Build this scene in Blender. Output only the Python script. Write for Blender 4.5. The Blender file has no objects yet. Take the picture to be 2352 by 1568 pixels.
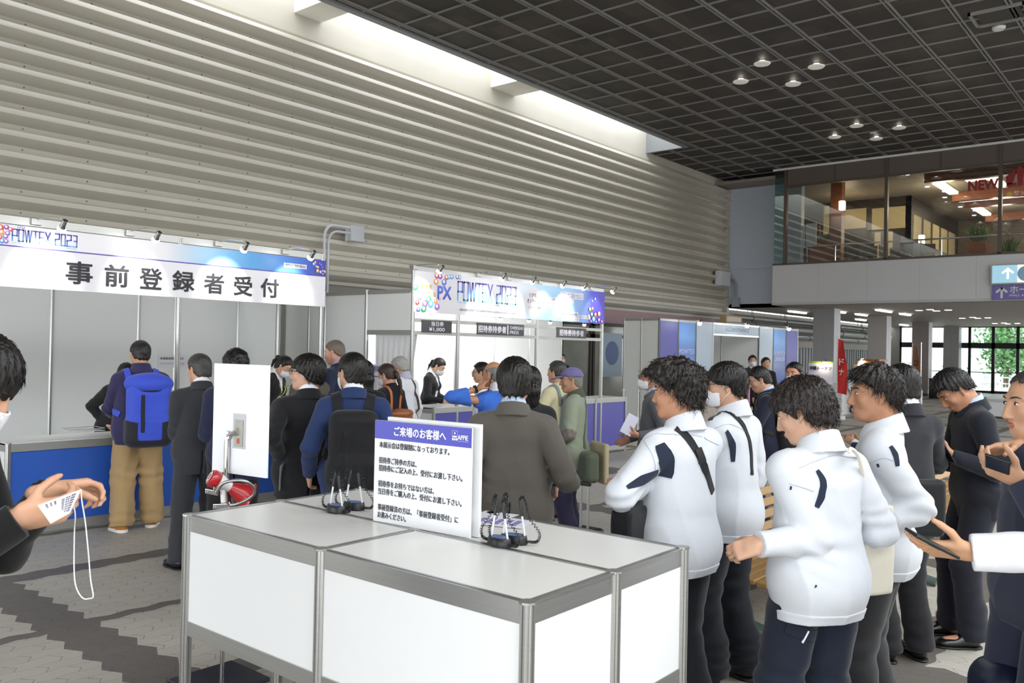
import bpy, bmesh, math, random
import numpy as np
from mathutils import Vector, Matrix, Euler

sc = bpy.context.scene
C = sc.collection

# ---------------------------------------------------------------- camera
H = 1.65
FPX, YAW, PITCH, ROLL = 1949.06, math.radians(39.7516), math.radians(0.5271), math.radians(1.15496)
def _cam():
    f = Vector((-math.sin(YAW)*math.cos(PITCH), math.cos(YAW)*math.cos(PITCH), math.sin(PITCH)))
    r0 = Vector((math.cos(YAW), math.sin(YAW), 0)); u0 = r0.cross(f)
    r = math.cos(ROLL)*r0 + math.sin(ROLL)*u0
    u = -math.sin(ROLL)*r0 + math.cos(ROLL)*u0
    cd = bpy.data.cameras.new('camera'); co = bpy.data.objects.new('camera', cd); C.objects.link(co)
    cd.sensor_fit = 'HORIZONTAL'; cd.sensor_width = 36.0; cd.lens = FPX*36.0/2352.0
    cd.clip_start = 0.05; cd.clip_end = 400
    co.matrix_world = Matrix(((r.x, u.x, -f.x, 0), (r.y, u.y, -f.y, 0), (r.z, u.z, -f.z, H), (0, 0, 0, 1)))
    cd.dof.use_dof = True; cd.dof.focus_distance = 3.9; cd.dof.aperture_fstop = 9.0
    sc.camera = co
    return f, r, u
CF, CR, CU = _cam()
def ray(x, y): return CF + (x-1176)/FPX*CR - (y-784)/FPX*CU
def atz(x, y, z):
    d = ray(x, y); return Vector((0, 0, H)) + d*((z-H)/d.z)
def aty(x, y, Y):
    d = ray(x, y); return Vector((0, 0, H)) + d*(Y/d.y)
def atx(x, y, X):
    d = ray(x, y); return Vector((0, 0, H)) + d*(X/d.x)

# ---------------------------------------------------------------- daylight and exposure
world = bpy.data.worlds.new('overcast_sky'); sc.world = world; world.use_nodes = True
_bg = world.node_tree.nodes['Background']; _bg.inputs[0].default_value = (0.93, 0.965, 1.0, 1); _bg.inputs[1].default_value = 4.0
sc.view_settings.view_transform = 'Standard'; sc.view_settings.look = 'None'
sc.view_settings.gamma = 1.0; sc.view_settings.use_curve_mapping = False
sc.view_settings.exposure = 0.55
sc.cycles.max_bounces = 7; sc.cycles.diffuse_bounces = 4; sc.cycles.glossy_bounces = 3
sc.cycles.transmission_bounces = 4; sc.cycles.transparent_max_bounces = 8
sc.cycles.caustics_reflective = False; sc.cycles.caustics_refractive = False
sc.cycles.sample_clamp_indirect = 4.0
sc.cycles.use_denoising = True
def portal(name, loc, rot, sx, sy):
    d = bpy.data.lights.new(name, 'AREA'); d.shape = 'RECTANGLE'; d.size = sx; d.size_y = sy
    d.cycles.is_portal = True
    o = bpy.data.objects.new(name, d); C.objects.link(o); o.location = loc; o.rotation_euler = rot
    return o
portal('skylight_portal', (-12.27, 10.5, 8.5), (0, 0, 0), 1.2, 22)
portal('added_roof_opening_portal', (5.6, 9.5, 8.4), (0, 0, 0), 6.8, 33)  # unseen roof left open on the right, added for more light from above
portal('open_rear_portal', (-2.0, -7.0, 1.35), (math.radians(-90), 0, 0), 22, 2.7)

# ---------------------------------------------------------------- materials
def lin(c):
    if isinstance(c, str):
        c = c.lstrip('#'); c = [int(c[i:i+2], 16)/255 for i in (0, 2, 4)]
    return tuple(((v/12.92) if v <= 0.04045 else ((v+0.055)/1.055)**2.4) for v in c[:3]) + (1,)
_M = {}
def mat(name, col='#808080', rough=0.6, metal=0.0, spec=0.5, emit=0, emitcol=None, noise=0.0, nscale=40.0, bump=0.0, bscale=200.0, stretch=None, sheen=0.0, sss=0.0, coat=0.0):
    if name in _M: return _M[name]
    m = bpy.data.materials.new(name); m.use_nodes = True; _M[name] = m
    nt = m.node_tree; b = nt.nodes['Principled BSDF']
    c = lin(col)
    b.inputs['Base Color'].default_value = c; b.inputs['Roughness'].default_value = rough
    b.inputs['Metallic'].default_value = metal; b.inputs['Specular IOR Level'].default_value = spec
    if coat: b.inputs['Coat Weight'].default_value = coat
    if sheen: b.inputs['Sheen Weight'].default_value = sheen
    if sss:
        b.inputs['Subsurface Weight'].default_value = sss; b.inputs['Subsurface Radius'].default_value = (0.012, 0.005, 0.003); b.inputs['Subsurface Scale'].default_value = 0.6
    if emit:
        b.inputs['Emission Color'].default_value = lin(emitcol or col); b.inputs['Emission Strength'].default_value = emit
    if noise or bump:
        tc = nt.nodes.new('ShaderNodeTexCoord'); vec = tc.outputs['Object']
        if stretch:
            mp = nt.nodes.new('ShaderNodeMapping'); mp.inputs['Scale'].default_value = stretch
            nt.links.new(vec, mp.inputs[0]); vec = mp.outputs[0]
        if noise:
            n = nt.nodes.new('ShaderNodeTexNoise'); n.inputs['Scale'].default_value = nscale; n.inputs['Detail'].default_value = 4
            nt.links.new(vec, n.inputs['Vector'])
            r = nt.nodes.new('ShaderNodeMapRange'); r.inputs[1].default_value = 0.25; r.inputs[2].default_value = 0.75
            r.inputs[3].default_value = 1-noise; r.inputs[4].default_value = 1+noise
            nt.links.new(n.outputs[0], r.inputs[0])
            mx = nt.nodes.new('ShaderNodeMix'); mx.data_type = 'RGBA'; mx.blend_type = 'MULTIPLY'; mx.inputs[0].default_value = 1
            mx.inputs[6].default_value = c; nt.links.new(r.outputs[0], mx.inputs[7]); nt.links.new(mx.outputs[2], b.inputs['Base Color'])
        if bump:
            n2 = nt.nodes.new('ShaderNodeTexNoise'); n2.inputs['Scale'].default_value = bscale; n2.inputs['Detail'].default_value = 3
            nt.links.new(vec, n2.inputs['Vector'])
            bp = nt.nodes.new('ShaderNodeBump'); bp.inputs['Strength'].default_value = bump; bp.inputs['Distance'].default_value = 0.01
            nt.links.new(n2.outputs[0], bp.inputs['Height']); nt.links.new(bp.outputs[0], b.inputs['Normal'])
    return m
def glassmat(name, tint=(0.9, 0.95, 0.95), refl=0.5, rough=0.0):
    if name in _M: return _M[name]
    m = bpy.data.materials.new(name); m.use_nodes = True; _M[name] = m; nt = m.node_tree
    nt.nodes.remove(nt.nodes['Principled BSDF']); out = nt.nodes['Material Output']
    t = nt.nodes.new('ShaderNodeBsdfTransparent'); t.inputs[0].default_value = (*tint, 1)
    g = nt.nodes.new('ShaderNodeBsdfGlossy'); g.inputs['Roughness'].default_value = rough
    fr = nt.nodes.new('ShaderNodeFresnel'); fr.inputs[0].default_value = 1.45
    ma = nt.nodes.new('ShaderNodeMath'); ma.operation = 'MULTIPLY_ADD'; ma.inputs[1].default_value = 1.0; ma.inputs[2].default_value = refl
    mx = nt.nodes.new('ShaderNodeMixShader')
    nt.links.new(fr.outputs[0], ma.inputs[0]); nt.links.new(ma.outputs[0], mx.inputs[0])
    nt.links.new(t.outputs[0], mx.inputs[1]); nt.links.new(g.outputs[0], mx.inputs[2]); nt.links.new(mx.outputs[0], out.inputs[0])
    return m
ALU = lambda: mat('brushed_aluminium', '#b4b4b2', 0.32, 0.85, noise=0.05, nscale=3, stretch=(1, 1, 40))
ALUD = lambda: mat('dull_aluminium', '#a3a39f', 0.45, 0.6)
WHITE = lambda: mat('white_laminate', '#e3e5e6', 0.38)
CHROME = lambda: mat('chrome', '#d8d8d8', 0.12, 1.0)
BLACKP = lambda: mat('black_plastic', '#17181a', 0.38)

# ---------------------------------------------------------------- object helpers
def tag(o, label=None, cat=None, group=None, kind=None):
    if label: o['label'] = label
    if cat: o['category'] = cat
    if group: o['group'] = group
    if kind: o['kind'] = kind
    return o
def empty(name, loc, label, cat, rz=0.0, group=None):
    o = bpy.data.objects.new(name, None); C.objects.link(o); o.location = loc; o.rotation_euler = (0, 0, rz)
    o.empty_display_size = 0.1
    return tag(o, label, cat, group)
def link(name, me, parent=None, m=None):
    o = bpy.data.objects.new(name, me); C.objects.link(o)
    if m is not None:
        for x in (m if isinstance(m, (list, tuple)) else [m]): me.materials.append(x)
    setpar(o, parent)
    return o
_WR = {}
def wroot(name, loc, label, cat, group=None):
    """an Empty at the thing's base whose parts are written in world coordinates"""
    o = empty(name, loc, label, cat, 0.0, group); _WR[o.name] = Matrix.Translation(-Vector(loc)); return o
def setpar(o, p):
    if p is None: return
    o.parent = p
    if p.name in _WR: o.matrix_parent_inverse = _WR[p.name]
class MB:
    """collects shapes, build() links them as one mesh object"""
    def __init__(s): s.v = []; s.f = []; s.mi = []; s.cur = 0
    def add(s, vs, fs):
        n = len(s.v); s.v += [tuple(v) for v in vs]; s.f += [tuple(i+n for i in f) for f in fs]; s.mi += [s.cur]*len(fs); return s
    def box(s, lo, hi, M=None):
        x0, y0, z0 = lo; x1, y1, z1 = hi
        vs = [Vector(p) for p in ((x0,y0,z0),(x1,y0,z0),(x1,y1,z0),(x0,y1,z0),(x0,y0,z1),(x1,y0,z1),(x1,y1,z1),(x0,y1,z1))]
        if M is not None: vs = [M @ v for v in vs]
        return s.add(vs, [(0,3,2,1),(4,5,6,7),(0,1,5,4),(1,2,6,5),(2,3,7,6),(3,0,4,7)])
    def tube(s, pts, r, n=10, cap=True, closed=False):
        pts = [Vector(p) for p in pts]; m = len(pts); rs = r if isinstance(r, (list, tuple)) else [r]*m
        ring = []; up = None; vs = []
        for i in range(m):
            if closed: t = pts[(i+1) % m]-pts[i-1]
            else: t = pts[min(i+1, m-1)]-pts[max(i-1, 0)]
            t = t.normalized() if t.length > 1e-9 else Vector((0, 0, 1))
            if up is None: up = t.orthogonal().normalized()
            else:
                up = up - t*up.dot(t)
                up = up.normalized() if up.length > 1e-6 else t.orthogonal().normalized()
            w = t.cross(up)
            for k in range(n):
                a = 2*math.pi*k/n; vs.append(pts[i]+(up*math.cos(a)+w*math.sin(a))*rs[i])
        fs = []
        for i in range(m if closed else m-1):
            j = (i+1) % m
            for k in range(n):
                l = (k+1) % n; fs.append((i*n+k, i*n+l, j*n+l, j*n+k))
        if cap and not closed:
            fs.append(tuple(reversed(range(n)))); fs.append(tuple(range((m-1)*n, m*n)))
        return s.add(vs, fs)
    def lathe(s, prof, M=None, n=24, close=True):
        vs = []; 
        for r, z in prof:
            for k in range(n):
                a = 2*math.pi*k/n; v = Vector((r*math.cos(a), r*math.sin(a), z)); vs.append(M @ v if M is not None else v)
        fs = []
        for i in range(len(prof)-1):
            for k in range(n):
                l = (k+1) % n; fs.append((i*n+k, i*n+l, (i+1)*n+l, (i+1)*n+k))
        if close:
            fs.append(tuple(reversed(range(n)))); fs.append(tuple(range((len(prof)-1)*n, len(prof)*n)))
        return s.add(vs, fs)
    def prism(s, poly, z0, z1, M=None):
        n = len(poly); vs = [Vector((x, y, z0)) for x, y in poly]+[Vector((x, y, z1)) for x, y in poly]
        if M is not None: vs = [M @ v for v in vs]
        fs = [tuple(reversed(range(n))), tuple(range(n, 2*n))]+[(i, (i+1) % n, n+(i+1) % n, n+i) for i in range(n)]
        return s.add(vs, fs)
    def sphere(s, c, r, n=12, m=8, sc3=(1, 1, 1)):
        c = Vector(c); prof = []
        vs = []; fs = []
        for i in range(m+1):
            t = math.pi*i/m
            for k in range(n):
                a = 2*math.pi*k/n
                vs.append(c+Vector((r*sc3[0]*math.sin(t)*math.cos(a), r*sc3[1]*math.sin(t)*math.sin(a), r*sc3[2]*math.cos(t))))
        for i in range(m):
            for k in range(n):
                l = (k+1) % n; fs.append((i*n+k, (i+1)*n+k, (i+1)*n+l, i*n+l))
        return s.add(vs, fs)
    def build(s, name, m, parent=None, bevel=0.0, smooth=False, segs=2):
        me = bpy.data.meshes.new(name); me.from_pydata(s.v, [], s.f)
        ms = m if isinstance(m, (list, tuple)) else [m]
        for x in ms: me.materials.append(x)
        if len(ms) > 1: me.polygons.foreach_set('material_index', s.mi)
        bm = bmesh.new(); bm.from_mesh(me); bmesh.ops.recalc_face_normals(bm, faces=bm.faces); bm.to_mesh(me); bm.free()
        o = bpy.data.objects.new(name, me); C.objects.link(o)
        setpar(o, parent)
        if bevel:
            b = o.modifiers.new('bevel', 'BEVEL'); b.width = bevel; b.segments = segs; b.limit_method = 'ANGLE'
        if smooth:
            me.shade_smooth()
            if smooth != 'all': me.set_sharp_from_angle(angle=math.radians(40))
        return o
def bx(name, lo, hi, m, parent=None, bevel=0.0, M=None):
    return MB().box(lo, hi, M).build(name, m, parent, bevel)
def struct(o, kind='structure'): o['kind'] = kind; return o
def frame_mat(origin, xdir, ydir, zdir=None):
    x = Vector(xdir).normalized(); y = Vector(ydir).normalized(); z = Vector(zdir).normalized() if zdir is not None else x.cross(y)
    o = Vector(origin)
    return Matrix(((x.x, y.x, z.x, o.x), (x.y, y.y, z.y, o.y), (x.z, y.z, z.z, o.z), (0, 0, 0, 1)))
def text_mesh(body, bold=0.0, spacing=1.0, res=3):
    c = bpy.data.curves.new('lettering', 'FONT'); c.body = body; c.size = 1.0
    c.space_character = spacing; c.resolution_u = res; c.fill_mode = 'BOTH'
    o = bpy.data.objects.new('lettering', c); C.objects.link(o)
    dg = bpy.context.evaluated_depsgraph_get(); dg.update()
    me = bpy.data.meshes.new_from_object(o.evaluated_get(dg)); bpy.data.objects.remove(o); bpy.data.curves.remove(c)
    me.materials.clear()
    if bold:                                   # heavier strokes: the same letters laid over themselves, slightly shifted
        bm = bmesh.new(); bm.from_mesh(me); src = list(bm.verts)+list(bm.edges)+list(bm.faces)
        k = 0
        for dx, dy in ((1, 0), (-1, 0), (0, 1), (0, -1), (.7, .7), (-.7, .7), (.7, -.7), (-.7, -.7)):
            k += 1; r = bmesh.ops.duplicate(bm, geom=src)
            for v in r['geom']:
                if isinstance(v, bmesh.types.BMVert): v.co += Vector((dx*bold, dy*bold, 0.0002*k))
        bm.to_mesh(me); bm.free()
    return me
def text(name, body, M, x, y, w, h, m, parent=None, bold=0.0, align='L', fit=True, spacing=1.0):
    """lettering filling the box (x, y, w, h) of the plane M"""
    me = text_mesh(body, bold, spacing)
    n = len(me.vertices); co = np.empty(n*3); me.vertices.foreach_get('co', co); co = co.reshape(-1, 3)
    lo = co.min(0); hi = co.max(0)
    sx = w/max(hi[0]-lo[0], 1e-6); sy = h/max(hi[1]-lo[1], 1e-6)
    if not fit: sx = sy
    co[:, 0] = (co[:, 0]-lo[0])*sx+x; co[:, 1] = (co[:, 1]-lo[1])*sy+y; 
    R = np.array(M)[:3, :3]; t = np.array(M)[:3, 3]
    co = co @ R.T + t
    me.vertices.foreach_set('co', co.ravel()); me.update()
    me.materials.append(m)
    o = bpy.data.objects.new(name, me); C.objects.link(o)
    setpar(o, parent)
    return o
def copy_tree(o, parent=None):
    c = o.copy(); C.objects.link(c)
    if parent is not None: c.parent = parent
    for ch in list(o.children): copy_tree(ch, c)
    return c
# ================================================================ the hall
WX, CZ, SZ, BY, EY = -12.9, 7.49, 3.2, 25.7, 46.0     # ribbed wall, ceiling, soffit, balcony front, end doors
# ---- floor: interlocking pavers with dark strips
def floor_material():
    m = bpy.data.materials.new('paver_floor'); m.use_nodes = True; nt = m.node_tree; N = nt.nodes; L = nt.links
    b = N['Principled BSDF']; b.inputs['Roughness'].default_value = 0.55
    def val(x):
        n = N.new('ShaderNodeValue'); n.outputs[0].default_value = x; return n.outputs[0]
    def mth(op, a, c=None, d=None):
        n = N.new('ShaderNodeMath'); n.operation = op
        for i, q in enumerate((a, c, d)):
            if q is None: continue
            if isinstance(q, (int, float)): n.inputs[i].default_value = q
            else: L.new(q, n.inputs[i])
        return n.outputs[0]
    g = N.new('ShaderNodeNewGeometry'); sp = N.new('ShaderNodeSeparateXYZ'); L.new(g.outputs['Position'], sp.inputs[0])
    X, Y = sp.outputs[0], sp.outputs[1]
    XS, YS = X, Y
    PW, PL = 0.11, 0.22                       # paver width along X, length along Y
    def zig(t, per, amp):                      # triangle wave
        a = mth('PINGPONG', mth('ADD', t, 100*per), per/2); return mth('MULTIPLY', mth('SUBTRACT', a, per/4), amp/(per/4))
    sel = mth('GREATER_THAN', X, -3.82)      # the pavers are laid the other way round on the near right part
    X = mth('ADD', XS, mth('MULTIPLY', sel, mth('SUBTRACT', YS, XS))); Y = mth('ADD', YS, mth('MULTIPLY', sel, mth('SUBTRACT', XS, YS)))
    X2 = mth('ADD', X, zig(Y, PL, 0.012))
    rowf = mth('DIVIDE', mth('ADD', X2, 50.0), PW); row = mth('FLOOR', rowf); fx = mth('FRACT', rowf)
    off = mth('MULTIPLY', mth('MODULO', row, 2.0), 0.5)
    Y2 = mth('ADD', Y, zig(X, PW, 0.02))
    colf = mth('ADD', mth('DIVIDE', mth('ADD', Y2, 50.0), PL), off); col = mth('FLOOR', colf); fy = mth('FRACT', colf)
    ex = mth('MULTIPLY', mth('SUBTRACT', 0.5, mth('ABSOLUTE', mth('SUBTRACT', fx, 0.5))), PW)
    ey = mth('MULTIPLY', mth('SUBTRACT', 0.5, mth('ABSOLUTE', mth('SUBTRACT', fy, 0.5))), PL)
    wn = N.new('ShaderNodeTexWhiteNoise'); wn.noise_dimensions = '2D'
    cb = N.new('ShaderNodeCombineXYZ'); L.new(row, cb.inputs[0]); L.new(col, cb.inputs[1]); L.new(cb.outputs[0], wn.inputs['Vector'])
    # paver centre decides which colour a whole paver has, so the strips get stepped edges
    cx = mth('SUBTRACT', mth('MULTIPLY', mth('ADD', row, 0.5), PW), 50.0)
    cy = mth('SUBTRACT', mth('MULTIPLY', mth('SUBTRACT', mth('ADD', col, 0.5), off), PL), 50.0)
    def strip(t, centre, per, half):
        a = mth('PINGPONG', mth('ADD', mth('SUBTRACT', t, centre), 100*per), per/2); return mth('LESS_THAN', a, half)
    X3 = mth('ADD', XS, zig(YS, 0.22, 0.014)); Y3 = mth('ADD', YS, zig(XS, 0.22, 0.026))
    s1 = strip(X3, -6.36, 2.54, 0.105); s2 = strip(X3, -5.085, 2.54, 0.05)
    s3 = strip(Y3, 4.83, 2.64, 0.12); s4 = strip(Y3, 3.42, 2.64, 0.055); s4b = strip(Y3, 2.075, 2.64, 0.06)
    s = mth('MAXIMUM', mth('MAXIMUM', s1, s2), mth('MAXIMUM', s3, s4b))
    # joints
    jn = N.new('ShaderNodeTexNoise'); jn.inputs['Scale'].default_value = 9.0; jn.inputs['Detail'].default_value = 3; L.new(g.outputs['Position'], jn.inputs['Vector'])
    jw = mth('MULTIPLY', jn.outputs[0], 0.005)
    joint = mth('LESS_THAN', mth('MINIMUM', mth('MULTIPLY', ex, 1.9), ey), jw)
    big = N.new('ShaderNodeTexNoise'); big.inputs['Scale'].default_value = 0.9; big.inputs['Detail'].default_value = 5; L.new(g.outputs['Position'], big.inputs['Vector'])
    fine = N.new('ShaderNodeTexNoise'); fine.inputs['Scale'].default_value = 90; fine.inputs['Detail'].default_value = 4; L.new(g.outputs['Position'], fine.inputs['Vector'])
    shade = mth('ADD', mth('ADD', mth('MULTIPLY', wn.outputs[0], 0.07), mth('MULTIPLY', big.outputs[0], 0.22)), mth('MULTIPLY', fine.outputs[0], 0.16))
    shade = mth('ADD', shade, 0.775)
    def mixc(f, a, c):
        n = N.new('ShaderNodeMix'); n.data_type = 'RGBA'; L.new(f, n.inputs[0])
        for i, q in ((6, a), (7, c)):
            if isinstance(q, tuple): n.inputs[i].default_value = q
            else: L.new(q, n.inputs[i])
        return n.outputs[2]
    c = mixc(s, lin('#b9b4a9'), lin('#6d6761'))
    cj = mixc(joint, c, mixc(s, lin('#7d776c'), lin('#575049')))
    mx = N.new('ShaderNodeMix'); mx.data_type = 'RGBA'; mx.blend_type = 'MULTIPLY'; mx.inputs[0].default_value = 1
    L.new(cj, mx.inputs[6]); L.new(shade, mx.inputs[7]); L.new(mx.outputs[2], b.inputs['Base Color'])
    bp = N.new('ShaderNodeBump'); bp.inputs['Strength'].default_value = 0.35; bp.inputs['Distance'].default_value = 0.004
    L.new(mth('ADD', mth('MULTIPLY', fine.outputs[0], 0.5), mth('MULTIPLY', joint, -1.0)), bp.inputs['Height']); L.new(bp.outputs[0], b.inputs['Normal'])
    return m
struct(MB().box((-13.4, -7, -0.1), (9, 70, 0)).build('floor', floor_material()))

# ---- ribbed wall on the long side
RIB = mat('painted_ribbed_steel', '#c4bfb3', 0.42, noise=0.03, nscale=1.5)
def ribbed_wall():
    p = 0.2935; z = 2.80; prof = [(WX, z)]
    while z < 7.02:
        # going up one rib: recess, underside out, nose face, top face back
        prof += [(WX, z+0.070), (WX+0.02, z+0.078), (WX+0.195, z+0.160), (WX+0.205, z+0.168), (WX+0.188, z+0.240), (WX+0.180, z+0.246), (WX, z+p-0.012)]
        z += p
    prof += [(WX, z+0.02), (WX+0.045, z+0.06), (WX+0.045, CZ-0.13), (WX+0.02, CZ-0.12), (WX+0.02, CZ+1.4)]
    y0, y1 = -7.0, 26.72
    mb = MB(); vs = []; fs = []
    for x, zz in prof: vs += [(x, y0, zz), (x, y1, zz)]
    for i in range(len(prof)-1): fs.append((2*i, 2*i+1, 2*i+3, 2*i+2))
    mb.add(vs, fs)
    return struct(mb.build('wall_left', RIB, smooth=True))
wl = ribbed_wall()
# bolts along the recesses (surface detail of the wall)
def bolts():
    mb = MB(); z = 2.80+0.034; k = 0
    while z < 7.1:
        y = -0.05+0.0
        for j in range(-2, 30):
            yy = 1.12+j*0.895
            if yy > 26.4: break
            M = frame_mat((WX, yy, z), (0, 1, 0), (0, 0, 1))
            mb.lathe([(0.013, 0), (0.013, 0.007), (0.008, 0.012)], M, 6)
        z += 0.2935
    return mb.build('bolt_trim', mat('bolt_steel', '#8d887d', 0.5, 0.3), wl)
bolts()
struct(bx('wall_left_top', (WX-0.4, -7, CZ), (WX, 21.5, 8.6), mat('white_paint', '#e9e8e4', 0.6)))
struct(bx('trim_1', (WX-0.05, 26.62, 2.8), (WX+0.16, 26.78, CZ), RIB))
# wall below the ribs: beam, mauve fascia band and the doors behind the booths
struct(bx('wall_left_lower', (WX-0.3, -7, 0), (WX, 26.7, 2.80), mat('grey_lower_wall', '#8d8b86', 0.6)))
struct(bx('trim_2', (WX, 13.5, 2.42), (WX+0.05, 26.0, 2.80), mat('mauve_fascia', '#a4848a', 0.5)))
struct(bx('trim_3', (WX, -7, 2.80), (WX+0.07, 26.7, 2.86), mat('ledge_paint', '#bdb9ae', 0.5)))
struct(bx('wall_left_column', (WX, 21.2, 0), (WX+0.35, 23.6, 2.44), mat('dark_grey_cladding', '#6f7076', 0.35, 0.2, noise=0.04, nscale=6, stretch=(1, 60, 1))))
def glazed_door(n, y0, y1, z1, mcol, xw=WX):
    root = wroot('door_%d' % n, (xw, (y0+y1)/2, 0), None, None); root['kind'] = 'structure'
    mb = MB(); t = 0.09
    for a, b in (((y0, 0), (y0+t, z1)), ((y1-t, 0), (y1, z1)), ((y0, z1-t), (y1, z1)), ((y0, 0), (y1, 0.16)), ((y0, 2.02), (y1, 2.10))):
        mb.box((xw, a[0], a[1]), (xw+0.09, b[0], b[1]))
    mb.build('door_frame', mcol, root)
    MB().box((xw+0.03, y0+t, 0.16), (xw+0.04, y1-t, z1-t)).build('door_glass', mat('dim_door_glass', '#9a9b90', 0.15, noise=0.25, nscale=0.8), root)
    return root
BRN = mat('dark_brown_frame', '#3a302b', 0.45)
glazed_door(1, 17.35, 18.75, 2.42, BRN); glazed_door(2, 18.8, 20.6, 2.42, BRN)
glazed_door(3, 9.4, 10.6, 2.3, mat('dark_steel_frame', '#2a2d33', 0.4))

# ---- ceiling: dark panels, metal grid, skylight slot
def ceil_mat():
    m = bpy.data.materials.new('dark_ceiling_panel'); m.use_nodes = True; nt = m.node_tree; N = nt.nodes; L = nt.links; b = N['Principled BSDF']
    b.inputs['Roughness'].default_value = 0.55
    g = N.new('ShaderNodeNewGeometry')
    mp = N.new('ShaderNodeMapping'); mp.inputs['Scale'].default_value = (1/0.793, 1/0.8235, 0); L.new(g.outputs['Position'], mp.inputs[0])
    fl = N.new('ShaderNodeVectorMath'); fl.operation = 'FLOOR'; L.new(mp.outputs[0], fl.inputs[0])
    wn = N.new('ShaderNodeTexWhiteNoise'); L.new(fl.outputs[0], wn.inputs['Vector'])
    r = N.new('ShaderNodeValToRGB'); L.new(wn.outputs[0], r.inputs[0])
    r.color_ramp.elements[0].color = lin('#36302c'); r.color_ramp.elements[1].color = lin('#4a403a')
    e = r.color_ramp.elements.new(0.5); e.color = lin('#403a37')
    no = N.new('ShaderNodeTexNoise'); no.inputs['Scale'].default_value = 3; no.inputs['Detail'].default_value = 6; L.new(g.outputs['Position'], no.inputs['Vector'])
    mr = N.new('ShaderNodeMapRange'); mr.inputs[3].default_value = 0.7; mr.inputs[4].default_value = 1.25; L.new(no.outputs[0], mr.inputs[0])
    mx = N.new('ShaderNodeMix'); mx.data_type = 'RGBA'; mx.blend_type = 'MULTIPLY'; mx.inputs[0].default_value = 1
    L.new(r.outputs[0], mx.inputs[6]); L.new(mr.outputs[0], mx.inputs[7]); L.new(mx.outputs[2], b.inputs['Base Color'])
    return m
SKX = -11.65
CM = ceil_mat()
struct(MB().box((SKX, -7, CZ), (2.2, 21.5, CZ+0.12)).box((WX, 21.5, CZ), (9, 26.8, CZ+0.12)).build('ceiling', CM))
def ceil_grid():
    mb = MB(); z0, z1 = CZ-0.03, CZ
    x = SKX+0.25
    k = 0
    while x < 2.1:
        for d in (-0.03, 0.03): mb.box((x+d-0.012, -6.9, z0), (x+d+0.012, 25.68 if x > -11.7 else 21, z1))
        x += 0.793
    for xx in (SKX+0.25-0.793, SKX+0.25-1.586):
        for d in (-0.028, 0.028): mb.box((xx+d-0.016, 21.6, z0), (xx+d+0.016, 26.7, z1))
    y = 10.42-0.8235*21
    while y < 26.7:
        x0 = SKX if y < 21.45 else WX
        mb.box((x0, y-0.016, z0+0.008), (2.2, y+0.016, z1)); y += 0.8235
    return struct(mb.build('trim_4', mat('ceiling_grid_metal', '#908f8b', 0.45, 0.3)))
ceil_grid()
struct(MB().box((SKX-0.02, -7, CZ-0.05), (SKX+0.11, 21.5, CZ+0.9)).box((WX, 21.42, CZ-0.04), (SKX, 21.52, CZ+0.9)).build('trim_5', mat('skylight_edge_metal', '#8e9195', 0.4, 0.3)))
SKW = mat('skylight_white_paint', '#efece3', 0.6)
struct(MB().box((WX, 9.15, CZ+0.16), (SKX, 9.75, CZ+0.7)).box((WX, 14.55, CZ+0.16), (SKX, 15.4, CZ+0.7)).box((WX, 3.6, CZ+0.16), (SKX, 4.2, CZ+0.7)).build('beam_skylight', SKW))

# downlights: four to a diamond
DISH = mat('downlight_dish', '#e6e6e2', 0.3, emit=0.10, emitcol='#fff6e8'); BULB = mat('downlight_bulb', '#ffffff', 0.3, emit=6, emitcol='#fff4e0')
def downlight():
    o = empty('downlight', (0, 0, 0), 'round white dish downlight under the dark ceiling', 'ceiling light')
    MB().lathe([(0.03, -0.075), (0.15, -0.07), (0.165, -0.05), (0.16, -0.045), (0.05, -0.055)], None, 28).build('dish', DISH, o, smooth=True)
    MB().lathe([(0.035, -0.055), (0.05, -0.03), (0.045, -0.005), (0.03, 0.0)], None, 16).build('bulb', BULB, o, smooth=True)
    MB().lathe([(0.075, -0.012), (0.095, -0.012), (0.095, 0.0)], None, 20).build('trim_ring', CHROME(), o)
    return o
dl0 = None
pts = []
for cy, names in ((10.95, 'cluster nearest the camera'), (16.87, 'middle cluster'), (22.62, 'cluster nearest the restaurant')):
    pts += [((-7.85, cy), names, 'wall corner'), ((-7.03, cy-0.80), names, 'near corner'), ((-7.03, cy+0.80), names, 'far corner'), ((-6.24, cy), names, 'hall corner')]
for (x, y), nm, cn in pts:
    if dl0 is None: o = dl0 = downlight()
    else: o = copy_tree(dl0)
    o.location = (x, y, CZ-0.0); o['group'] = 'ceiling downlights'
    o['label'] = 'round white dish downlight at the %s of the %s' % (cn, nm)
sm = MB().lathe([(0.07, -0.035), (0.085, -0.02), (0.085, 0)], Matrix.Translation((-6.95, 22.9, CZ)), 18).build('smoke_detector', mat('white_plastic', '#dcdcd8', 0.4), smooth=True)
tag(sm, 'small white smoke detector in the middle of the farthest downlight cluster', 'smoke detector')
_p = atz(2294, 62, CZ)
sm2 = MB().lathe([(0.09, -0.05), (0.11, -0.025), (0.11, 0)], Matrix.Translation((_p.x, _p.y, CZ)), 18).build('ceiling_speaker', mat('white_plastic', '#dcdcd8', 0.4), smooth=True)
tag(sm2, 'small white round fitting near the square ceiling hatch', 'ceiling fitting')
_p = atz(2297, 32, CZ)
hb = MB(); w, d = 0.42, 0.36
for a, b in (((-w, -d), (w, -d+0.04)), ((-w, d-0.04), (w, d)), ((-w, -d), (-w+0.04, d)), ((w-0.04, -d), (w, d))):
    hb.box((_p.x+a[0], _p.y+a[1], CZ-0.05), (_p.x+b[0], _p.y+b[1], CZ))
hroot = wroot('ceiling_hatch', (_p.x, _p.y, CZ), 'square ceiling access hatch with a pale double frame', 'hatch')
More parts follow.
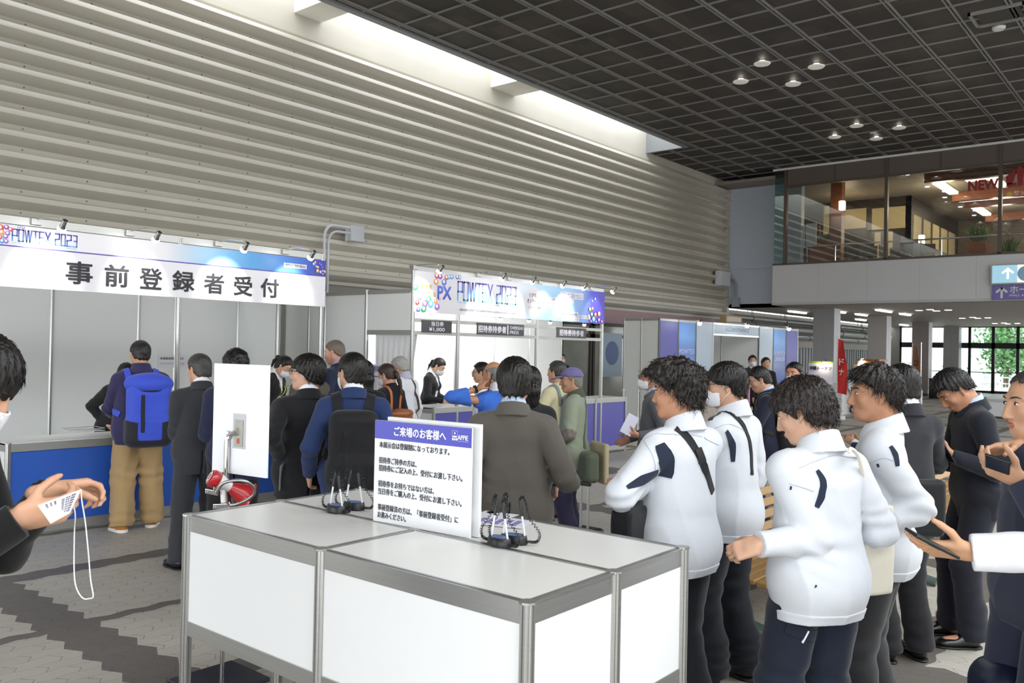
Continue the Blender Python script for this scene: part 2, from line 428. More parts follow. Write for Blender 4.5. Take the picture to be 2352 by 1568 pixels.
hb.build('frame', mat('ceiling_grid_metal', '#908f8b', 0.45, 0.3), hroot)
MB().box((_p.x-w+0.1, _p.y-d+0.1, CZ-0.03), (_p.x+w-0.1, _p.y+d-0.1, CZ-0.01)).build('panel', mat('hatch_panel', '#3a3531', 0.5), hroot)

# ---- blue-grey end wall, balcony band, soffit
BG = mat('blue_grey_panel', '#b9bfca', 0.5)
struct(MB().box((WX, 26.75, SZ), (-10.3, 27.0, CZ)).build('wall_end', BG))
struct(bx('trim_6', (WX+0.02, 26.735, SZ+1.28), (-10.78, 26.75, SZ+1.29), mat('joint_grey', '#9aa0aa', 0.6)))
BAND = mat('balcony_band_paint', '#c6c5c6', 0.45, noise=0.015, nscale=2)
struct(bx('wall_balcony', (-10.78, BY, SZ), (9, BY+0.25, 4.47), BAND))
jb = MB()
for i in range(12): jb.box((-9.35+i*1.43, BY-0.003, SZ+0.1), (-9.338+i*1.43, BY+0.01, 4.44))
jb.box((-10.78, BY-0.02, SZ), (9, BY, SZ+0.075))
struct(jb.build('trim_7', mat('band_joint', '#b5b4b5', 0.5)))
struct(bx('wall_balcony_side', (-10.78, BY+0.25, SZ), (-10.6, 27, 4.47), BAND))
struct(bx('floor_restaurant', (-10.78, BY+0.2, 4.3), (9, 38, 4.42), mat('restaurant_floor', '#6b4c38', 0.4)))
SOF = mat('soffit_paint', '#b3aaa3', 0.6)
struct(MB().box((WX, 26.75, SZ), (-10.6, EY+0.2, SZ+0.12)).box((-10.6, BY+0.1, SZ), (9, EY+0.2, SZ+0.12)).build('ceiling_soffit', SOF))
TL = mat('tube_light_lens', '#ffffff', 0.4, emit=5, emitcol='#fff9f0')
_tubes = [(1811, 714, 1843, 719), (1920, 715, 1938, 717), (1967, 721, 1995, 724), (1969, 733, 1985, 735), (2014, 711, 2043, 716), (2069, 720, 2095, 723), (2068, 745, 2087, 747)]
_tl = ['strip light left of the widest grey pillar', 'strip light just right of the widest grey pillar', 'longer strip light left of the second pillar top', 'strip light below the others, left of the second pillar',
       'strip light nearest the balcony edge, above the second pillar', 'strip light right of the second pillar top', 'farthest strip light, beside the third pillar']
for (x0, y0, x1, y1), lb in zip(_tubes, _tl):
    a = atz(x0, y0, SZ-0.05); b = atz(x1, y1, SZ-0.05); L_ = min(max(b.y-a.y, 1.1), 1.5)
    x = a.x; y = (a.y+b.y)/2
    r = wroot('strip_light', (x, y, SZ), 'white ' + lb, 'ceiling light', 'strip lights under the balcony')
    MB().box((x-0.11, y-L_/2-0.05, SZ-0.035), (x+0.11, y+L_/2+0.05, SZ)).build('housing', mat('white_plastic', '#dcdcd8', 0.4), r, 0.01)
    MB().box((x-0.06, y-L_/2, SZ-0.08), (x+0.06, y+L_/2, SZ-0.03)).build('tube', TL, r, 0.02)
_sp = [(2111, 712), (2136, 710), (2151, 713), (2178, 711), (2210, 730), (2234, 728), (2246, 730), (2269, 729), (2285, 742), (2306, 741), (2315, 743), (2337, 742)]
for i, (x, y) in enumerate(_sp):
    p = atz(x, y, SZ)
    r = wroot('recessed_spot', (p.x, p.y, SZ), 'small square recessed spot, %s of the %s group of four under the balcony' % (('first', 'second', 'third', 'last')[i % 4], ('nearest', 'middle', 'farthest')[i//4]), 'ceiling light', 'recessed spots')
    MB().box((p.x-0.1, p.y-0.13, SZ-0.012), (p.x+0.1, p.y+0.13, SZ)).build('trim_ring', mat('white_plastic', '#dcdcd8', 0.4), r)
    MB().box((p.x-0.085, p.y-0.115, SZ-0.016), (p.x+0.085, p.y+0.115, SZ-0.01)).build('lens', TL, r)
# pillars
PIL = mat('pillar_panel', '#b0b0b4', 0.45); PILD = mat('pillar_panel_warm', '#a59c9a', 0.45)
for i, (y, m) in enumerate(((27.95, PIL), (33.65, mat('pillar_pale', '#c2bebd', 0.45)), (39.75, PILD), (45.3, mat('pillar_grey', '#a2a2a3', 0.45)))):
    mb = MB(); x0, x1 = -10.3, -9.62
    mb.box((x0, y, 0), (x0+0.335, y+0.02, SZ)); mb.box((x0+0.345, y, 0), (x1, y+0.02, SZ)); mb.box((x0+0.003, y+0.005, 0), (x1-0.003, y+0.62, SZ))
    mb.box((x1-0.03, y+0.005, 0), (x1, y+0.3, SZ)); mb.box((x1-0.03, y+0.31, 0), (x1, y+0.62, SZ))
    struct(mb.build('pillar_%d' % (i+1), m))
    struct(bx('baseboard_%d' % (i+1), (x0-0.005, y-0.008, 0), (x1+0.008, y+0.63, 0.09), mat('pillar_skirting', '#4a4644', 0.5)))
# left wall beyond the balcony: shutters and ducts
LW = -13.2
struct(bx('wall_left_far', (LW-0.3, 26.7, 0), (LW, EY+0.2, SZ), mat('concrete_beam', '#8d8b85', 0.7)))
struct(bx('trim_8', (LW, 26.75, 1.95), (LW+0.2, EY, 2.2), mat('concrete_pale', '#b3b0a6', 0.7)))
sh = MB()
for k in range(118):
    y = 27.0+k*0.16
    if 31.4 < y < 33.0: continue
    sh.box((LW+0.02, y, 0), (LW+0.06+0.03*(k % 2), y+0.15, 1.95))
struct(sh.build('wall_left_shutter', mat('shutter_grey', '#9a9ca0', 0.45)))
DU = mat('galvanised_duct', '#8f918d', 0.4, 0.5)
for k, (z, x, r, lb) in enumerate(((2.92, LW+0.5, 0.1, 'thin upper grey pipe run under the soffit'), (2.62, LW+0.55, 0.17, 'thick grey duct run under the soffit'), (2.34, LW+0.35, 0.06, 'thin lower grey pipe run along the far wall'))):
    rt = wroot('duct', (x, 26.9, z), lb, 'duct')
    MB().tube([(x, 26.9, z), (x, 44.6, z)], r, 14).build('pipe', DU, rt, smooth=True)
    hg = MB()
    for y in (28.5, 31.5, 34.5, 37.5, 40.5, 43.5): hg.tube([(x, y-0.03, z), (x, y+0.03, z)], r+0.015, 14); hg.box((x-0.012, y-0.012, z), (x+0.012, y+0.012, SZ))
    hg.build('hanger_trim', mat('hanger_steel', '#6b6c6a', 0.5, 0.4), rt)
# ---- end wall with glazed doors, the terrace behind
DK = mat('dark_door_frame', '#1f1f21', 0.4)
GL = glassmat('clear_glass', (0.93, 0.97, 0.97), 0.02)
def end_glazing(n, x0, x1):
    root = wroot('window_%d' % n, ((x0+x1)/2, EY, 0), None, None); root['kind'] = 'structure'
    mb = MB()
    mb.box((x0, EY, 0), (x0+0.09, EY+0.1, SZ)).box((x1-0.05, EY, 0), (x1, EY+0.1, SZ)).box((x0, EY, 2.15), (x1, EY+0.1, 2.42)).box((x0, EY, SZ-0.05), (x1, EY+0.1, SZ)).box((x0, EY, 0), (x1, EY+0.1, 0.12)).box((x0, EY, 0.98), (x1, EY+0.06, 1.02))
    mb.build('window_frame', DK, root)
    MB().box((x0+0.09, EY+0.045, 0.1), (x1-0.05, EY+0.05, SZ-0.05)).build('window_pane', GL, root)
for k in range(9): end_glazing(k+1, -9.32+k*1.03, -9.32+(k+1)*1.03)
end_glazing(10, -11.4, -10.4); end_glazing(11, -10.4, -9.3); end_glazing(12, -12.5, -11.4)
struct(bx('wall_end_far', (LW, EY, 0), (-12.5, EY+0.2, SZ), mat('concrete_beam', '#8d8b85', 0.7)))
struct(bx('wall_rear_light_blocker', (WX, -7.3, 2.7), (9.3, -7, CZ+1.2), mat('white_paint', '#e9e8e4', 0.6)))  # unseen wall added to narrow the rear opening and weaken its light
struct(bx('wall_right_light_blocker', (9, -7, 0), (9.3, 26, CZ+1.2), mat('white_paint', '#e9e8e4', 0.6)))  # unseen solid wall added to keep out light from the side
struct(bx('ground_terrace', (-30, EY+0.2, -0.2), (15, 90, -0.02), mat('pale_terrace', '#c9c8c4', 0.7, noise=0.08, nscale=3)))
struct(bx('wall_outside', (-16, 62, -0.1), (-10.3, 66, 6), mat('outside_wall', '#c2c4c6', 0.7)))
# ================================================================ system booths
PANEL = mat('booth_panel', '#dfe1df', 0.5, noise=0.01, nscale=1.2)
def oct_post(mb, x, y, z0, z1, r=0.021):
    pts = [(r*math.cos(math.radians(22.5+45*k)), r*math.sin(math.radians(22.5+45*k))) for k in range(8)]
    # grooved octagon
    poly = []
    for k in range(8):
        a = Vector(pts[k]); b = Vector(pts[(k+1) % 8]); m_ = (a+b)/2
        poly += [tuple(a), tuple(a.lerp(b, .36)), tuple(a.lerp(b, .40)*0.8), tuple(a.lerp(b, .60)*0.8), tuple(a.lerp(b, .64))]
    return mb.prism([(x+px, y+py) for px, py in poly], z0, z1)
def post(name, x, y, z0, z1, parent, r=0.021):
    mb = MB(); oct_post(mb, x, y, z0, z1-0.006, r)
    mb.lathe([(r*1.12, z1-0.006), (r*1.12, z1)], Matrix.Translation((x, y, 0)), 8)
    return mb.build(name, ALU(), parent)
def wall_run(root, p0, p1, n, z1, z0=0.0, pan=PANEL, th=0.008, rail=0.05, posts=True):
    """a run of n panels from p0 to p1 with rails; one child per panel"""
    p0 = Vector((*p0, 0)); p1 = Vector((*p1, 0)); d = (p1-p0)/n; u = d.normalized(); v = Vector((-u.y, u.x, 0))
    for i in range(n):
        a = p0+d*i; M = frame_mat(a, u, v)
        MB().box((0.018, -th/2, z0+0.03), (d.length-0.018, th/2, z1-rail), M).build('wall_panel', pan[i] if isinstance(pan, list) else pan, root)
        MB().box((0.015, -0.014, z1-rail), (d.length-0.015, 0.014, z1), M).build('top_rail', ALUD(), root)
        MB().box((0.015, -0.012, z0), (d.length-0.015, 0.012, z0+0.04), M).build('bottom_rail', ALUD(), root)
    for i in range(n+1):
        if posts: a = p0+d*i; post('post', a.x, a.y, z0, z1+0.01, root)
def gradient_mat(name, axis, stops, rough=0.4):
    m = bpy.data.materials.new(name); m.use_nodes = True; nt = m.node_tree; b = nt.nodes['Principled BSDF']; b.inputs['Roughness'].default_value = rough
    g = nt.nodes.new('ShaderNodeNewGeometry'); s = nt.nodes.new('ShaderNodeSeparateXYZ'); nt.links.new(g.outputs['Position'], s.inputs[0])
    r = nt.nodes.new('ShaderNodeMapRange'); lo, hi = stops[0][0], stops[-1][0]
    r.inputs[1].default_value = lo; r.inputs[2].default_value = hi; nt.links.new(s.outputs[axis], r.inputs[0])
    c = nt.nodes.new('ShaderNodeValToRGB'); nt.links.new(r.outputs[0], c.inputs[0]); cr = c.color_ramp
    cr.elements[0].position = 0; cr.elements[0].color = lin(stops[0][1]); cr.elements[1].position = 1; cr.elements[1].color = lin(stops[-1][1])
    for t, col in stops[1:-1]: e = cr.elements.new((t-lo)/(hi-lo)); e.color = lin(col)
    nt.links.new(c.outputs[0], b.inputs['Base Color']); return m
GLY = {'P': [[(0, 0), (0, 1), (.6, 1), (.6, .45), (0, .45)]], 'O': [[(0, .03), (0, .97), (.05, 1), (.55, 1), (.6, .97), (.6, .03), (.55, 0), (.05, 0), (0, .03)]],
       'W': [[(0, 1), (.22, 0), (.4, .98), (.46, .98), (.64, 0), (.86, 1)]], 'T': [[(0, 1), (.6, 1)], [(.3, 1), (.3, 0)]],
       'E': [[(.55, 1), (0, 1), (0, 0), (.55, 0)], [(0, .5), (.48, .5)]], 'X': [[(0, 1), (.62, 0)], [(.62, 1), (0, 0)]],
       '2': [[(0, 1), (.55, 1), (.55, .55), (0, .48), (0, 0), (.55, 0)]], '0': [[(0, 0), (0, 1), (.55, 1), (.55, 0), (0, 0)]], '3': [[(0, 1), (.55, 1), (.55, 0), (0, 0)], [(.15, .5), (.55, .5)]], ' ': []}
def strokes(name, body, M, x, y, w, h, t, m, parent, gap=0.22):
    adv = []; cx = 0
    for ch in body:
        wd = .86 if ch == 'W' else (.3 if ch == ' ' else .6); adv.append(cx); cx += wd+gap
    k = w/(cx-gap); mb = MB()
    for ch, ax in zip(body, adv):
        for pl in GLY[ch]:
            P = [Vector((x+(ax+a)*k, y+b*h, 0)) for a, b in pl]
            for a, b in zip(P, P[1:]):
                d = (b-a).normalized(); nrm = Vector((-d.y, d.x, 0))*t/2; e = d*t/2
                mb.add([M @ q for q in (a-e-nrm, b+e-nrm, b+e+nrm, a-e+nrm)], [(0, 1, 2, 3)])
    return mb.build(name, m, parent)
_BUB = ['#e0483c', '#8f3fae', '#f09a3a', '#3f6fd0', '#5fb4e6', '#d8403a', '#35a06a', '#e0b93c', '#a95bd0', '#4f9ae0']
def bubbles(name, M, items, parent):
    cols = sorted({c for *_, c in items}); mb = MB()
    for i, (x, y, r, c) in enumerate(items):
        mb.cur = c
        z = 0.0004*(i+1)
        def disc(cx, cy, rr, zz, n=20): mb.add([M @ Vector((cx+rr*math.cos(2*math.pi*k/n), cy+rr*math.sin(2*math.pi*k/n), zz)) for k in range(n)], [tuple(range(n))])
        mb.cur = c; disc(x, y, r, z); mb.cur = 10; disc(x-r*0.15, y+r*0.2, r*0.55, z+0.0002)
    return mb.build(name, [mat('bubble_%d' % k, c, 0.4) for k, c in enumerate(_BUB)]+[mat('bubble_white', '#efe6ea', 0.4)], parent)

# ---------- preregistration booth
bt = wroot('registration_booth', (-8.8, 4.2, 0), 'white panel booth under the seven big black characters banner', 'booth')
wall_run(bt, (-10.0, 0.03), (-10.0, 4.98), 5, 2.40)
wall_run(bt, (-10.0, 4.98), (-10.0, 5.45), 1, 2.40, posts=False); wall_run(bt, (-10.0, 5.45), (-10.0, 6.33), 1, 2.40)
wall_run(bt, (-10.0, 6.33), (-9.10, 6.33), 1, 2.40, posts=False); post('post', -9.10, 6.33, 0, 2.41, bt, 0.03)
for y in (1.2, 4.157, 5.82): post('post', -7.575, y, 0.0, 2.64, bt, 0.024)
MB().box((-7.59, 1.1, 2.59), (-7.56, 5.84, 2.655)).build('top_rail', ALU(), bt)
MB().box((-10.0, 5.80, 2.40), (-7.58, 5.84, 2.45)).build('top_rail', ALUD(), bt)
FX = -7.545
def FM(x=FX): return frame_mat((x, 0, 0), (0, 1, 0), (0, 0, 1), (1, 0, 0))
WHP = mat('banner_white', '#e6e4e9', 0.45); INK = mat('banner_black_ink', '#232228', 0.5)
fs = wroot('banner_sign', (FX, 3.5, 2.08), 'long white banner with seven big black characters and a blue top strip', 'sign')
MB().box((FX-0.012, 1.1, 2.075), (FX, 5.845, 2.58)).build('board', WHP, fs)
GB = gradient_mat('banner_blue_fade', 1, [(1.1, '#e6e4e9'), (4.0, '#e6e4e9'), (4.4, '#9cc9ea'), (4.9, '#5aa4df'), (5.45, '#3f74cf'), (5.84, '#4436b0')])
MB().box((FX, 1.1, 2.412), (FX+0.002, 5.845, 2.58)).build('blue_strip', GB, fs)
MB().box((FX, 1.1, 2.403), (FX+0.003, 5.845, 2.413)).build('purple_line', mat('purple_line', '#4b3fa8', 0.4), fs)
M4 = FM(FX+0.004)
LOGO = gradient_mat('logo_fade_small', 2, [(2.44, '#68b6e6'), (2.49, '#5b7ed0'), (2.53, '#5546ad')])
strokes('logo_lettering', 'POWTEX 2023', M4, 2.69, 2.452, 0.51, 0.094, 0.010, LOGO, fs)
text('subtitle_lettering', 'The 15th International Powder Technology Exhibition Osaka', M4, 2.69, 2.425, 0.51, 0.018, mat('subtitle_blue', '#9cc2e4', 0.5), fs)
for ch, y0, y1 in zip('事前登録者受付', (3.105, 3.436, 3.72, 4.105, 4.44, 4.735, 5.035), (3.333, 3.655, 4.005, 4.36, 4.675, 4.97, 5.25)):
    pass
_cols = [(150, 213), (240, 296), (320, 373), (396, 447), (469, 515), (537, 580), (599, 641)]
for ch, (a, b) in zip('事前登録者受付', _cols):
    ya, yb = atx(a, 625, FX).y, atx(b, 625, FX).y
    text('character_lettering', ch, M4, ya, 2.133, yb-ya, 0.198, INK, fs, bold=0.022)
text('date_lettering', '国際粉体工業展大阪2023', M4, 5.315, 2.472, 0.26, 0.032, mat('caption_ink', '#3c3a52', 0.5), fs, bold=0.01)
MB().box((FX+0.002, 5.30, 2.464), (FX+0.0035, 5.59, 2.512)).build('caption_plate', WHP, fs)
bubbles('bubble_print', FM(FX+0.003), [(2.60, 2.545, .028, 0), (2.645, 2.555, .02, 1), (2.675, 2.54, .018, 5), (2.61, 2.51, .022, 2), (2.655, 2.505, .018, 3), (2.64, 2.48, .02, 8), (2.60, 2.47, .016, 0), (2.645, 2.44, .018, 8), (2.615, 2.44, .02, 9), (2.74, 2.568, .012, 4), (2.77, 2.565, .010, 8),
        (5.70, 2.55, .016, 0), (5.68, 2.53, .018, 4), (5.715, 2.505, .016, 6), (5.735, 2.50, .014, 2), (5.73, 2.46, .02, 7), (5.77, 2.45, .018, 4), (5.80, 2.465, .014, 5), (5.825, 2.46, .014, 7), (5.755, 2.54, .007, 4), (5.775, 2.53, .007, 4), (5.79, 2.505, .007, 4), (5.80, 2.43, .012, 8)], fs)
def clip_spot(x, y, z, label, base=None, power=16, group='clip-on spotlights', tx=None, tz=None, blend=0.6, ang=75):
    """arm lamp on the top rail shining back onto the board"""
    r = wroot('spotlight', (base if base is not None else FX, y, 2.62), label, 'spotlight', group)
    bx_ = base if base is not None else FX-0.02
    MB().box((bx_-0.05, y-0.10, 2.60), (bx_+0.03, y-0.02, 2.655)).build('clamp', ALU(), r, 0.004)
    MB().tube([(bx_, y-0.06, 2.645), ((bx_+x)/2, y-0.02, 2.66), (x-0.015, y, z+0.085)], 0.006, 8).build('arm', CHROME(), r, smooth=True)
    d = Vector(((tx if tx is not None else FX)-x, 0, (tz if tz is not None else 2.25)-z)).normalized(); M = Matrix.Translation((x, y, z)) @ d.to_track_quat('-Z', 'Y').to_matrix().to_4x4()
    MB().lathe([(0.012, 0.10), (0.02, 0.095), (0.02, 0.045), (0.032, 0.0)], M, 14).build('lamp_holder', CHROME(), r, smooth=True)
    MB().lathe([(0.02, 0.035), (0.034, 0.0), (0.03, -0.012), (0.012, -0.018)], M, 14).build('bulb', mat('spot_bulb', '#ffffff', 0.3, emit=28, emitcol='#ffffff'), r, smooth=True)
    ld = bpy.data.lights.new('spot_beam', 'SPOT'); ld.energy = power; ld.spot_size = math.radians(ang); ld.spot_blend = blend; ld.shadow_soft_size = 0.03; ld.color = (1, 0.98, 0.95)
    lo = bpy.data.objects.new('spot_beam', ld); C.objects.link(lo); lo.matrix_world = Matrix.Translation(d*0.03) @ M; lo.parent = r; lo.matrix_parent_inverse = _WR[r.name]
    return r
for i, (y, lb) in enumerate(((2.93, 'clip-on spotlight over the coloured lettering of the long banner'), (3.72, 'clip-on spotlight over the second and third big black characters'), (4.60, 'clip-on spotlight at the start of the blue strip of the long banner'), (5.38, 'clip-on spotlight over the small caption on the deep blue banner end'))):
    clip_spot(-7.2, y, 2.55, lb)

def counter(name, x1, y0, y1, h, depth, col, label, nseg, leg=0.0):
    r = wroot(name, (x1-depth/2, (y0+y1)/2, 0), label, 'counter'); x0 = x1-depth
    MB().box((x0+0.01, y0+0.01, h-0.02), (x1-0.01, y1-0.01, h-0.004)).build('countertop', mat('counter_top_white', '#eceded', 0.3), r)
    n = nseg; d = (y1-y0)/n
    for i in range(n+1):
        for x in (x0, x1): post('post', x-0.02 if x == x1 else x+0.02, min(max(y0+d*i, y0+0.02), y1-0.02), 0, h, r, 0.023)
    for i in range(n):
        a, b = y0+d*i+0.03, y0+d*(i+1)-0.03
        MB().box((x1-0.032, a, 0.12), (x1-0.022, b, h-0.075)).build('front_panel', col, r)
        MB().box((x1-0.035, a, h-0.075), (x1-0.008, b, h-0.008)).build('top_rail', ALUD(), r)
        MB().box((x1-0.035, a, 0.045), (x1-0.012, b, 0.12)).build('bottom_rail', ALUD(), r)
    for y in (y0, y1):
        yy = y+0.022 if y == y0 else y-0.022
        MB().box((x0+0.03, yy-0.005, 0.12), (x1-0.03, yy+0.005, h-0.075)).build('end_panel', WHITE(), r)
        MB().box((x0+0.03, yy-0.012, h-0.075), (x1-0.03, yy+0.012, h-0.008)).build('end_rail', ALUD(), r)
        MB().box((x0+0.03, yy-0.012, 0.045), (x1-0.03, yy+0.012, 0.12)).build('end_rail', ALUD(), r)
    return r
counter('reception_counter', -7.525, 2.68, 5.72, 0.805, 0.52, mat('counter_blue', '#2c5bb8', 0.4), 'bright blue fronted counter under the seven character banner', 2)
counter('ticket_counter', -7.54, 7.56, 12.09, 0.90, 0.55, mat('counter_violet_blue', '#45419f', 0.4), 'violet blue fronted counter under the balloon banner', 5)
_p = atz(192, 989, 0.805)
acr = wroot('acrylic_tray', (_p.x, _p.y, 0.805), 'small clear document tray on the bright blue counter', 'tray')
MB().box((_p.x-0.11, _p.y-0.15, 0.806), (_p.x+0.11, _p.y+0.15, 0.812)).build('base_plate', mat('clear_acrylic', '#c3c8c8', 0.1), acr)
MB().tube([(_p.x-0.11, _p.y-0.15, 0.83), (_p.x+0.11, _p.y-0.15, 0.83), (_p.x+0.11, _p.y+0.15, 0.83), (_p.x-0.11, _p.y+0.15, 0.83)], 0.003, 6, closed=True).build('rim', CHROME(), acr)
nt_ = wroot('paper_notice', (-9.99, 5.42, 1.33), 'white paper notice with two lines of print inside the seven character booth', 'notice')
MB().box((-9.992, 5.235, 1.335), (-9.988, 5.60, 1.495)).build('sheet', mat('paper_white', '#dcdbe2', 0.6), nt_)
text('print_lettering', '来場事前登録用紙を', FM(-9.987), 5.255, 1.435, 0.31, 0.032, INK, nt_, bold=0.01)
text('print_lettering', 'プリントアウトをお持ちの方', FM(-9.987), 5.252, 1.372, 0.325, 0.03, INK, nt_)

# ---------- ticket booth
b2 = wroot('ticket_booth', (-8.6, 9.3, 0), 'white panel booth under the coloured balloon banner', 'booth')
wall_run(b2, (-10.15, 7.18), (-9.25, 7.18), 1, 2.365); wall_run(b2, (-9.25, 7.18), (-8.406, 7.18), 1, 2.365, posts=False)
post('post', -8.406, 7.18, 0, 2.375, b2, 0.028)
MB().box((-8.38, 7.172, 1.86), (-7.58, 7.188, 2.315)).build('wall_panel', PANEL, b2)
MB().box((-8.38, 7.165, 2.315), (-7.58, 7.195, 2.365)).build('top_rail', ALUD(), b2)
MB().box((-8.38, 7.165, 1.80), (-7.58, 7.195, 1.86)).build('door_rail', ALUD(), b2)
wall_run(b2, (-9.6, 7.18), (-9.6, 13.0), 6, 2.40)
for y in (7.2, 8.008, 9.66, 11.345): post('post', -7.575, y, 0.0, 2.60 if 7.3 < y else 2.64, b2, 0.027)
MB().box((-7.59, 7.18, 2.59), (-7.56, 11.36, 2.64)).build('top_rail', ALU(), b2)
for z in (1.985, 1.83):
    MB().box((-7.585, 7.2, z-0.022), (-7.555, 11.33, z+0.022)).build('sign_rail', ALUD(), b2)
cu = MB(); ncol = 40; rows = 14; vs = []
for i in range(rows+1):
    t = i/rows; z = 1.81-t*1.7
    for j in range(ncol+1):
        s_ = j/ncol; xx = -8.36+s_*(0.76-0.22*math.sin(min(t*1.4, 1)*math.pi/2)*(0.6)); 
        vs.append((xx, 7.30+0.02*math.sin(s_*46+t*1.5)*(0.4+t), z))
fsq = [(i*(ncol+1)+j, i*(ncol+1)+j+1, (i+1)*(ncol+1)+j+1, (i+1)*(ncol+1)+j) for i in range(rows) for j in range(ncol)]
cur = cu.add(vs, fsq).build('curtain', mat('white_curtain', '#e8e8ea', 0.7), None, smooth='all'); tag(cur, 'white curtain hanging in the doorway beside the balloon banner post', 'curtain')
po = wroot('small_poster', (-8.2, 7.9, 1.2), 'small poster with a purple line seen past the white curtain', 'poster')
MB().box((-8.55, 7.29, 1.1), (-8.05, 7.292, 1.42)).build('sheet', mat('paper_white', '#dcdbe2', 0.6), po)
MB().box((-8.55, 7.287, 1.33), (-8.05, 7.289, 1.40)).build('print_strip', mat('poster_violet', '#8f86b8', 0.5), po)
MB().box((-8.55, 7.287, 1.26), (-8.05, 7.289, 1.272)).build('purple_line', mat('purple_line', '#4b3fa8', 0.4), po)
f2 = wroot('balloon_banner', (-7.545, 9.3, 2.08), 'white to blue banner printed with coloured balloons above the violet counter', 'sign')
MB().box((-7.557, 7.19, 2.085), (-7.545, 11.37, 2.59)).build('board', gradient_mat('balloon_banner_fade', 1, [(7.19, '#dddbe1'), (9.2, '#dcdae0'), (9.5, '#c3d9ea'), (9.8, '#9cc4e3'), (10.4, '#8fb8e0'), (10.75, '#7b9ede'), (11.0, '#4a48c0'), (11.37, '#4a37b0')]), f2)
M5 = FM(-7.543)
LOGO2 = gradient_mat('logo_fade_large', 2, [(2.27, '#68b6e6'), (2.40, '#5b7ed0'), (2.50, '#5546ad')])
strokes('logo_lettering', 'POWTEX 2023', M5, 7.96, 2.275, 1.18, 0.235, 0.022, LOGO2, f2, gap=0.2)
text('subtitle_lettering', 'The 15th International Powder Technology Exhibition Osaka', M5, 7.95, 2.225, 1.2, 0.035, mat('subtitle_blue', '#9cc2e4', 0.5), f2)
text('caption_lettering', '一般社団法人粉体工学会 秋期研究発表会 2023年10月16日(火)-17日(水)', M5, 7.97, 2.13, 1.16, 0.036, mat('caption_ink', '#3c3a52', 0.5), f2)
PXM = gradient_mat('logo_fade_px', 2, [(2.26, '#3f3fae'), (2.44, '#5b74e0')])
text('monogram_lettering', 'PX', M5, 7.585, 2.262, 0.255, 0.172, PXM, f2, bold=0.03)
GOLD = mat('banner_gold', '#cda936', 0.5)
text('slogan_lettering', '未来を', M5, 7.285, 2.375, 0.21, 0.062, GOLD, f2, bold=0.02); text('slogan_lettering', 'つくる', M5, 7.36, 2.285, 0.2, 0.06, GOLD, f2, bold=0.02)
n = 36; rr = MB().add([M5 @ Vector((9.54+0.205*math.cos(2*math.pi*k/n), 2.33+0.215*math.sin(2*math.pi*k/n), 0)) for k in range(n)], [tuple(range(n))]).build('round_badge', mat('badge_white', '#d9d6db', 0.5), f2)
M6 = FM(-7.541); IN2 = mat('caption_ink', '#3c3a52', 0.5)
text('badge_lettering', 'リアルと', M6, 9.43, 2.40, 0.23, 0.055, IN2, f2, bold=0.01); text('badge_lettering', 'オンラインの', M6, 9.385, 2.315, 0.32, 0.06, IN2, f2, bold=0.012); text('badge_lettering', 'ハイブリッド開催', M6, 9.41, 2.235, 0.29, 0.04, IN2, f2)
PALE = mat('caption_plate_pale', '#e2e0ee', 0.5)
for (y0, y1, z0, z1, s_) in ((10.2, 10.75, 2.44, 2.52, '国際粉体工業展大阪2023'), (9.85, 10.5, 2.375, 2.42, '2023年10月11日-13日'), (9.93, 10.45, 2.325, 2.36, 'インテックス大阪'), (9.95, 10.43, 2.275, 2.31, '国際会議ホール'), (10.15, 10.62, 2.195, 2.23, '同時開催'), (10.05, 10.95, 2.15, 2.19, '一般社団法人日本粉体工業技術協会'), (10.25, 10.65, 2.11, 2.14, 'www.appie.or.jp')):
    MB().box((-7.5445, y0-0.02, z0-0.006), (-7.5435, y1+0.02, z1+0.006)).build('caption_plate', PALE, f2)
    text('caption_lettering', s_, M5, y0, z0, y1-y0, z1-z0, IN2, f2)
bubbles('balloon_print', FM(-7.5425), [(7.57, 2.555, .04, 0), (7.63, 2.55, .036, 1), (7.745, 2.545, .034, 5), (7.79, 2.555, .03, 4), (7.84, 2.56, .032, 9), (7.56, 2.475, .04, 2), (7.70, 2.48, .04, 3), (7.94, 2.565, .03, 8), (7.99, 2.56, .024, 4), (7.205, 2.385, .04, 6),
    (7.29, 2.255, .028, 4), (7.24, 2.20, .03, 5), (7.43, 2.245, .045, 6), (7.37, 2.19, .045, 8), (7.47, 2.195, .045, 4), (7.26, 2.115, .03, 3), (7.35, 2.125, .042, 6), (7.55, 2.235, .028, 2), (7.58, 2.165, .04, 8), (7.62, 2.265, .014, 5),
    (10.95, 2.30, .03, 7), (11.02, 2.31, .03, 0), (11.0, 2.22, .035, 6), (10.92, 2.19, .03, 7), (11.1, 2.22, .038, 5), (11.2, 2.24, .036, 7), (11.05, 2.15, .042, 4), (11.2, 2.14, .032, 8), (11.28, 2.12, .02, 2), (10.98, 2.115, .022, 5), (11.12, 2.11, .02, 3), (11.0, 2.43, .014, 4), (11.08, 2.47, .018, 4)], f2)
for i, (y, lb) in enumerate(((7.26, 'clip-on spotlight beside the red balloons on the balloon banner'), (8.42, 'clip-on spotlight over the year figures on the balloon banner'), (9.05, 'clip-on spotlight just left of the round badge on the balloon banner'), (9.75, 'clip-on spotlight just right of the round badge on the balloon banner'), (10.27, 'clip-on spotlight over the caption plates on the balloon banner'), (11.06, 'clip-on spotlight at the violet end of the balloon banner'))):
    clip_spot(-7.2, y, 2.565, lb, power=(14, 14, 14, 12, 22, 8)[i])
SB = mat('sign_charcoal', '#3a3a3e', 0.5); SW = mat('sign_letter_white', '#d9d6e0', 0.5)
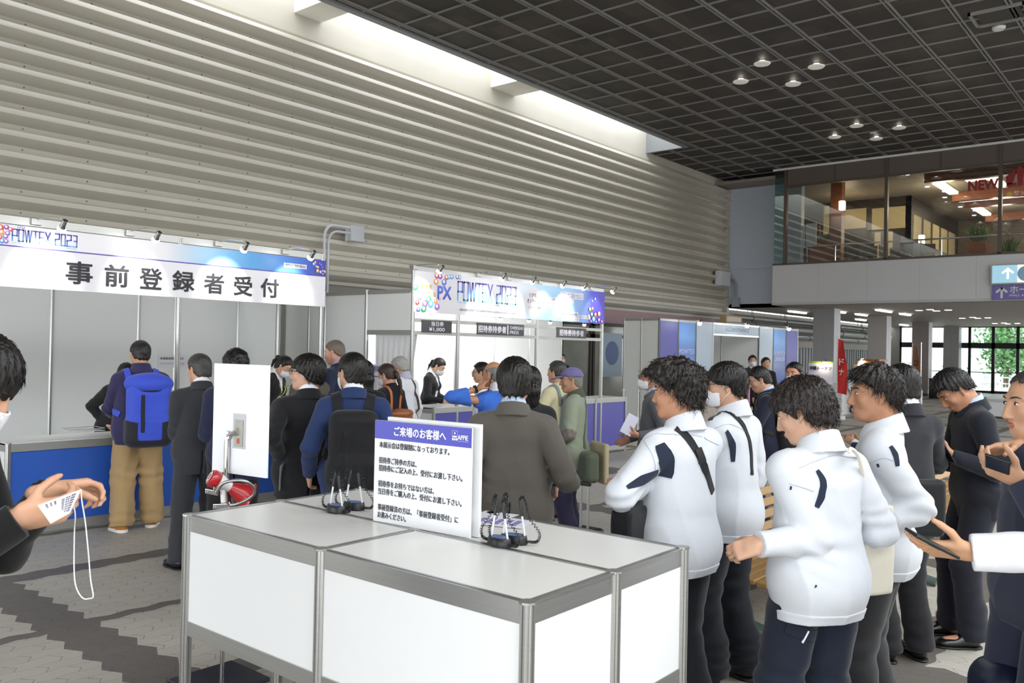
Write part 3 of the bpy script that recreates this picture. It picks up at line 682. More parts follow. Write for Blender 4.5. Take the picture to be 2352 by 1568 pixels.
def hung_sign(y0, y1, z0, z1, lines, label):
    r = wroot('hanging_sign', (-7.545, (y0+y1)/2, z0), label, 'sign')
    MB().box((-7.552, y0, z0), (-7.545, y1, z1)).build('board', SB, r)
    for s_, a, b, c, d, bo in lines: text('sign_lettering', s_, M5, a, b, c, d, SW, r, bold=bo)
    return r
hung_sign(7.325, 7.86, 1.838, 1.992, [('当日券', 7.49, 1.92, 0.22, 0.06, .02), ('¥1,000', 7.45, 1.85, 0.28, 0.055, .02)], 'black hanging price sign reading 1,000 yen')
hung_sign(8.34, 9.333, 1.838, 1.995, [('招待券持参者', 8.36, 1.868, 0.58, 0.095, .02), ('OVERSEAS', 9.02, 1.925, 0.29, 0.045, .005), ('PRESS', 9.02, 1.862, 0.19, 0.045, .005)], 'black hanging sign with OVERSEAS PRESS at its end')
MB().box((-7.545, 8.965, 1.855), (-7.543, 8.985, 1.98)).build('divider', SW, bpy.data.objects['hanging_sign.001'])
hung_sign(10.105, 10.872, 1.842, 1.992, [('招待券持参者', 10.17, 1.868, 0.63, 0.095, .02)], 'black hanging sign in front of the brown glazed doors')
for i, (x, y) in enumerate(((975, 718), (1090, 725), (1150, 731), (1215, 736), (1264, 740), (1342, 745))):
    p = atx(x, y, -7.85)
    r = wroot('under_banner_spotlight', (p.x, p.y, p.z), ('small clip-on lamp under the left end of the balloon banner', 'small clip-on lamp under the banner above the OVERSEAS PRESS sign start', 'small clip-on lamp under the banner over the OVERSEAS PRESS sign', 'small clip-on lamp under the banner below the round badge', 'small clip-on lamp under the blue part of the balloon banner', 'small clip-on lamp under the banner in front of the brown doors')[i], 'spotlight', 'lamps under the balloon banner')
    MB().tube([(-7.60, p.y-0.03, 2.085), (p.x, p.y, p.z+0.05)], 0.005, 6).build('arm', CHROME(), r)
    MB().lathe([(0.014, 0.06), (0.02, 0.05), (0.032, 0.0)], Matrix.Translation(p), 12).build('lamp_holder', CHROME(), r, smooth=True)
    MB().lathe([(0.03, 0.0), (0.022, -0.02), (0.008, -0.028)], Matrix.Translation(p), 12).build('bulb', mat('spot_bulb', '#ffffff', 0.3, emit=28), r, smooth=True)
    ld = bpy.data.lights.new('lamp_beam', 'SPOT'); ld.energy = 38; ld.spot_size = math.radians(120); ld.spot_blend = 0.8; ld.shadow_soft_size = 0.04
    lo = bpy.data.objects.new('lamp_beam', ld); C.objects.link(lo); lo.location = (p.x-0.02, p.y, p.z-0.04); lo.rotation_euler = Vector((-1.75, 0, -0.9)).to_track_quat('-Z', 'Y').to_euler(); lo.parent = r; lo.matrix_parent_inverse = _WR[r.name]

# ---------- entrance gate
GY = [16.42, 17.27, 18.12, 19.0, 21.69, 22.64, 23.55, 24.41]; EX = -9.45
b3 = wroot('entrance_gate', (EX, 20.4, 0), 'row of violet, blue and grey panels with a header reading ENTRANCE', 'gate')
VIO = mat('gate_violet', '#5350ac', 0.45); LGB = mat('gate_grey_blue', '#b3c3d3', 0.45)
def gate_blue(): 
    if 'gate_blue_fade' in bpy.data.materials: return bpy.data.materials['gate_blue_fade']
    return gradient_mat('gate_blue_fade', 2, [(0.0, '#5a6cbe'), (0.7, '#4a6cc0'), (1.3, '#7a8ccb'), (1.6, '#3a6fc4'), (2.0, '#5a98de'), (2.4, '#3f79c6')])
for i, c in ((0, VIO), (1, gate_blue()), (2, LGB), (4, LGB), (5, gate_blue()), (6, VIO)):
    wall_run(b3, (EX, GY[i]), (EX, GY[i+1]), 1, 2.40, pan=c)
MB().box((EX-0.005, GY[3]+0.02, 2.13), (EX+0.005, GY[4]-0.02, 2.36)).build('header_panel', LGB, b3)
for z in (2.36, 2.09): MB().box((EX-0.014, GY[3]+0.02, z), (EX+0.014, GY[4]-0.02, z+0.045)).build('header_rail', ALU(), b3)
text('header_lettering', '入口/ENTRANCE', FM(EX+0.007), 19.65, 2.20, 1.40, 0.12, mat('header_ink', '#4a5a6c', 0.5), b3, bold=0.0)
text('panel_lettering', 'POWTEX', FM(EX+0.007), 22.70, 1.62, 0.8, 0.12, mat('letter_lavender', '#cfd0f2', 0.5), b3, bold=0.02); text('panel_lettering', '2023', FM(EX+0.007), 22.75, 1.48, 0.7, 0.1, mat('letter_lavender', '#cfd0f2', 0.5), b3, bold=0.02)
text('panel_lettering', 'POWTEX', FM(EX+0.007), 17.32, 1.62, 0.75, 0.12, mat('letter_lavender', '#cfd0f2', 0.5), b3, bold=0.02)
wall_run(b3, (-10.35, 16.42), (EX, 16.42), 2, 2.40)
wall_run(b3, (-11.6, 21.69), (EX, 21.69), 2, 2.40); wall_run(b3, (-11.6, 19.0), (EX-0.95, 19.0), 1, 2.40, pan=mat('panel_grey_blue', '#8d96a8', 0.5))  # the last run is a dark grey-blue panel inside the passage
for x, y, z, lb in ((1607, 742, 0, 'clip-on spotlight over the grey-blue gate panel left of the ENTRANCE header'), (1716, 748, 0, 'clip-on spotlight over the end of the ENTRANCE header'), (1812, 755, 0, 'clip-on spotlight over the last violet gate panel')):
    p = atx(x, y, EX+0.4)
    r = wroot('spotlight', (EX, p.y, 2.42), lb, 'spotlight', 'gate spotlights')
    MB().tube([(EX, p.y-0.35, 2.44), (p.x-0.02, p.y, p.z+0.06)], 0.014, 8).build('arm', ALU(), r)
    MB().sphere(p, 0.05, 12, 8).build('bulb', mat('spot_bulb', '#ffffff', 0.3, emit=28), r, smooth=True)
    MB().lathe([(0.02, 0.09), (0.03, 0.08), (0.045, 0.02)], Matrix.Translation(p), 12).build('lamp_holder', CHROME(), r, smooth=True)
    ld = bpy.data.lights.new('lamp_beam', 'SPOT'); ld.energy = 26; ld.spot_size = math.radians(60); ld.spot_blend = 0.8; ld.shadow_soft_size = 0.05
    lo = bpy.data.objects.new('lamp_beam', ld); C.objects.link(lo); lo.location = p; lo.rotation_euler = Vector((-0.5, 0, -0.35)).to_track_quat('-Z', 'Y').to_euler(); lo.parent = r; lo.matrix_parent_inverse = _WR[r.name]
# brown door and hanging lightbox behind the gate
dr = wroot('door_4', (WX, 21.3, 0), None, None); dr['kind'] = 'structure'
MB().box((WX+0.36, 22.2, 0), (WX+0.42, 23.6, 2.2)).build('door_leaf', mat('brown_door', '#6d5646', 0.5, noise=0.08, nscale=3), dr); MB().box((WX+0.42, 22.88, 0.5), (WX+0.425, 23.0, 1.4)).build('door_glass', mat('door_slot_glass', '#2d2a26', 0.2), dr)
p = atx(1679, 740, -12.0)
lb_ = wroot('hanging_lightbox', (p.x, p.y, p.z), 'small cream lightbox hung behind the entrance gate header', 'sign')
MB().box((p.x-0.1, p.y-0.6, p.z-0.17), (p.x+0.1, p.y+0.6, p.z+0.22)).build('frame', mat('lightbox_frame', '#a98f6c', 0.5), lb_); MB().box((p.x+0.1, p.y-0.52, p.z-0.12), (p.x+0.105, p.y+0.52, p.z+0.17)).build('panel', mat('lightbox_panel', '#d8cfbf', 0.5), lb_)
p = atx(1673, 776, -12.0)
lb2 = wroot('hanging_lightbox', (p.x, p.y, p.z), 'small cream lightbox seen below the entrance gate header', 'sign')
MB().box((p.x-0.1, p.y-0.5, p.z-0.25), (p.x+0.1, p.y+0.5, p.z+0.2)).build('frame', mat('lightbox_frame', '#a98f6c', 0.5), lb2); MB().box((p.x+0.1, p.y-0.42, p.z-0.18), (p.x+0.105, p.y+0.42, p.z+0.14)).build('panel', mat('lightbox_panel', '#d8cfbf', 0.5), lb2)
# poster on the glazed door
ps = wroot('door_poster', (WX+0.1, 19.6, 1.0), 'pale blue poster with a dark blue ring on the brown glazed door', 'poster')
MB().box((WX+0.095, 19.2, 0.95), (WX+0.1, 20.2, 2.15)).build('sheet', mat('poster_pale_blue', '#b9cbdc', 0.5), ps)
MB().lathe([(0.33, 0), (0.33, 0.004), (0.2, 0.004)], frame_mat((WX+0.1, 19.7, 1.6), (0, 1, 0), (0, 0, 1), (1, 0, 0)), 24).build('ring_print', mat('poster_ring', '#6f86b4', 0.5), ps)
# rope stanchions beside the gate
for i, (x, y) in enumerate(((1472, 1010), (1438, 1000))):
    p = atz(x-8, y+(-12 if i == 0 else -4), 0)
    r = wroot('rope_post', (p.x, p.y, 0), ('white rope post beside the white gate panels, half hidden by the masked man' if i == 0 else 'white rope post base beside the end of the violet counter'), 'barrier post', 'rope posts')
    MB().lathe([(0.15, 0), (0.15, 0.02), (0.03, 0.035)], Matrix.Translation(p), 20).build('base', mat('white_plastic', '#dcdcd8', 0.4), r, smooth=True)
    MB().lathe([(0.018, 0.03), (0.018, 0.85), (0.03, 0.86), (0.02, 0.9)], Matrix.Translation(p), 12).build('pole', mat('white_plastic', '#dcdcd8', 0.4), r, smooth=True)
# junction boxes and conduits on the ribbed wall
JB = mat('box_grey_paint', '#c7cad0', 0.45)
q = atx(822, 535, WX+0.4)
r = wroot('junction_box', (WX+0.13, q.y, q.z), 'pale grey junction box with two bent conduits on the ribbed wall', 'junction box')
MB().box((WX+0.22, q.y-0.16, q.z-0.16), (WX+0.42, q.y+0.14, q.z+0.13)).build('box', JB, r, 0.008)
MB().box((WX+0.13, q.y-0.05, q.z-0.1), (WX+0.22, q.y+0.05, q.z+0.1)).build('bracket', JB, r)
for d in (0, 1):
    yy = q.y-0.74+0.085*d; zt = q.z+0.08-0.10*d; x = WX+0.36
    pts = [(x, q.y-0.15, zt)]+[(x, yy+0.22*(1-math.sin(a)), zt-0.22*(1-math.cos(a))) for a in [math.pi/2*k/8 for k in range(9)]]+[(x, yy, 1.9)]
    MB().tube(pts, 0.026, 10).build('conduit', JB, r, smooth=True)
q = Vector((-12.45, 26.72, 3.38))
r = wroot('junction_box', (q.x, q.y, q.z), 'small grey junction box with one conduit on the blue-grey wall', 'junction box')
MB().box((q.x-0.13, q.y-0.1, q.z-0.16), (q.x+0.13, q.y+0.02, q.z+0.16)).build('box', mat('box_dull_grey', '#9b9da0', 0.5), r, 0.01)
MB().tube([(q.x, q.y-0.05, q.z+0.15), (q.x, q.y-0.05, q.z+0.6), (q.x-0.08, q.y-0.05, q.z+0.75), (q.x-0.35, q.y-0.05, q.z+0.78)], 0.03, 8).build('conduit', mat('box_dull_grey', '#9b9da0', 0.5), r, smooth=True)
q = Vector((WX+0.25, 26.1, 4.1))
r = wroot('wall_switch_box', (q.x, q.y, q.z), 'pale box set into the last ribs of the ribbed wall', 'electrical box')
MB().box((q.x-0.12, q.y-0.35, q.z-0.22), (q.x+0.1, q.y+0.35, q.z+0.28)).build('box', JB, r, 0.01)
MB().box((q.x+0.1, q.y-0.3, q.z-0.18), (q.x+0.108, q.y+0.3, q.z+0.24)).build('cover', mat('box_cover', '#d4d6da', 0.45), r)
# ================================================================ restaurant behind the balcony glass
MUL = mat('bronze_mullion', '#5b5048', 0.4, 0.4); TRANS = mat('dark_brown_transom', '#5d534d', 0.45)
RGL = glassmat('restaurant_glass', (0.86, 0.89, 0.88), 0.05)
TGL = glassmat('teal_edge_glass', (0.62, 0.78, 0.78), 0.10)
rf = wroot('window_30', (-4, BY, 4.47), None, None); rf['kind'] = 'structure'
mb = MB()
mb.box((-10.78, BY-0.03, 4.44), (9, BY+0.1, 4.50))
mb.box((-10.45, BY, 6.86), (9, BY+0.08, 6.93)); mb.box((-10.45, BY-0.02, 7.40), (9, BY+0.08, CZ))
for x in (-10.40, -7.41, -4.51, -1.6, 1.3, 4.2, 7.1): mb.box((x-0.045, BY-0.03, 4.47), (x+0.045, BY+0.1, 7.42))
mb.build('window_frame', MUL, rf)
MB().box((-10.4, BY+0.02, 6.93), (9, BY+0.05, 7.40)).build('window_spandrel', TRANS, rf)
sb = MB()
for x in (-8.9, -5.98, -3.05, -0.1): sb.box((x-0.03, BY+0.005, 6.93), (x+0.03, BY+0.055, 7.40))
sb.build('window_trim', mat('spandrel_joint', '#4a423d', 0.5), rf)
MB().box((-10.4, BY+0.03, 4.5), (9, BY+0.042, 6.86)).build('window_pane', RGL, rf)
MB().box((-10.76, BY+0.03, 4.5), (-10.44, BY+0.042, 7.42)).build('window_corner_pane', TGL, rf)
struct(bx('trim_31', (-10.8, BY-0.06, CZ-0.09), (9, BY-0.02, CZ-0.03), mat('white_plastic', '#dcdcd8', 0.4)))
# handrail
hr = wroot('handrail', (-7, BY+0.6, 4.42), 'steel handrail on thin posts just inside the restaurant glass', 'handrail')
MB().tube([(-9.99, BY+0.6, 5.05), (8, BY+0.6, 5.02)], 0.028, 10).build('rail', CHROME(), hr, smooth=True)
for x in (-10.6, -9.05, -7.55, -6.07, -4.0, -2.5): MB().tube([(x, BY+0.6, 4.42), (x, BY+0.6, 5.05)], 0.018, 8).build('post', CHROME(), hr, smooth=True)
# interior
WOOD = mat('restaurant_wood', '#8a4a26', 0.35, noise=0.15, nscale=4); DKW = mat('restaurant_dark_wood', '#2e2420', 0.4); CREAM = mat('restaurant_cream', '#cdb98f', 0.5)
struct(bx('ceiling_restaurant', (-13, BY+0.1, 7.2), (9, 40, 7.3), mat('restaurant_ceiling', '#8a8177', 0.5)))
struct(bx('wall_restaurant_back', (-13, 38, 4.4), (9, 38.2, 7.3), mat('restaurant_back_wall', '#6d5844', 0.5)))
struct(bx('wall_restaurant_side', (-12.9, 27.1, 4.4), (-12.7, 38, 7.3), DKW))
pw = MB(); pw.cur = 0; pw.box((-12.7, 31.0, 4.42), (-8.15, 31.15, 7.2)); pw.cur = 1
for x0, x1, z0, z1 in ((-12.2, -11.9, 4.5, 7.1), (-11.1, -10.9, 4.5, 7.1), (-10.4, -9.6, 6.2, 6.9), (-9.4, -8.3, 6.1, 6.85), (-9.3, -9.1, 4.5, 6.0), (-8.9, -8.7, 4.5, 6.0)): pw.box((x0, 30.97, z0), (x1, 31.0, z1))
struct(pw.build('wall_restaurant_partition', [DKW, CREAM]))
ps_ = MB(); ps_.cur = 0; ps_.box((-8.3, 31, 4.42), (-8.15, 38, 7.2)); ps_.cur = 1
for k in range(5): ps_.box((-8.15, 31.4+k*1.25, 5.7), (-8.12, 32.35+k*1.25, 6.6)); ps_.box((-8.15, 31.6+k*1.25, 4.6), (-8.12, 32.2+k*1.25, 5.5))
struct(ps_.build('wall_restaurant_screen', [DKW, CREAM]))
struct(bx('pillar_wood', (-9.55, 27.25, 4.42), (-9.2, 27.55, 7.2), WOOD))
wmb = MB()
for y0 in (28.0, 33.3): wmb.box((-6.9, y0-0.3, 6.95), (-3.2, y0-0.05, 7.2)); wmb.box((-6.9, y0+3.2, 6.9), (-2, y0+3.45, 7.2))
struct(wmb.build('beam_restaurant', WOOD))
WARM = mat('warm_strip_lens', '#fff3d8', 0.4, emit=4.5, emitcol='#ffe9c0'); COOL = mat('cool_strip_lens', '#ffffff', 0.4, emit=2.2, emitcol='#e8f2ff')
def strip(x0, y0, x1, y1, z, m, label, w=0.13):
    r = wroot('strip_light', ((x0+x1)/2, (y0+y1)/2, z), label, 'ceiling light', 'restaurant strip lights')
    if abs(x1-x0) > abs(y1-y0): lo, hi = (x0, y0-w, z), (x1, y0+w, z+0.06)
    else: lo, hi = (x0-w, y0, z), (x0+w, y1, z+0.06)
    MB().box(lo, hi).build('tube', m, r); MB().box((lo[0]-0.03, lo[1]-0.03, z+0.06), (hi[0]+0.03, hi[1]+0.03, 7.2)).build('housing', mat('white_plastic', '#dcdcd8', 0.4), r)
strip(-6.8, 28.1, -6.8, 31.0, 7.1, WARM, 'long warm strip light running back from the middle mullion of the restaurant')
strip(-6.8, 33.3, -6.8, 36.3, 7.1, WARM, 'second long warm strip light deeper in the restaurant')
strip(-6.0, 28.85, -5.45, 28.85, 7.1, WARM, 'short warm panel light above the red NEW letters', 0.22)
strip(-6.2, 28.05, -5.3, 28.05, 7.12, WARM, 'narrow warm light edge along the window top of the restaurant', 0.05)
strip(-5.3, 28.0, -5.3, 30.6, 7.1, WARM, 'warm strip light running back behind the red letters')
strip(-6.84, 32.3, -3.5, 32.3, 7.05, COOL, 'cool white cross strip light below the red letters')
strip(-4.6, 33.5, -3.9, 33.5, 7.1, WARM, 'short warm panel light under the yellow star', 0.25)
strip(-6.0, 37.0, -3.0, 37.0, 7.05, COOL, 'cool white cross strip light deepest in the restaurant')
for (x, y, e, c) in ((-6.8, 29.5, 60, (1, .85, .6)), (-6, 34.5, 60, (1, .9, .7)), (-9.8, 29.5, 22, (1, .75, .45)), (-3.5, 30, 40, (1, .88, .65))):
    ld = bpy.data.lights.new('restaurant_lamp_light', 'POINT'); ld.energy = e; ld.color = c; ld.shadow_soft_size = 0.3
    lo = bpy.data.objects.new('restaurant_lamp_light', ld); C.objects.link(lo); lo.location = (x, y, 6.5)
for (x, y, z, lb) in ((-9.1, 27.0, 6.38, 'glowing cream wall lamp on the orange wood pillar behind the glass'), (-7.72, 30.8, 5.65, 'glowing cream wall lamp right of the middle mullion behind the glass')):
    r = wroot('wall_lamp', (x, y, z), lb, 'lamp', 'restaurant wall lamps')
    MB().box((x-0.085, y-0.085, z-0.16), (x+0.085, y+0.085, z+0.13)).build('lamp_shade', mat('lamp_shade_glow', '#fff3d8', 0.5, emit=6, emitcol='#fff0cc'), r, 0.03)
    MB().box((x-0.03, y+0.06, z-0.05), (x+0.03, y+0.3, z+0.02)).build('bracket', DKW, r)
for i in range(9):
    x, y = -7.3, 27.4+i*1.15
    tag(MB().lathe([(0.06, 7.185), (0.075, 7.19), (0.075, 7.2)], Matrix.Translation((x+(0.25 if i % 2 else 0), y, 0)), 14).build('ceiling_downlight', COOL), 'tiny round downlight in a line along the grey restaurant ceiling', 'ceiling light', 'restaurant downlights')
def planter(x, y, w, d, h, col, label, hgt, n, seed):
    r = wroot('planter', (x, y, 4.42), label, 'planter', 'restaurant planters')
    MB().box((x-w/2, y-d/2, 4.42), (x+w/2, y+d/2, 4.42+h)).build('box', col, r, 0.01)
    rnd = random.Random(seed); mb = MB()
    for k in range(n):
        bx_, by_ = x+(rnd.random()-.5)*w*.8, y+(rnd.random()-.5)*d*.8; a = rnd.random()*6.28; l = hgt*(0.6+0.5*rnd.random()); s_ = 0.25+0.5*rnd.random()
        p0 = Vector((bx_, by_, 4.42+h-0.02)); p1 = p0+Vector((math.cos(a)*l*s_*.5, math.sin(a)*l*s_*.5, l*.7)); p2 = p0+Vector((math.cos(a)*l*s_*1.3, math.sin(a)*l*s_*1.3, l))
        w_ = Vector((-math.sin(a), math.cos(a), 0))*0.018
        mb.add([p0-w_, p0+w_, p1-w_, p1+w_, p2], [(0, 1, 3, 2), (2, 3, 4)])
    mb.build('foliage', mat('planter_green', '#5c7a33', 0.6, noise=0.25, nscale=8), r)
planter(-9.85, 27.6, 0.75, 0.4, 0.95, WOOD, 'reddish planter box with low grass beside the white chairs', 0.25, 160, 3)
planter(-5.75, 29.5, 0.5, 0.5, 0.85, WOOD, 'brown planter box with a tall grassy plant behind the handrail', 0.55, 160, 5)
planter(-5.05, 30.4, 0.5, 0.5, 0.55, WOOD, 'low brown planter with a dark plant right of the tall grassy one', 0.5, 120, 6)
def diner_chair(x, y, col, label, rz=0.0, group=None):
    r = empty('chair', (x, y, 4.42), label, 'chair', rz, group)
    MB().box((-0.21, -0.21, 0.43), (0.21, 0.21, 0.47)).build('seat', col, r, 0.01)
    MB().box((-0.20, 0.18, 0.5), (0.20, 0.21, 0.9)).build('backrest', col, r, 0.01)
    for sx in (-1, 1):
        for sy in (-1, 1): MB().tube([(sx*.19, sy*.19, 0), (sx*.18, sy*.18, 0.44)], 0.016, 6).build('leg', col, r)
    return r
for i in range(8): diner_chair(-9.6+0.72*(i % 4)/1.6, 28.3+1.2*(i//4)+0.62*(i % 2), DKW, ('dark wooden chair in the first row of restaurant tables' if i < 4 else 'dark wooden chair in the second row of restaurant tables'), 0.4*i, 'dark restaurant chairs')
for i in range(5): diner_chair(-7.6+0.33*(i % 3), 28.4+1.3*(i//3)+0.62*(i % 2), DKW, 'dark wooden chair near the tall grassy planter in the restaurant', 0.9*i, 'dark chairs by the planter')
for x, z, lb in ((-10.42, 5.11, 'white padded folding panel nearest the restaurant corner'), (-10.05, 5.15, 'white padded folding panel with an orange edge beside the grass planter')):
    r = wroot('folded_table', (x, 27.0, 4.42), lb, 'folded table')
    MB().box((x-0.17, 26.95, z), (x+0.17, 27.0, z+0.72)).build('top', mat('white_plastic', '#dcdcd8', 0.4), r, 0.02)
    MB().tube([(x+0.1, 27.02, z+0.5), (x+0.24, 27.05, z+0.66), (x+0.26, 27.05, z+0.3)], 0.02, 6).build('edge_trim', mat('orange_edge', '#c87a2c', 0.5), r)
    MB().tube([(x-0.15, 27.0, z+0.1), (x-0.15, 27.1, 4.42)], 0.015, 6).build('leg', CHROME(), r)
# lettering on the glass
RM = frame_mat((0, BY-0.04, 0), (1, 0, 0), (0, 0, 1), (0, -1, 0))
RED = mat('red_letter', '#8a1f24', 0.4)
ns = wroot('window_lettering', (-4.7, BY-0.03, 6.0), 'dark red NEW lettering fixed to the restaurant glass', 'sign')
text('letter_new', 'NEW', RM, -5.28, 6.20, 0.74, 0.29, RED, ns, bold=0.05)
glyph = MB()
def poly(pts): glyph.add([RM @ Vector((x, z, 0)) for x, z in pts], [tuple(range(len(pts)))])
poly([(-4.36, 6.27), (-4.22, 6.30), (-4.12, 6.62), (-4.20, 6.68), (-4.25, 6.60), (-4.38, 6.50)]); poly([(-4.38, 6.22), (-4.14, 6.24), (-4.12, 6.32), (-4.34, 6.32)]); poly([(-4.16, 6.60), (-4.06, 6.76), (-3.96, 6.66), (-3.98, 6.26), (-4.10, 6.22), (-4.12, 6.55)])
for k in range(14):
    a0, a1 = math.pi*(0.45+k*0.1), math.pi*(0.45+(k+1)*0.1); c = (-3.74, 6.47)
    glyph.add([RM @ Vector((c[0]+r_*math.cos(a), c[1]+r_*1.15*math.sin(a), 0)) for r_, a in ((.22, a0), (.22, a1), (.1, a1), (.1, a0))], [(0, 1, 2, 3)])
glyph.build('letter_red_mark', RED, ns)
st = MB().add([RM @ Vector((-4.29+(0.085 if k % 2 == 0 else 0.036)*math.sin(k*math.pi/5), 6.03+(0.085 if k % 2 == 0 else 0.036)*math.cos(k*math.pi/5), 0)) for k in range(10)], [tuple(range(10))]).build('star_mark', mat('star_yellow', '#d8b63a', 0.5), ns)
text('letter_white', 'サッ', RM, -4.18, 5.98, 0.24, 0.13, mat('letter_pale', '#d9dcdc', 0.5), ns)
# hall signs on the band
sg = wroot('direction_sign', (-4.0, BY-0.1, 3.67), 'light blue lit direction sign with a white up arrow on the balcony band', 'sign')
MB().box((-4.68, BY-0.14, 3.635), (-2.4, BY-0.02, 4.17)).build('frame', mat('sign_frame_grey', '#a7a7a2', 0.4, 0.4), sg)
MB().box((-4.645, BY-0.145, 3.67), (-4.06, BY-0.14, 4.135)).build('panel', mat('sign_light_blue', '#9cc6da', 0.4, emit=0.45, emitcol='#9cc6da'), sg)
MB().box((-4.06, BY-0.145, 3.67), (-2.45, BY-0.14, 4.135)).build('panel', mat('sign_lit_white', '#efeee6', 0.4, emit=0.5, emitcol='#efeee6'), sg)
def arrow(x, z, s_, y, m, par):
    M = frame_mat((x, y, z), (1, 0, 0), (0, 0, 1), (0, -1, 0)); mb = MB()
    for pl in ([(-.09, -.5), (.09, -.5), (.09, .28), (-.09, .28)], [(0, .5), (.13, .37), (-.38, -.05), (-.5, .08)], [(0, .5), (.5, .08), (.38, -.05), (-.13, .37)]):
        mb.add([M @ Vector((a*s_, b*s_, 0)) for a, b in pl], [(0, 1, 2, 3)])
    return mb.build('arrow', m, par)
SWH = mat('sign_white', '#f2f2ee', 0.4, emit=0.5)
arrow(-4.28, 3.92, 0.30, BY-0.147, SWH, sg)
MB().lathe([(0.20, 0), (0.20, 0.003), (0.14, 0.003)], frame_mat((-3.86, BY-0.147, 3.90), (1, 0, 0), (0, 0, 1), (0, -1, 0)), 28).build('number_ring', mat('sign_ring_blue', '#8fb9cf', 0.4), sg)
s2 = wroot('hall_sign', (-4.0, BY-0.06, 3.22), 'violet sign with a white up arrow reading HALL 6', 'sign')
MB().box((-4.655, BY-0.06, 3.225), (-2.4, BY-0.03, 3.615)).build('board', mat('sign_violet', '#6f68a5', 0.45), s2)
SWG = mat('sign_pale_grey', '#d5d4dc', 0.5)
arrow(-4.43, 3.42, 0.30, BY-0.063, SWG, s2)
text('sign_lettering', 'ホール', frame_mat((0, BY-0.063, 0), (1, 0, 0), (0, 0, 1), (0, -1, 0)), -4.24, 3.40, 0.62, 0.19, SWG, s2, bold=0.02)
text('sign_lettering', 'HALL 6', frame_mat((0, BY-0.063, 0), (1, 0, 0), (0, 0, 1), (0, -1, 0)), -4.25, 3.31, 0.33, 0.065, SWG, s2, bold=0.01)

# ================================================================ stalls under the balcony
p = atz(1885, 985, 0)
stl = wroot('food_stall', (-7.6, 24.3, 0), 'white stall table with a doughnut sign board under the balcony', 'stall')
q0, q1 = aty(1857, 830, 24.3), aty(1912, 900, 24.3)
MB().box((q0.x, 24.3, q1.z-0.2), (q1.x, 24.33, q0.z)).build('sign_board', mat('paper_white', '#dcdbe2', 0.6), stl)
MB().box((q0.x, 24.29, q0.z-0.04), (q1.x, 24.3, q0.z+0.01)).build('green_strip', mat('lime_strip', '#a5cc2f', 0.5), stl)
text('sign_lettering', '沖縄ドーナツ', frame_mat((0, 24.285, 0), (1, 0, 0), (0, 0, 1), (0, -1, 0)), q0.x+0.03, q0.z-0.24, (q1.x-q0.x)-0.06, 0.12, INK, stl, bold=0.03)
MB().box((q0.x-0.2, 24.2, 0), (q1.x+0.3, 25.0, 0.85)).build('table', mat('white_plastic', '#dcdcd8', 0.4), stl)
for x in (q0.x+0.02, q1.x-0.02): MB().tube([(x, 24.34, 0.8), (x, 24.34, q0.z)], 0.012, 6).build('post', CHROME(), stl)
def bulb_lamp(x, y, label):
    p = aty(x, y, 24.2)
    r = wroot('clip_lamp', (p.x, p.y, p.z), label, 'lamp', 'stall lamps')
    MB().sphere(p, 0.06, 12, 8).build('bulb', mat('warm_bulb', '#fff4dd', 0.3, emit=14, emitcol='#fff0d8'), r, smooth=True)
    MB().tube([(p.x, p.y, p.z+0.05), (p.x, p.y+0.03, p.z+0.13), (p.x, p.y+0.15, p.z+0.14)], 0.012, 6).build('arm', DKW, r)
bulb_lamp(1886, 838, 'bare bulb clipped to the doughnut sign, lower one'); bulb_lamp(1896, 836, 'bare bulb clipped to the doughnut sign, upper one')
def nobori(x, ytop, ybot, Y, col, label, w, tcol, body, side=1):
    a = aty(x, ytop, Y)
    r = wroot('banner_flag', (a.x, Y, 0), label, 'flag')
    MB().tube([(a.x, Y, 0.03), (a.x, Y, a.z)], 0.014, 8).build('pole', mat('white_plastic', '#dcdcd8', 0.4), r)
    MB().lathe([(0.22, 0), (0.22, 0.09), (0.05, 0.12), (0.02, 0.2)], Matrix.Translation((a.x, Y, 0)), 18).build('base', mat('flag_base_white', '#d9dcdd', 0.4), r, smooth=True)
    mb = MB(); n, vs = 18, []
    for i in range(n+1):
        t = i/n; z = a.z-0.06-t*(a.z-0.75)
        for j in range(6): s_ = j/5; vs.append((a.x+side*s_*w*(0.55+0.45*min(1, t*2.2)), Y+0.05*math.sin(t*7+s_*3)*s_, z-0.05*s_))
    mb.add(vs, [(i*6+j, i*6+j+1, (i+1)*6+j+1, (i+1)*6+j) for i in range(n) for j in range(5)]).build('cloth', col, r, smooth='all')
    M = frame_mat((0, Y-0.06, 0), (1, 0, 0), (0, 0, 1), (0, -1, 0))
    for k, ch in enumerate(body): text('flag_lettering', ch, M, a.x+side*(w*0.25) - (0 if side > 0 else w*.5), a.z-0.75-k*0.27, w*0.5, 0.17, tcol, r, bold=0.02)
nobori(1924, 772, 900, 22.5, mat('flag_red', '#c5261f', 0.55), 'tall red banner flag with white lettering by the doughnut sign', 0.26, mat('letter_pale', '#d9dcdc', 0.5), 'ドナ')
nobori(2096, 788, 920, 30.5, mat('flag_brown', '#8a5a3c', 0.55), 'brown banner flag with dark lettering and a white base', 0.26, INK, 'コーヒ')
mbp = aty(2116, 786, 30.6); tag(MB().tube([(mbp.x, 30.6, 0.02), (mbp.x, 30.6, mbp.z)], 0.013, 8).build('banner_pole', CHROME()), 'bare thin banner pole beside the brown banner flag', 'pole')
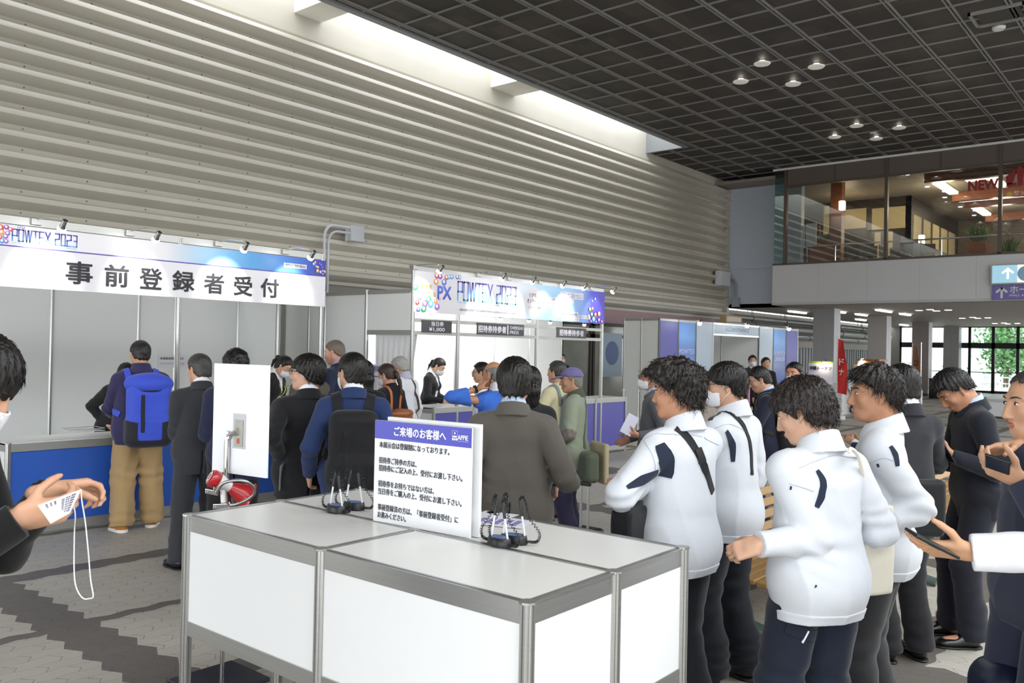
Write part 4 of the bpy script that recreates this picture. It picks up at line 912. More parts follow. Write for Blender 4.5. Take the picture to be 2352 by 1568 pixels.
# wooden stall with slatted front, bottle shelf
p0, p1 = atz(2062, 932, 0), atz(2122, 924, 0)
ws = wroot('wooden_stall', ((p0.x+p1.x)/2, p0.y, 0), 'brown slatted wooden stall with price papers near the brown banner', 'stall')
SL = mat('stall_wood', '#7d5b45', 0.5, noise=0.1, nscale=6)
x0, x1, y = p0.x, p1.x, (p0.y+p1.y)/2
MB().box((x0, y, 0), (x1, y+0.7, 0.62)).build('body', mat('stall_dark_wood', '#4a372c', 0.6), ws)
for k in range(8): xx = x0+(x1-x0)*k/8; MB().box((xx+0.01, y-0.02, 0.03), (xx+(x1-x0)/8-0.02, y, 0.6)).build('slat', SL, ws)
MB().box((x0-0.05, y-0.06, 0.62), (x1+0.05, y+0.75, 0.66)).build('top', SL, ws)
MB().box((x0+0.30*(x1-x0), y-0.035, 0.42), (x0+0.65*(x1-x0), y-0.025, 0.95)).build('price_paper', mat('paper_white', '#dcdbe2', 0.6), ws)
MB().box((x1-0.16, y-0.07, 0.72), (x1+0.02, y-0.06, 0.98)).build('price_paper', mat('lime_paper', '#d5dc6a', 0.6), ws)
MB().box((x1, y+0.1, 0), (x1+0.25, y+0.45, 0.5)).build('side_box', mat('white_plastic', '#dcdcd8', 0.4), ws)
bs = wroot('bottle_shelf', (x0+0.6, y+1.2, 0), 'pale shelf rack of green bottles behind the wooden stall', 'shelf')
a, b = aty(2068, 832, y+1.2), aty(2104, 900, y+1.2)
for xx in (a.x, b.x): MB().box((xx-0.03, y+1.2, 0), (xx+0.03, y+1.5, a.z)).build('side_panel', mat('shelf_cream', '#cfccc2', 0.5), bs)
zs = [a.z-0.42*k for k in range(4)]
for z in zs: MB().box((a.x, y+1.2, z-0.03), (b.x, y+1.5, z)).build('shelf_board', mat('shelf_cream', '#cfccc2', 0.5), bs)
GB_ = mat('green_bottle', '#39693c', 0.2); first = None
for r_, z in enumerate(zs[1:3]):
    for k in range(7):
        xx = a.x+0.07+(b.x-a.x-0.14)*k/6
        if first is None:
            o = first = MB().lathe([(0.035, 0), (0.036, 0.16), (0.014, 0.21), (0.014, 0.27)], None, 12).build('bottle', GB_, smooth=True)
        else: o = first.copy(); C.objects.link(o)
        o.location = (xx, y+1.3, z); tag(o, 'green bottle on the %s board of the pale shelf rack' % ('upper', 'lower')[r_], 'bottle', 'green bottles on the %s board' % ('upper', 'lower')[r_])
# timber frame with bulbs
tf = wroot('timber_canopy', (-8.6, 27.2, 0), 'small brown timber canopy frame with hanging bulbs by the stall', 'canopy')
a, b = aty(1974, 828, 26.0), aty(2034, 832, 26.0)
BR = mat('timber_orange', '#9a6436', 0.5)
MB().box((a.x, 25.9, a.z-0.06), (b.x, 26.0, a.z+0.0)).build('beam', BR, tf)
for k in range(5): xx = a.x+0.1+(b.x-a.x-0.2)*k/4; MB().box((xx-0.04, 25.6, a.z), (xx+0.04, 26.4, a.z+0.05)).build('rafter', BR, tf)
for xx in (a.x+0.12, (a.x+b.x)/2+0.1): MB().box((xx-0.04, 25.92, 0), (xx+0.04, 26.0, a.z)).build('post', BR, tf)
for xx, yy in ((1977, 834), (1981, 828), (1975, 838)):
    q = aty(xx, yy, 25.85); MB().sphere(q, 0.06, 10, 8).build('bulb', mat('warm_bulb', '#fff4dd', 0.3, emit=14, emitcol='#fff0d8'), tf, smooth=True); MB().tube([q, (q.x, q.y, a.z)], 0.006, 5).build('wire', DKW, tf)
# black draped table, rack, café seat
p = atz(2150, 915, 0)
tb = wroot('draped_table', (p.x, p.y, 0), 'table under a black cloth beside the far grey pillars', 'table')
MB().box((p.x-0.28, p.y, 0), (p.x+0.3, p.y+0.8, 0.78)).build('black_cloth', mat('black_cloth', '#1d1d22', 0.8), tb, 0.03)
MB().box((p.x-0.3, p.y-0.03, 0.78), (p.x+0.32, p.y+0.83, 0.81)).build('tabletop', mat('black_cloth', '#1d1d22', 0.8), tb)
rk = wroot('leaflet_rack', (p.x+0.5, p.y, 0), 'pale leaflet rack beside the black draped table', 'rack')
for k in range(3): MB().box((p.x+0.36+0.02*k, p.y+0.1, 0.2+0.28*k), (p.x+0.62, p.y+0.13, 0.44+0.28*k)).build('leaflet_holder', mat('rack_pale', '#b9bcc4', 0.5), rk)
for xx in (p.x+0.36, p.x+0.62): MB().tube([(xx, p.y+0.15, 0), (xx, p.y+0.15, 1.05)], 0.012, 6).build('post', CHROME(), rk)
p = atz(2264, 960, 0)
wb = wroot('white_bench_box', (p.x, p.y, 0), 'low white block bench out on the sunlit far floor', 'bench')
MB().box((p.x-0.35, p.y, 0.06), (p.x+1.2, p.y+0.5, 0.46)).build('body', WHITE(), wb, 0.02); MB().box((p.x-0.3, p.y+0.05, 0), (p.x+1.15, p.y+0.45, 0.06)).build('base', mat('pillar_skirting', '#4a4644', 0.5), wb)
p = atx(1702, 925, -6.9)
pk = wroot('pink_board', (p.x, p.y, 0), 'pink standing notice board behind the man with the dark backpack', 'notice board')
MB().box((p.x-0.2, p.y, 0.25), (p.x+0.16, p.y+0.03, 1.12)).build('board', mat('pink_board', '#cf8fae', 0.6), pk); MB().box((p.x-0.25, p.y-0.15, 0), (p.x+0.2, p.y+0.2, 0.03)).build('base', BLACKP(), pk); MB().tube([(p.x, p.y+0.04, 0), (p.x, p.y+0.04, 0.9)], 0.015, 6).build('post', CHROME(), pk)
# terrace furniture and trees beyond the doors
def terrace_chair(x, y, rz, lb):
    r = empty('terrace_chair', (x, y, -0.02), lb, 'chair', rz, 'white terrace chairs'); m = mat('white_terrace_paint', '#e4e6e6', 0.4)
    MB().box((-0.22, -0.22, 0.42), (0.22, 0.22, 0.45)).build('seat', m, r); MB().box((-0.22, 0.2, 0.5), (0.22, 0.22, 0.85)).build('backrest', m, r)
    for sx in (-1, 1):
        for sy in (-1, 1): MB().tube([(sx*.2, sy*.2, 0), (sx*.2, sy*.2, 0.43 if sy < 0 else 0.85)], 0.014, 6).build('leg', m, r)
for i, (x, y) in enumerate(((-8.9, 48.2), (-8.6, 49.5), (-8.1, 48.6), (-7.7, 49.6), (-7.3, 48.3), (-6.9, 49.3), (-6.4, 48.4))): terrace_chair(x, y, i*0.9, 'white metal chair on the terrace beyond the glazed doors')
for x, y in ((-8.4, 49.0), (-7.0, 48.9)):
    r = wroot('terrace_table', (x, y, -0.02), 'white round terrace table beyond the glazed doors, %s of the two' % ('nearer the grey pillar' if x < -8 else 'farther from the grey pillar'), 'table')
    MB().lathe([(0.4, 0.70), (0.4, 0.73)], Matrix.Translation((x, y, 0)), 24).build('top', mat('white_terrace_paint', '#e4e6e6', 0.4), r); MB().lathe([(0.25, -0.02), (0.03, 0.02), (0.03, 0.70)], Matrix.Translation((x, y, 0)), 14).build('pedestal', mat('white_terrace_paint', '#e4e6e6', 0.4), r)
def tree(x, y, h, w, seed, label, col):
    r = wroot('tree', (x, y, -0.02), label, 'tree', 'trees beyond the terrace'); rnd = random.Random(seed)
    MB().tube([(x, y, -0.02), (x+0.1, y, h*.3), (x, y, h*.7)], [0.16, 0.12, 0.05], 8).build('trunk', mat('bark', '#5a4a3c', 0.9), r, smooth=True)
    mb = MB()
    for k in range(1600):
        a, b, c = rnd.gauss(0, .45), rnd.gauss(0, .45), rnd.gauss(0, .4)
        q = Vector((x+a*w, y+b*w, h*0.58+c*h*0.5)); d = Vector((rnd.uniform(-1, 1), rnd.uniform(-1, 1), rnd.uniform(-1, 1))).normalized()*0.16; e = d.orthogonal().normalized()*0.08
        mb.add([q-d, q+e, q+d, q-e], [(0, 1, 2, 3)])
    mb.build('foliage', col, r)
tree(-9.6, 57, 4.2, 1.3, 1, 'leafy green tree beyond the terrace, left of the door mullion', mat('leaf_green', '#4f7a45', 0.7, noise=0.3, nscale=3)); tree(-8.6, 60.5, 3.4, 1.2, 2, 'low green tree beyond the terrace chairs', mat('leaf_green2', '#5b8a4c', 0.7, noise=0.3, nscale=3)); tree(-5.6, 60, 4.5, 1.4, 4, 'tall leafy tree beyond the terrace, nearest the door edge', mat('leaf_green', '#4f7a45', 0.7))
pr = MB(); pr.box((-8.05, 54, -0.02), (-7.1, 54.3, 2.3)); tag(pr.build('terrace_wall_panel', mat('terrace_panel_grey', '#8d9092', 0.6)), 'grey standing wall panel on the terrace among the trees', 'panel')
# ================================================================ writing counter in the foreground
CTZ = 1.0
_A = atz(433.6, 1180, CTZ); _C = atz(1212.2, 1380.7, CTZ); _E = atz(1564.3, 1254.5, CTZ)
_u = (_A-_C); LU = _u.length; _u.normalize(); _v = Vector((0, 0, 1)).cross(_u); _v = -_v if _v.dot(_E-_C) < 0 else _v; LV = (_E-_C).length
_B = atz(749.9, 1256.5, CTZ); UB = (_B-_C).dot(_u); _D = atz(1411.7, 1310.3, CTZ); VD = (_D-_C).dot(_v)
def cw(a, b, z=0.0): p = _C+_u*a+_v*b; return Vector((p.x, p.y, z))
wc = empty('writing_counter', (0, 0, 0), 'large white topped writing counter with aluminium frame and board sign on it', 'counter')
wc.location = cw(LU/2, LV/2, 0); _WR[wc.name] = Matrix.Translation(-wc.location)
def CM_(a, b, z=0.0): return frame_mat(cw(a, b, z), _u, _v, (0, 0, 1))
us = [0, UB, LU]; vs_ = [0, VD, LV]
TOPM = mat('counter_laminate_cream', '#e2e1dc', 0.28, noise=0.012, nscale=2)
for i in range(2):
    for j in range(2):
        MB().box((us[i]+0.014, vs_[j]+0.014, CTZ-0.02), (us[i+1]-0.014, vs_[j+1]-0.014, CTZ-0.003), CM_(0, 0)).build('top_panel', TOPM, wc, 0.002)
for a in us:
    for b in vs_:
        p = cw(a, b); post('post', p.x, p.y, 0.0, CTZ+0.001, wc, 0.0215)
def edge(a0, b0, a1, b1, panel):
    p0, p1 = cw(a0, b0), cw(a1, b1); d = (p1-p0); L_ = d.length; d.normalize(); n = Vector((d.y, -d.x, 0)); M = frame_mat(p0, d, n, (0, 0, -1) if d.cross(n).z < 0 else (0, 0, 1))
    s = -1 if d.cross(n).z < 0 else 1
    def zb(z0, z1): return (min(s*z0, s*z1), max(s*z0, s*z1))
    a, b = zb(CTZ-0.062, CTZ-0.004); MB().box((0.018, -0.006, a), (L_-0.018, 0.006, b), M).build('top_rail', ALU(), wc, 0.001)
    a, b = zb(CTZ-0.006, CTZ-0.001); MB().box((0.018, -0.013, a), (L_-0.018, -0.003, b), M).box((0.018, 0.002, a), (L_-0.018, 0.012, b), M).build('edge_trim', ALU(), wc)
    if panel:
        a, b = zb(0.60, CTZ-0.062); MB().box((0.02, -0.004, a), (L_-0.02, 0.004, b), M).build('modesty_panel', mat('counter_panel_white', '#e6e7e8', 0.42), wc)
        a, b = zb(0.545, 0.60); MB().box((0.018, -0.007, a), (L_-0.018, 0.007, b), M).build('bottom_rail', ALU(), wc, 0.001)
for i in range(2):
    edge(us[i], 0, us[i+1], 0, True); edge(us[i], VD, us[i+1], VD, False); edge(us[i], LV, us[i+1], LV, True)
for j in range(2):
    edge(0, vs_[j], 0, vs_[j+1], True); edge(UB, vs_[j], UB, vs_[j+1], False); edge(LU, vs_[j], LU, vs_[j+1], True)
# ---- board sign
P0, P1 = atz(857, 1195, CTZ), atz(1079, 1236, CTZ)
su = (P1-P0); SWD = su.length; su.normalize(); sn = su.cross(Vector((0, 0, 1))); 
P0.z = CTZ; SH = 0.376
sgn = wroot('board_sign', ((P0+P1)/2), 'white board sign with a violet blue heading standing on the writing counter', 'sign')
SM_ = frame_mat(P0, su, (0, 0, 1), sn)
MB().box((0, 0, -0.007), (SWD, SH, 0), SM_).build('board', mat('board_white', '#eeeff2', 0.35), sgn)
sback = wroot('backing_board', (P0+P1)/2-sn*0.05, 'plain white foam board standing just behind the board sign', 'board')
MB().box((0.035, 0, -0.045), (SWD+0.013, SH+0.012, -0.030), SM_).build('board', mat('board_edge_white', '#dfe0e0', 0.4), sback)
MB().box((0.02, 0.05, -0.03), (SWD-0.02, 0.09, -0.0072), SM_).build('spacer', mat('board_edge_white', '#dfe0e0', 0.4), sback)
HB = mat('heading_violet_blue', '#4a4bb8', 0.4); TI = mat('board_ink', '#35353d', 0.5); TW = mat('board_letter_white', '#f4f4f8', 0.4)
MB().box((0, SH-0.068, 0), (SWD, SH, 0.0006), SM_).build('heading_strip', HB, sgn)
T_ = SM_ @ Matrix.Translation((0, 0, 0.0012))
def bt(s_, u0, u1, v0, v1, m=TI, bold=0.008): text('board_lettering', s_, T_, u0*SWD, (1-v1)*SH, (u1-u0)*SWD, (v1-v0)*SH, m, sgn, bold=bold)
bt('ご来場のお客様へ', .215, .755, .045, .140, TW, 0.022)
bt('APPIE', .868, .968, .070, .115, TW, 0.012)
bt('本展示会は登録制になっております。', .055, .79, .205, .268)
bt('招待券ご持参の方は、', .055, .46, .358, .421); bt('招待券にご記入の上、受付にお渡し下さい。', .055, .92, .435, .498)
bt('招待券をお持ちではない方は、', .052, .645, .588, .651); bt('当日券をご購入の上、受付にお渡し下さい。', .052, .918, .665, .728)
bt('事前登録済の方は、「事前登録者受付」に', .052, .89, .820, .884); bt('お進みください。', .052, .36, .897, .958)
lg = MB()
def ldisc(u_, v_, r, sx=1): lg.add([T_ @ Vector((u_*SWD+r*SWD*sx*math.cos(2*math.pi*k/16), (1-v_)*SH+r*SWD*math.sin(2*math.pi*k/16), 0.0002)) for k in range(16)], [tuple(range(16))])
for (a, b, r) in ((.838, .058, .0075), (.825, .088, .0075), (.851, .088, .0075), (.820, .112, .008), (.838, .112, .008), (.856, .112, .008), (.838, .090, .007)): ldisc(a, b, r)
for (a0, a1, b0, b1) in ((.812, .864, .034, .036), (.812, .864, .122, .124), (.812, .8135, .034, .124), (.8625, .864, .034, .124)): lg.add([T_ @ Vector((x*SWD, (1-y)*SH, 0)) for x, y in ((a0, b0), (a1, b0), (a1, b1), (a0, b1))], [(0, 1, 2, 3)])
for k in range(12): ldisc(.868+k*.0092, .128, .0022)
lg.build('logo_mark', TW, sgn)
# ---- pen stands
def pen_stand(x, y, label, rz):
    p = atz(x, y, CTZ)
    r = empty('pen_stand', (p.x, p.y, CTZ), label, 'pen stand', rz, 'pen stands on the counter')
    S = Matrix.Diagonal((1.0, 0.62, 1, 1))
    MB().lathe([(0.050, 0), (0.051, 0.004), (0.046, 0.026), (0.044, 0.028)], S, 32).build('base', BLACKP(), r, smooth=True)
    MB().lathe([(0.034, 0.028), (0.034, 0.0288)], S, 28).build('label_disc', mat('pen_stand_blue', '#5c74a8', 0.35), r)
    for sgx, tilt in ((-1, -0.12), (1, 0.16)):
        b = Vector((sgx*0.040, 0.0, 0.026)); t = Vector((sgx*0.040-tilt*0.09, -0.012*sgx, 0.148)); d = (t-b)
        MB().tube([b, b+d*0.62], 0.0038, 10).build('pen_barrel', mat('clear_barrel', '#d6d8da', 0.15), r, smooth=True)
        MB().tube([b+d*0.56, b+d*0.97, b+d], [0.0052, 0.0058, 0.003], 10).build('pen_cap', BLACKP(), r, smooth=True)
        # coiled cord from cap over and down to the side of the base
        c = []; a0 = b+d; side = Vector((sgx*0.036, 0.004, 0))
        ctrl = [a0, a0+Vector((sgx*0.010, 0, 0.012)), a0+Vector((sgx*0.022, 0, -0.010)), a0+Vector((sgx*0.034, 0, -0.055)), Vector((sgx*0.092, 0.0, 0.045)), Vector((sgx*0.088, 0.0, 0.016)), Vector((sgx*0.068, 0.0, 0.010)), Vector((sgx*0.048, 0, 0.011))]
        def cr(t_):
            n = len(ctrl)-1; f = t_*n; i = min(int(f), n-1); f -= i; P = [ctrl[max(i-1, 0)], ctrl[i], ctrl[i+1], ctrl[min(i+2, n)]]
            return 0.5*((2*P[1])+(P[2]-P[0])*f+(2*P[0]-5*P[1]+4*P[2]-P[3])*f*f+(3*P[1]-P[0]-3*P[2]+P[3])*f**3)
        N = 420; pts = []
        for k in range(N+1):
            t_ = k/N; q = cr(t_); tg = (cr(min(t_+.004, 1))-cr(max(t_-.004, 0))); tg = tg.normalized() if tg.length > 0 else Vector((0, 0, 1))
            w1 = tg.cross(Vector((0, 1, 0.01))).normalized(); w2 = tg.cross(w1); a = t_*2*math.pi*38; rr = 0.0042 if 0.02 < t_ < 0.95 else 0.0015
            pts.append(q+(w1*math.cos(a)+w2*math.sin(a))*rr)
        MB().tube(pts, 0.0013, 5).build('coiled_cord', BLACKP(), r, smooth=True)
    return r
pen_stand(772, 1175, 'black double pen stand left of the board sign, the one nearer the camera', math.radians(-4)); pen_stand(813, 1168, 'black double pen stand left of the board sign, the one behind', math.radians(12))
pen_stand(1147, 1252, 'black double pen stand right of the board sign, the one nearer the camera', math.radians(-8)); pen_stand(1180, 1246, 'black double pen stand right of the board sign, the one behind', math.radians(14))
p = atz(1150, 1199, CTZ)
lf = wroot('leaflet', (p.x, p.y, CTZ), 'printed leaflet lying on the counter behind the pen stands', 'leaflet')
LM = frame_mat((p.x, p.y, CTZ), (1, 0.35, 0), (-0.35, 1, 0))
MB().box((-0.11, -0.075, 0), (0.11, 0.075, 0.0012), LM).build('sheet', mat('paper_white', '#dcdbe2', 0.6), lf)
for k in range(5): MB().box((-0.09+0.035*k, -0.05+0.01*(k % 2), 0.0012), (-0.065+0.035*k, 0.05, 0.0016), LM).build('print_block', mat('leaflet_violet_print', '#8d84b8', 0.5), lf)
p = atz(1115, 1190, CTZ); lf2 = wroot('form_sheet', (p.x, p.y, CTZ), 'plain form sheet on the counter right behind the board sign', 'paper')
MB().box((-0.07, -0.05, 0), (0.08, 0.05, 0.001), frame_mat((p.x-0.02, p.y+0.08, CTZ), (1, 0.2, 0), (-0.2, 1, 0))).build('sheet', mat('paper_white', '#dcdbe2', 0.6), lf2)

# ---- sign stand with white board, megaphone hung on it
DPL = 4.15
def atd(x, y, D): d = ray(x, y); return Vector((0, 0, H))+d*(D/d.dot(CF))
q = atd(520, 1100, DPL); PX_, PY_ = q.x, q.y
def zat(y, x=520, D=DPL): return atd(x, y, D).z
ss = wroot('sign_stand', (PX_, PY_, 0), 'chrome sign stand holding a blank white board, seen from behind', 'sign stand')
MB().box((PX_-0.17, PY_-0.19, 0), (PX_+0.17, PY_+0.16, 0.022)).build('base', mat('stand_base_dark', '#2b2e38', 0.35, noise=0.3, nscale=14), ss, 0.004)
MB().tube([(PX_, PY_, 0.02), (PX_, PY_, zat(1045))], 0.0105, 14).build('pole', CHROME(), ss, smooth=True)
MB().tube([(PX_, PY_, zat(1168)), (PX_, PY_, zat(1012))], 0.0145, 14).build('sleeve', CHROME(), ss, smooth=True)
bx0, bx1 = atd(489, 850, 4.22), atd(614, 850, 4.02)
bu = Vector((bx1.x-bx0.x, bx1.y-bx0.y, 0)); bl = bu.length; bu.normalize(); bn = bu.cross(Vector((0, 0, 1)))
tl, bl_ = atd(491, 834, 4.22), atd(488, 1063, 4.22)
BMx = frame_mat((bx0.x, bx0.y, 0), bu, (0, 0, 1), bn)
z0, z1 = 1.6-0.0, 1.6
zt = tl.z; zbm = atd(550, 1085, 4.12).z
MB().box((0, zbm-0.01, -0.02), (bl, zt, -0.008), BMx).build('board', mat('board_white', '#eeeff2', 0.35), ss, 0.001)
cxp = (atd(549, 965, 4.12)-Vector((bx0.x, bx0.y, 0))).dot(bu); cz = zat(990, 549, 4.12)
MB().box((cxp-0.045, cz-0.085, -0.008), (cxp+0.045, cz+0.085, -0.006), BMx).build('tape_patch', mat('clear_tape_grey', '#b4b7bd', 0.25), ss)
MB().box((cxp-0.03, cz-0.075, -0.006), (cxp+0.028, cz+0.055, -0.0035), BMx).build('mount_plate', mat('mount_plate_steel', '#8f8c83', 0.35, 0.6, noise=0.1, nscale=20), ss)
MB().box((cxp-0.012, cz-0.06, -0.0035), (cxp+0.006, cz-0.035, -0.003), BMx).build('red_label', mat('label_red', '#b0503a', 0.5), ss)
hp = Vector((PX_, PY_, zat(1000)))
tgt = BMx @ Vector((cxp, cz, -0.004))
MB().lathe([(0.021, -0.007), (0.023, -0.004), (0.023, 0.004), (0.021, 0.007)], frame_mat(hp, (0, 0, 1), bu, bn) , 24).build('tilt_joint', CHROME(), ss, smooth=True)
MB().tube([hp, hp.lerp(tgt, .6), tgt], [0.010, 0.014, 0.02], 10).tube([hp-Vector((0, 0, 0.02)), hp-Vector((0, 0, 0.06))], 0.011, 10).build('arm', CHROME(), ss, smooth=True)
mg = wroot('megaphone', (PX_, PY_, zat(1085)), 'red and white megaphone clamped to the chrome sign stand', 'megaphone')
MR = mat('megaphone_red', '#b02128', 0.25, coat=0.3); MW = mat('megaphone_white', '#e2e2e0', 0.3)
ma, mb_, mc, me_ = atd(487, 1097, 4.08), atd(512, 1100, 4.08), atd(530, 1108, 4.12), atd(566, 1138, 4.17)
ax = (me_-ma).normalized()
def mgm(o): return Matrix.Translation(o) @ ax.to_track_quat('Z', 'Y').to_matrix().to_4x4()
MB().lathe([(0.02, -0.012), (0.037, -0.01), (0.042, 0.0), (0.042, 0.028), (0.038, 0.034)], mgm(ma), 28).build('rear_cap', MR, mg, smooth=True)
MB().lathe([(0.028, -0.0135), (0.0, -0.0136)], mgm(ma), 24, close=False).build('mouthpiece_grille', mat('megaphone_grille', '#d9c9c4', 0.4), mg)
gd = MB()
for i in range(-2, 3):
    for j in range(-1, 2): gd.lathe([(0.0032, -0.0142), (0.0, -0.0143)], mgm(ma) @ Matrix.Translation((i*0.0085, j*0.0095, 0)), 8, close=False)
gd.build('grille_hole_pattern', MR, mg)
MB().lathe([(0.038, 0.034), (0.036, 0.05), (0.026, 0.085), (0.024, 0.10)], mgm(ma), 24).build('body', MW, mg, smooth=True)
MB().lathe([(0.024, 0.10), (0.034, 0.125), (0.050, 0.165), (0.066, 0.20), (0.070, 0.203), (0.066, 0.204), (0.046, 0.165), (0.02, 0.11)], mgm(ma), 36, close=False).build('horn', MR, mg, smooth=True)
MB().tube([ma+ax*0.06+Vector((0, 0, -0.02)), ma+ax*0.072+Vector((0.005, -0.01, -0.085))], [0.014, 0.012], 12).build('grip', MW, mg, smooth=True)
hk = [atd(497, 1130, 4.05), atd(512, 1110, 4.03), atd(540, 1103, 4.02), atd(566, 1106, 4.03), atd(582, 1118, 4.06), atd(584, 1133, 4.08), atd(570, 1146, 4.10), atd(548, 1156, 4.13), atd(528, 1161, 4.15)]
mt = wroot('bracket_clamp', (PX_, PY_, zat(1150)), 'chrome bracket with a curved steel hook below the megaphone', 'bracket')
def cat(P, n=6):
    out = []
    for i in range(len(P)-1):
        a, b, c, d = P[max(i-1, 0)], P[i], P[i+1], P[min(i+2, len(P)-1)]
        for k in range(n): t = k/n; out.append(0.5*((2*b)+(c-a)*t+(2*a-5*b+4*c-d)*t*t+(3*b-a-3*c+d)*t**3))
    return out+[P[-1]]
MB().tube(cat(hk), 0.0075, 12).build('hook', mat('satin_steel', '#b9b9b9', 0.3, 0.9), mt, smooth=True)
for (x0, y0, x1, y1, h_) in ((471, 1127, 500, 1133, 0.011), (490, 1120, 502, 1130, 0.016), (489, 1163, 521, 1162, 0.012)):
    a, b = atd(x0, y0, 4.06), atd(x1, y1, 4.08); M = frame_mat(a, (b-a), (0, 0, 1), (b-a).cross(Vector((0, 0, 1))))
    MB().box((0, -h_, -0.004), ((b-a).length, h_, 0.004), M).build('plate', CHROME(), mt, 0.002)
    MB().lathe([(0.005, 0.004), (0.005, 0.007)], M @ Matrix.Translation((0.012, 0, 0)), 10).build('screw_head', ALU(), mt)
MB().box((PX_-0.012, PY_-0.022, zat(1166)), (PX_+0.022, PY_+0.016, zat(1150))).build('clamp_block', CHROME(), mt, 0.003)

# ---- slatted benches
def bench(x, y0, y1, label, flip=1):
    """runs along y; backrest on the -x side when flip=1"""
    r = empty('bench', (x, (y0+y1)/2, 0), label, 'bench', 0 if flip == 1 else math.pi, 'slatted benches'); L_ = (y1-y0)/2
    SLM = mat('bench_slat', '#a5824f', 0.5, noise=0.12, nscale=6, stretch=(8, 1, 8)); GR = mat('bench_green_iron', '#5a6b64', 0.45, 0.3, noise=0.1, nscale=12)
    for k in range(7):
        xx = -0.20+0.072*k; zz = 0.405+0.006*abs(k-3)*0.6 - (0.01 if k == 6 else 0)
        MB().box((xx-0.031, -L_, zz-0.028), (xx+0.031, L_, zz)).build('seat_slat', SLM, r, 0.006)
    for k in range(4):
        z = 0.465+0.070*k; xx = -0.262-0.030*k
        M = Matrix.Translation((xx, 0, z)) @ Matrix.Rotation(math.radians(-22), 4, 'Y')
        MB().box((-0.013, -L_, -0.029), (0.013, L_, 0.029), M).build('back_slat', SLM, r, 0.006)
    for yy in (-L_+0.25, L_-0.25) if L_ < 0.95 else (-L_+0.02, 0, L_-0.02):
        MB().tube([(-0.27, yy, 0.36), (0.2, yy, 0.355), (0.30, yy, 0.375)], [0.034, 0.036, 0.03], 10).build('arm_bracket', GR, r, smooth=True)
        MB().tube([(-0.25, yy, 0.37), (-0.30, yy, 0.52), (-0.375, yy, 0.70)], 0.018, 8).build('back_support', GR, r, smooth=True)
        MB().tube([(-0.02, yy, 0.35), (-0.02, yy, 0.06)], 0.05, 12).build('leg', GR, r, smooth=True)
        MB().tube([(-0.30, yy, 0.025), (0.0, yy, 0.085), (0.32, yy, 0.03)], [0.026, 0.045, 0.03], 10).build('foot', GR, r, smooth=True)
    return r
q = atz(1767, 1348, 0.40)
bench(q.x-0.29, q.y+0.03, q.y+1.83, 'brown slatted bench with green iron frame beside the cream tote bag')
q2 = atz(2135, 1215, 0.40)
bench(q2.x-0.26, q2.y-0.05, q2.y+3.4, 'long brown slatted bench farther back behind the dark suited man with the phone')
# ================================================================ people: signed distance modelling
V3 = lambda *a: np.array(a, float)
def nrm(v): v = np.asarray(v, float); return v/max(np.linalg.norm(v), 1e-9)
def smin(a, b, k):
    h = np.clip(0.5+0.5*(b-a)/k, 0, 1); return b+(a-b)*h-k*h*(1-h)
class Shape:
    """list of primitives blended smoothly"""
    def __init__(s): s.p = []
    def cone(s, a, b, ra, rb, k=0.02, flat=None, fk=1.0, sub=False):
        s.p.append(('c', np.asarray(a, float), np.asarray(b, float), ra, rb, k, flat, fk, sub)); return s
    def ell(s, c, r, R=None, k=0.02, sub=False):
        s.p.append(('e', np.asarray(c, float), np.asarray(r, float), None if R is None else np.asarray(R, float), k, sub)); return s
    def box(s, c, h, R=None, rd=0.01, k=0.01, sub=False):
        s.p.append(('b', np.asarray(c, float), np.asarray(h, float), None if R is None else np.asarray(R, float), rd, k, sub)); return s
    def bounds(s):
        lo = np.full(3, 1e9); hi = -lo
        for q in s.p:
            if q[-1]: continue
            if q[0] == 'c': m = max(q[3], q[4]); lo = np.minimum(lo, np.minimum(q[1], q[2])-m); hi = np.maximum(hi, np.maximum(q[1], q[2])+m)
            else: m = np.linalg.norm(q[2]) if q[3] is not None else q[2]; e = (q[4] if q[0] == 'b' else 0); lo = np.minimum(lo, q[1]-m-e); hi = np.maximum(hi, q[1]+m+e)
        return lo, hi
    def __call__(s, P):
        d = np.full(len(P), 1.0)
        for q in s.p:
            if q[0] == 'c': m = max(q[3], q[4])+0.10; lo = np.minimum(q[1], q[2])-m; hi = np.maximum(q[1], q[2])+m
            else: m = (np.linalg.norm(q[2]) if q[3] is not None else q[2])+0.10; lo = q[1]-m; hi = q[1]+m
            idx = np.nonzero((P[:, 0] > lo[0]) & (P[:, 0] < hi[0]) & (P[:, 1] > lo[1]) & (P[:, 1] < hi[1]) & (P[:, 2] > lo[2]) & (P[:, 2] < hi[2]))[0]
            if not len(idx): continue
            X = P[idx]
            if q[0] == 'c':
                a, b, ra, rb, k, fl, fk, sub = q[1:]
                ab = b-a; L2 = max(ab @ ab, 1e-9); t = np.clip((X-a) @ ab/L2, 0, 1)
                v = X-a-t[:, None]*ab
                if fl is not None: v = v+np.outer(v @ fl, fl)*(1/fk-1)
                e = np.sqrt((v*v).sum(1))-(ra+t*(rb-ra))
                if fl is not None: e = e*min(1.0, 0.5+0.5*fk)
            elif q[0] == 'e':
                c, r, R, k, sub = q[1:]
                v = X-c
                if R is not None: v = v @ R
                k0 = np.sqrt(((v/r)**2).sum(1)); k1 = np.sqrt(((v/(r*r))**2).sum(1)); e = k0*(k0-1)/np.maximum(k1, 1e-6)
            else:
                c, h, R, rd, k, sub = q[1:]
                v = X-c
                if R is not None: v = v @ R
                w = np.abs(v)-h+rd; e = np.sqrt((np.maximum(w, 0)**2).sum(1))+np.minimum(w.max(1), 0)-rd
            d[idx] = -smin(-d[idx], e, k) if sub else smin(d[idx], e, k)
        return d
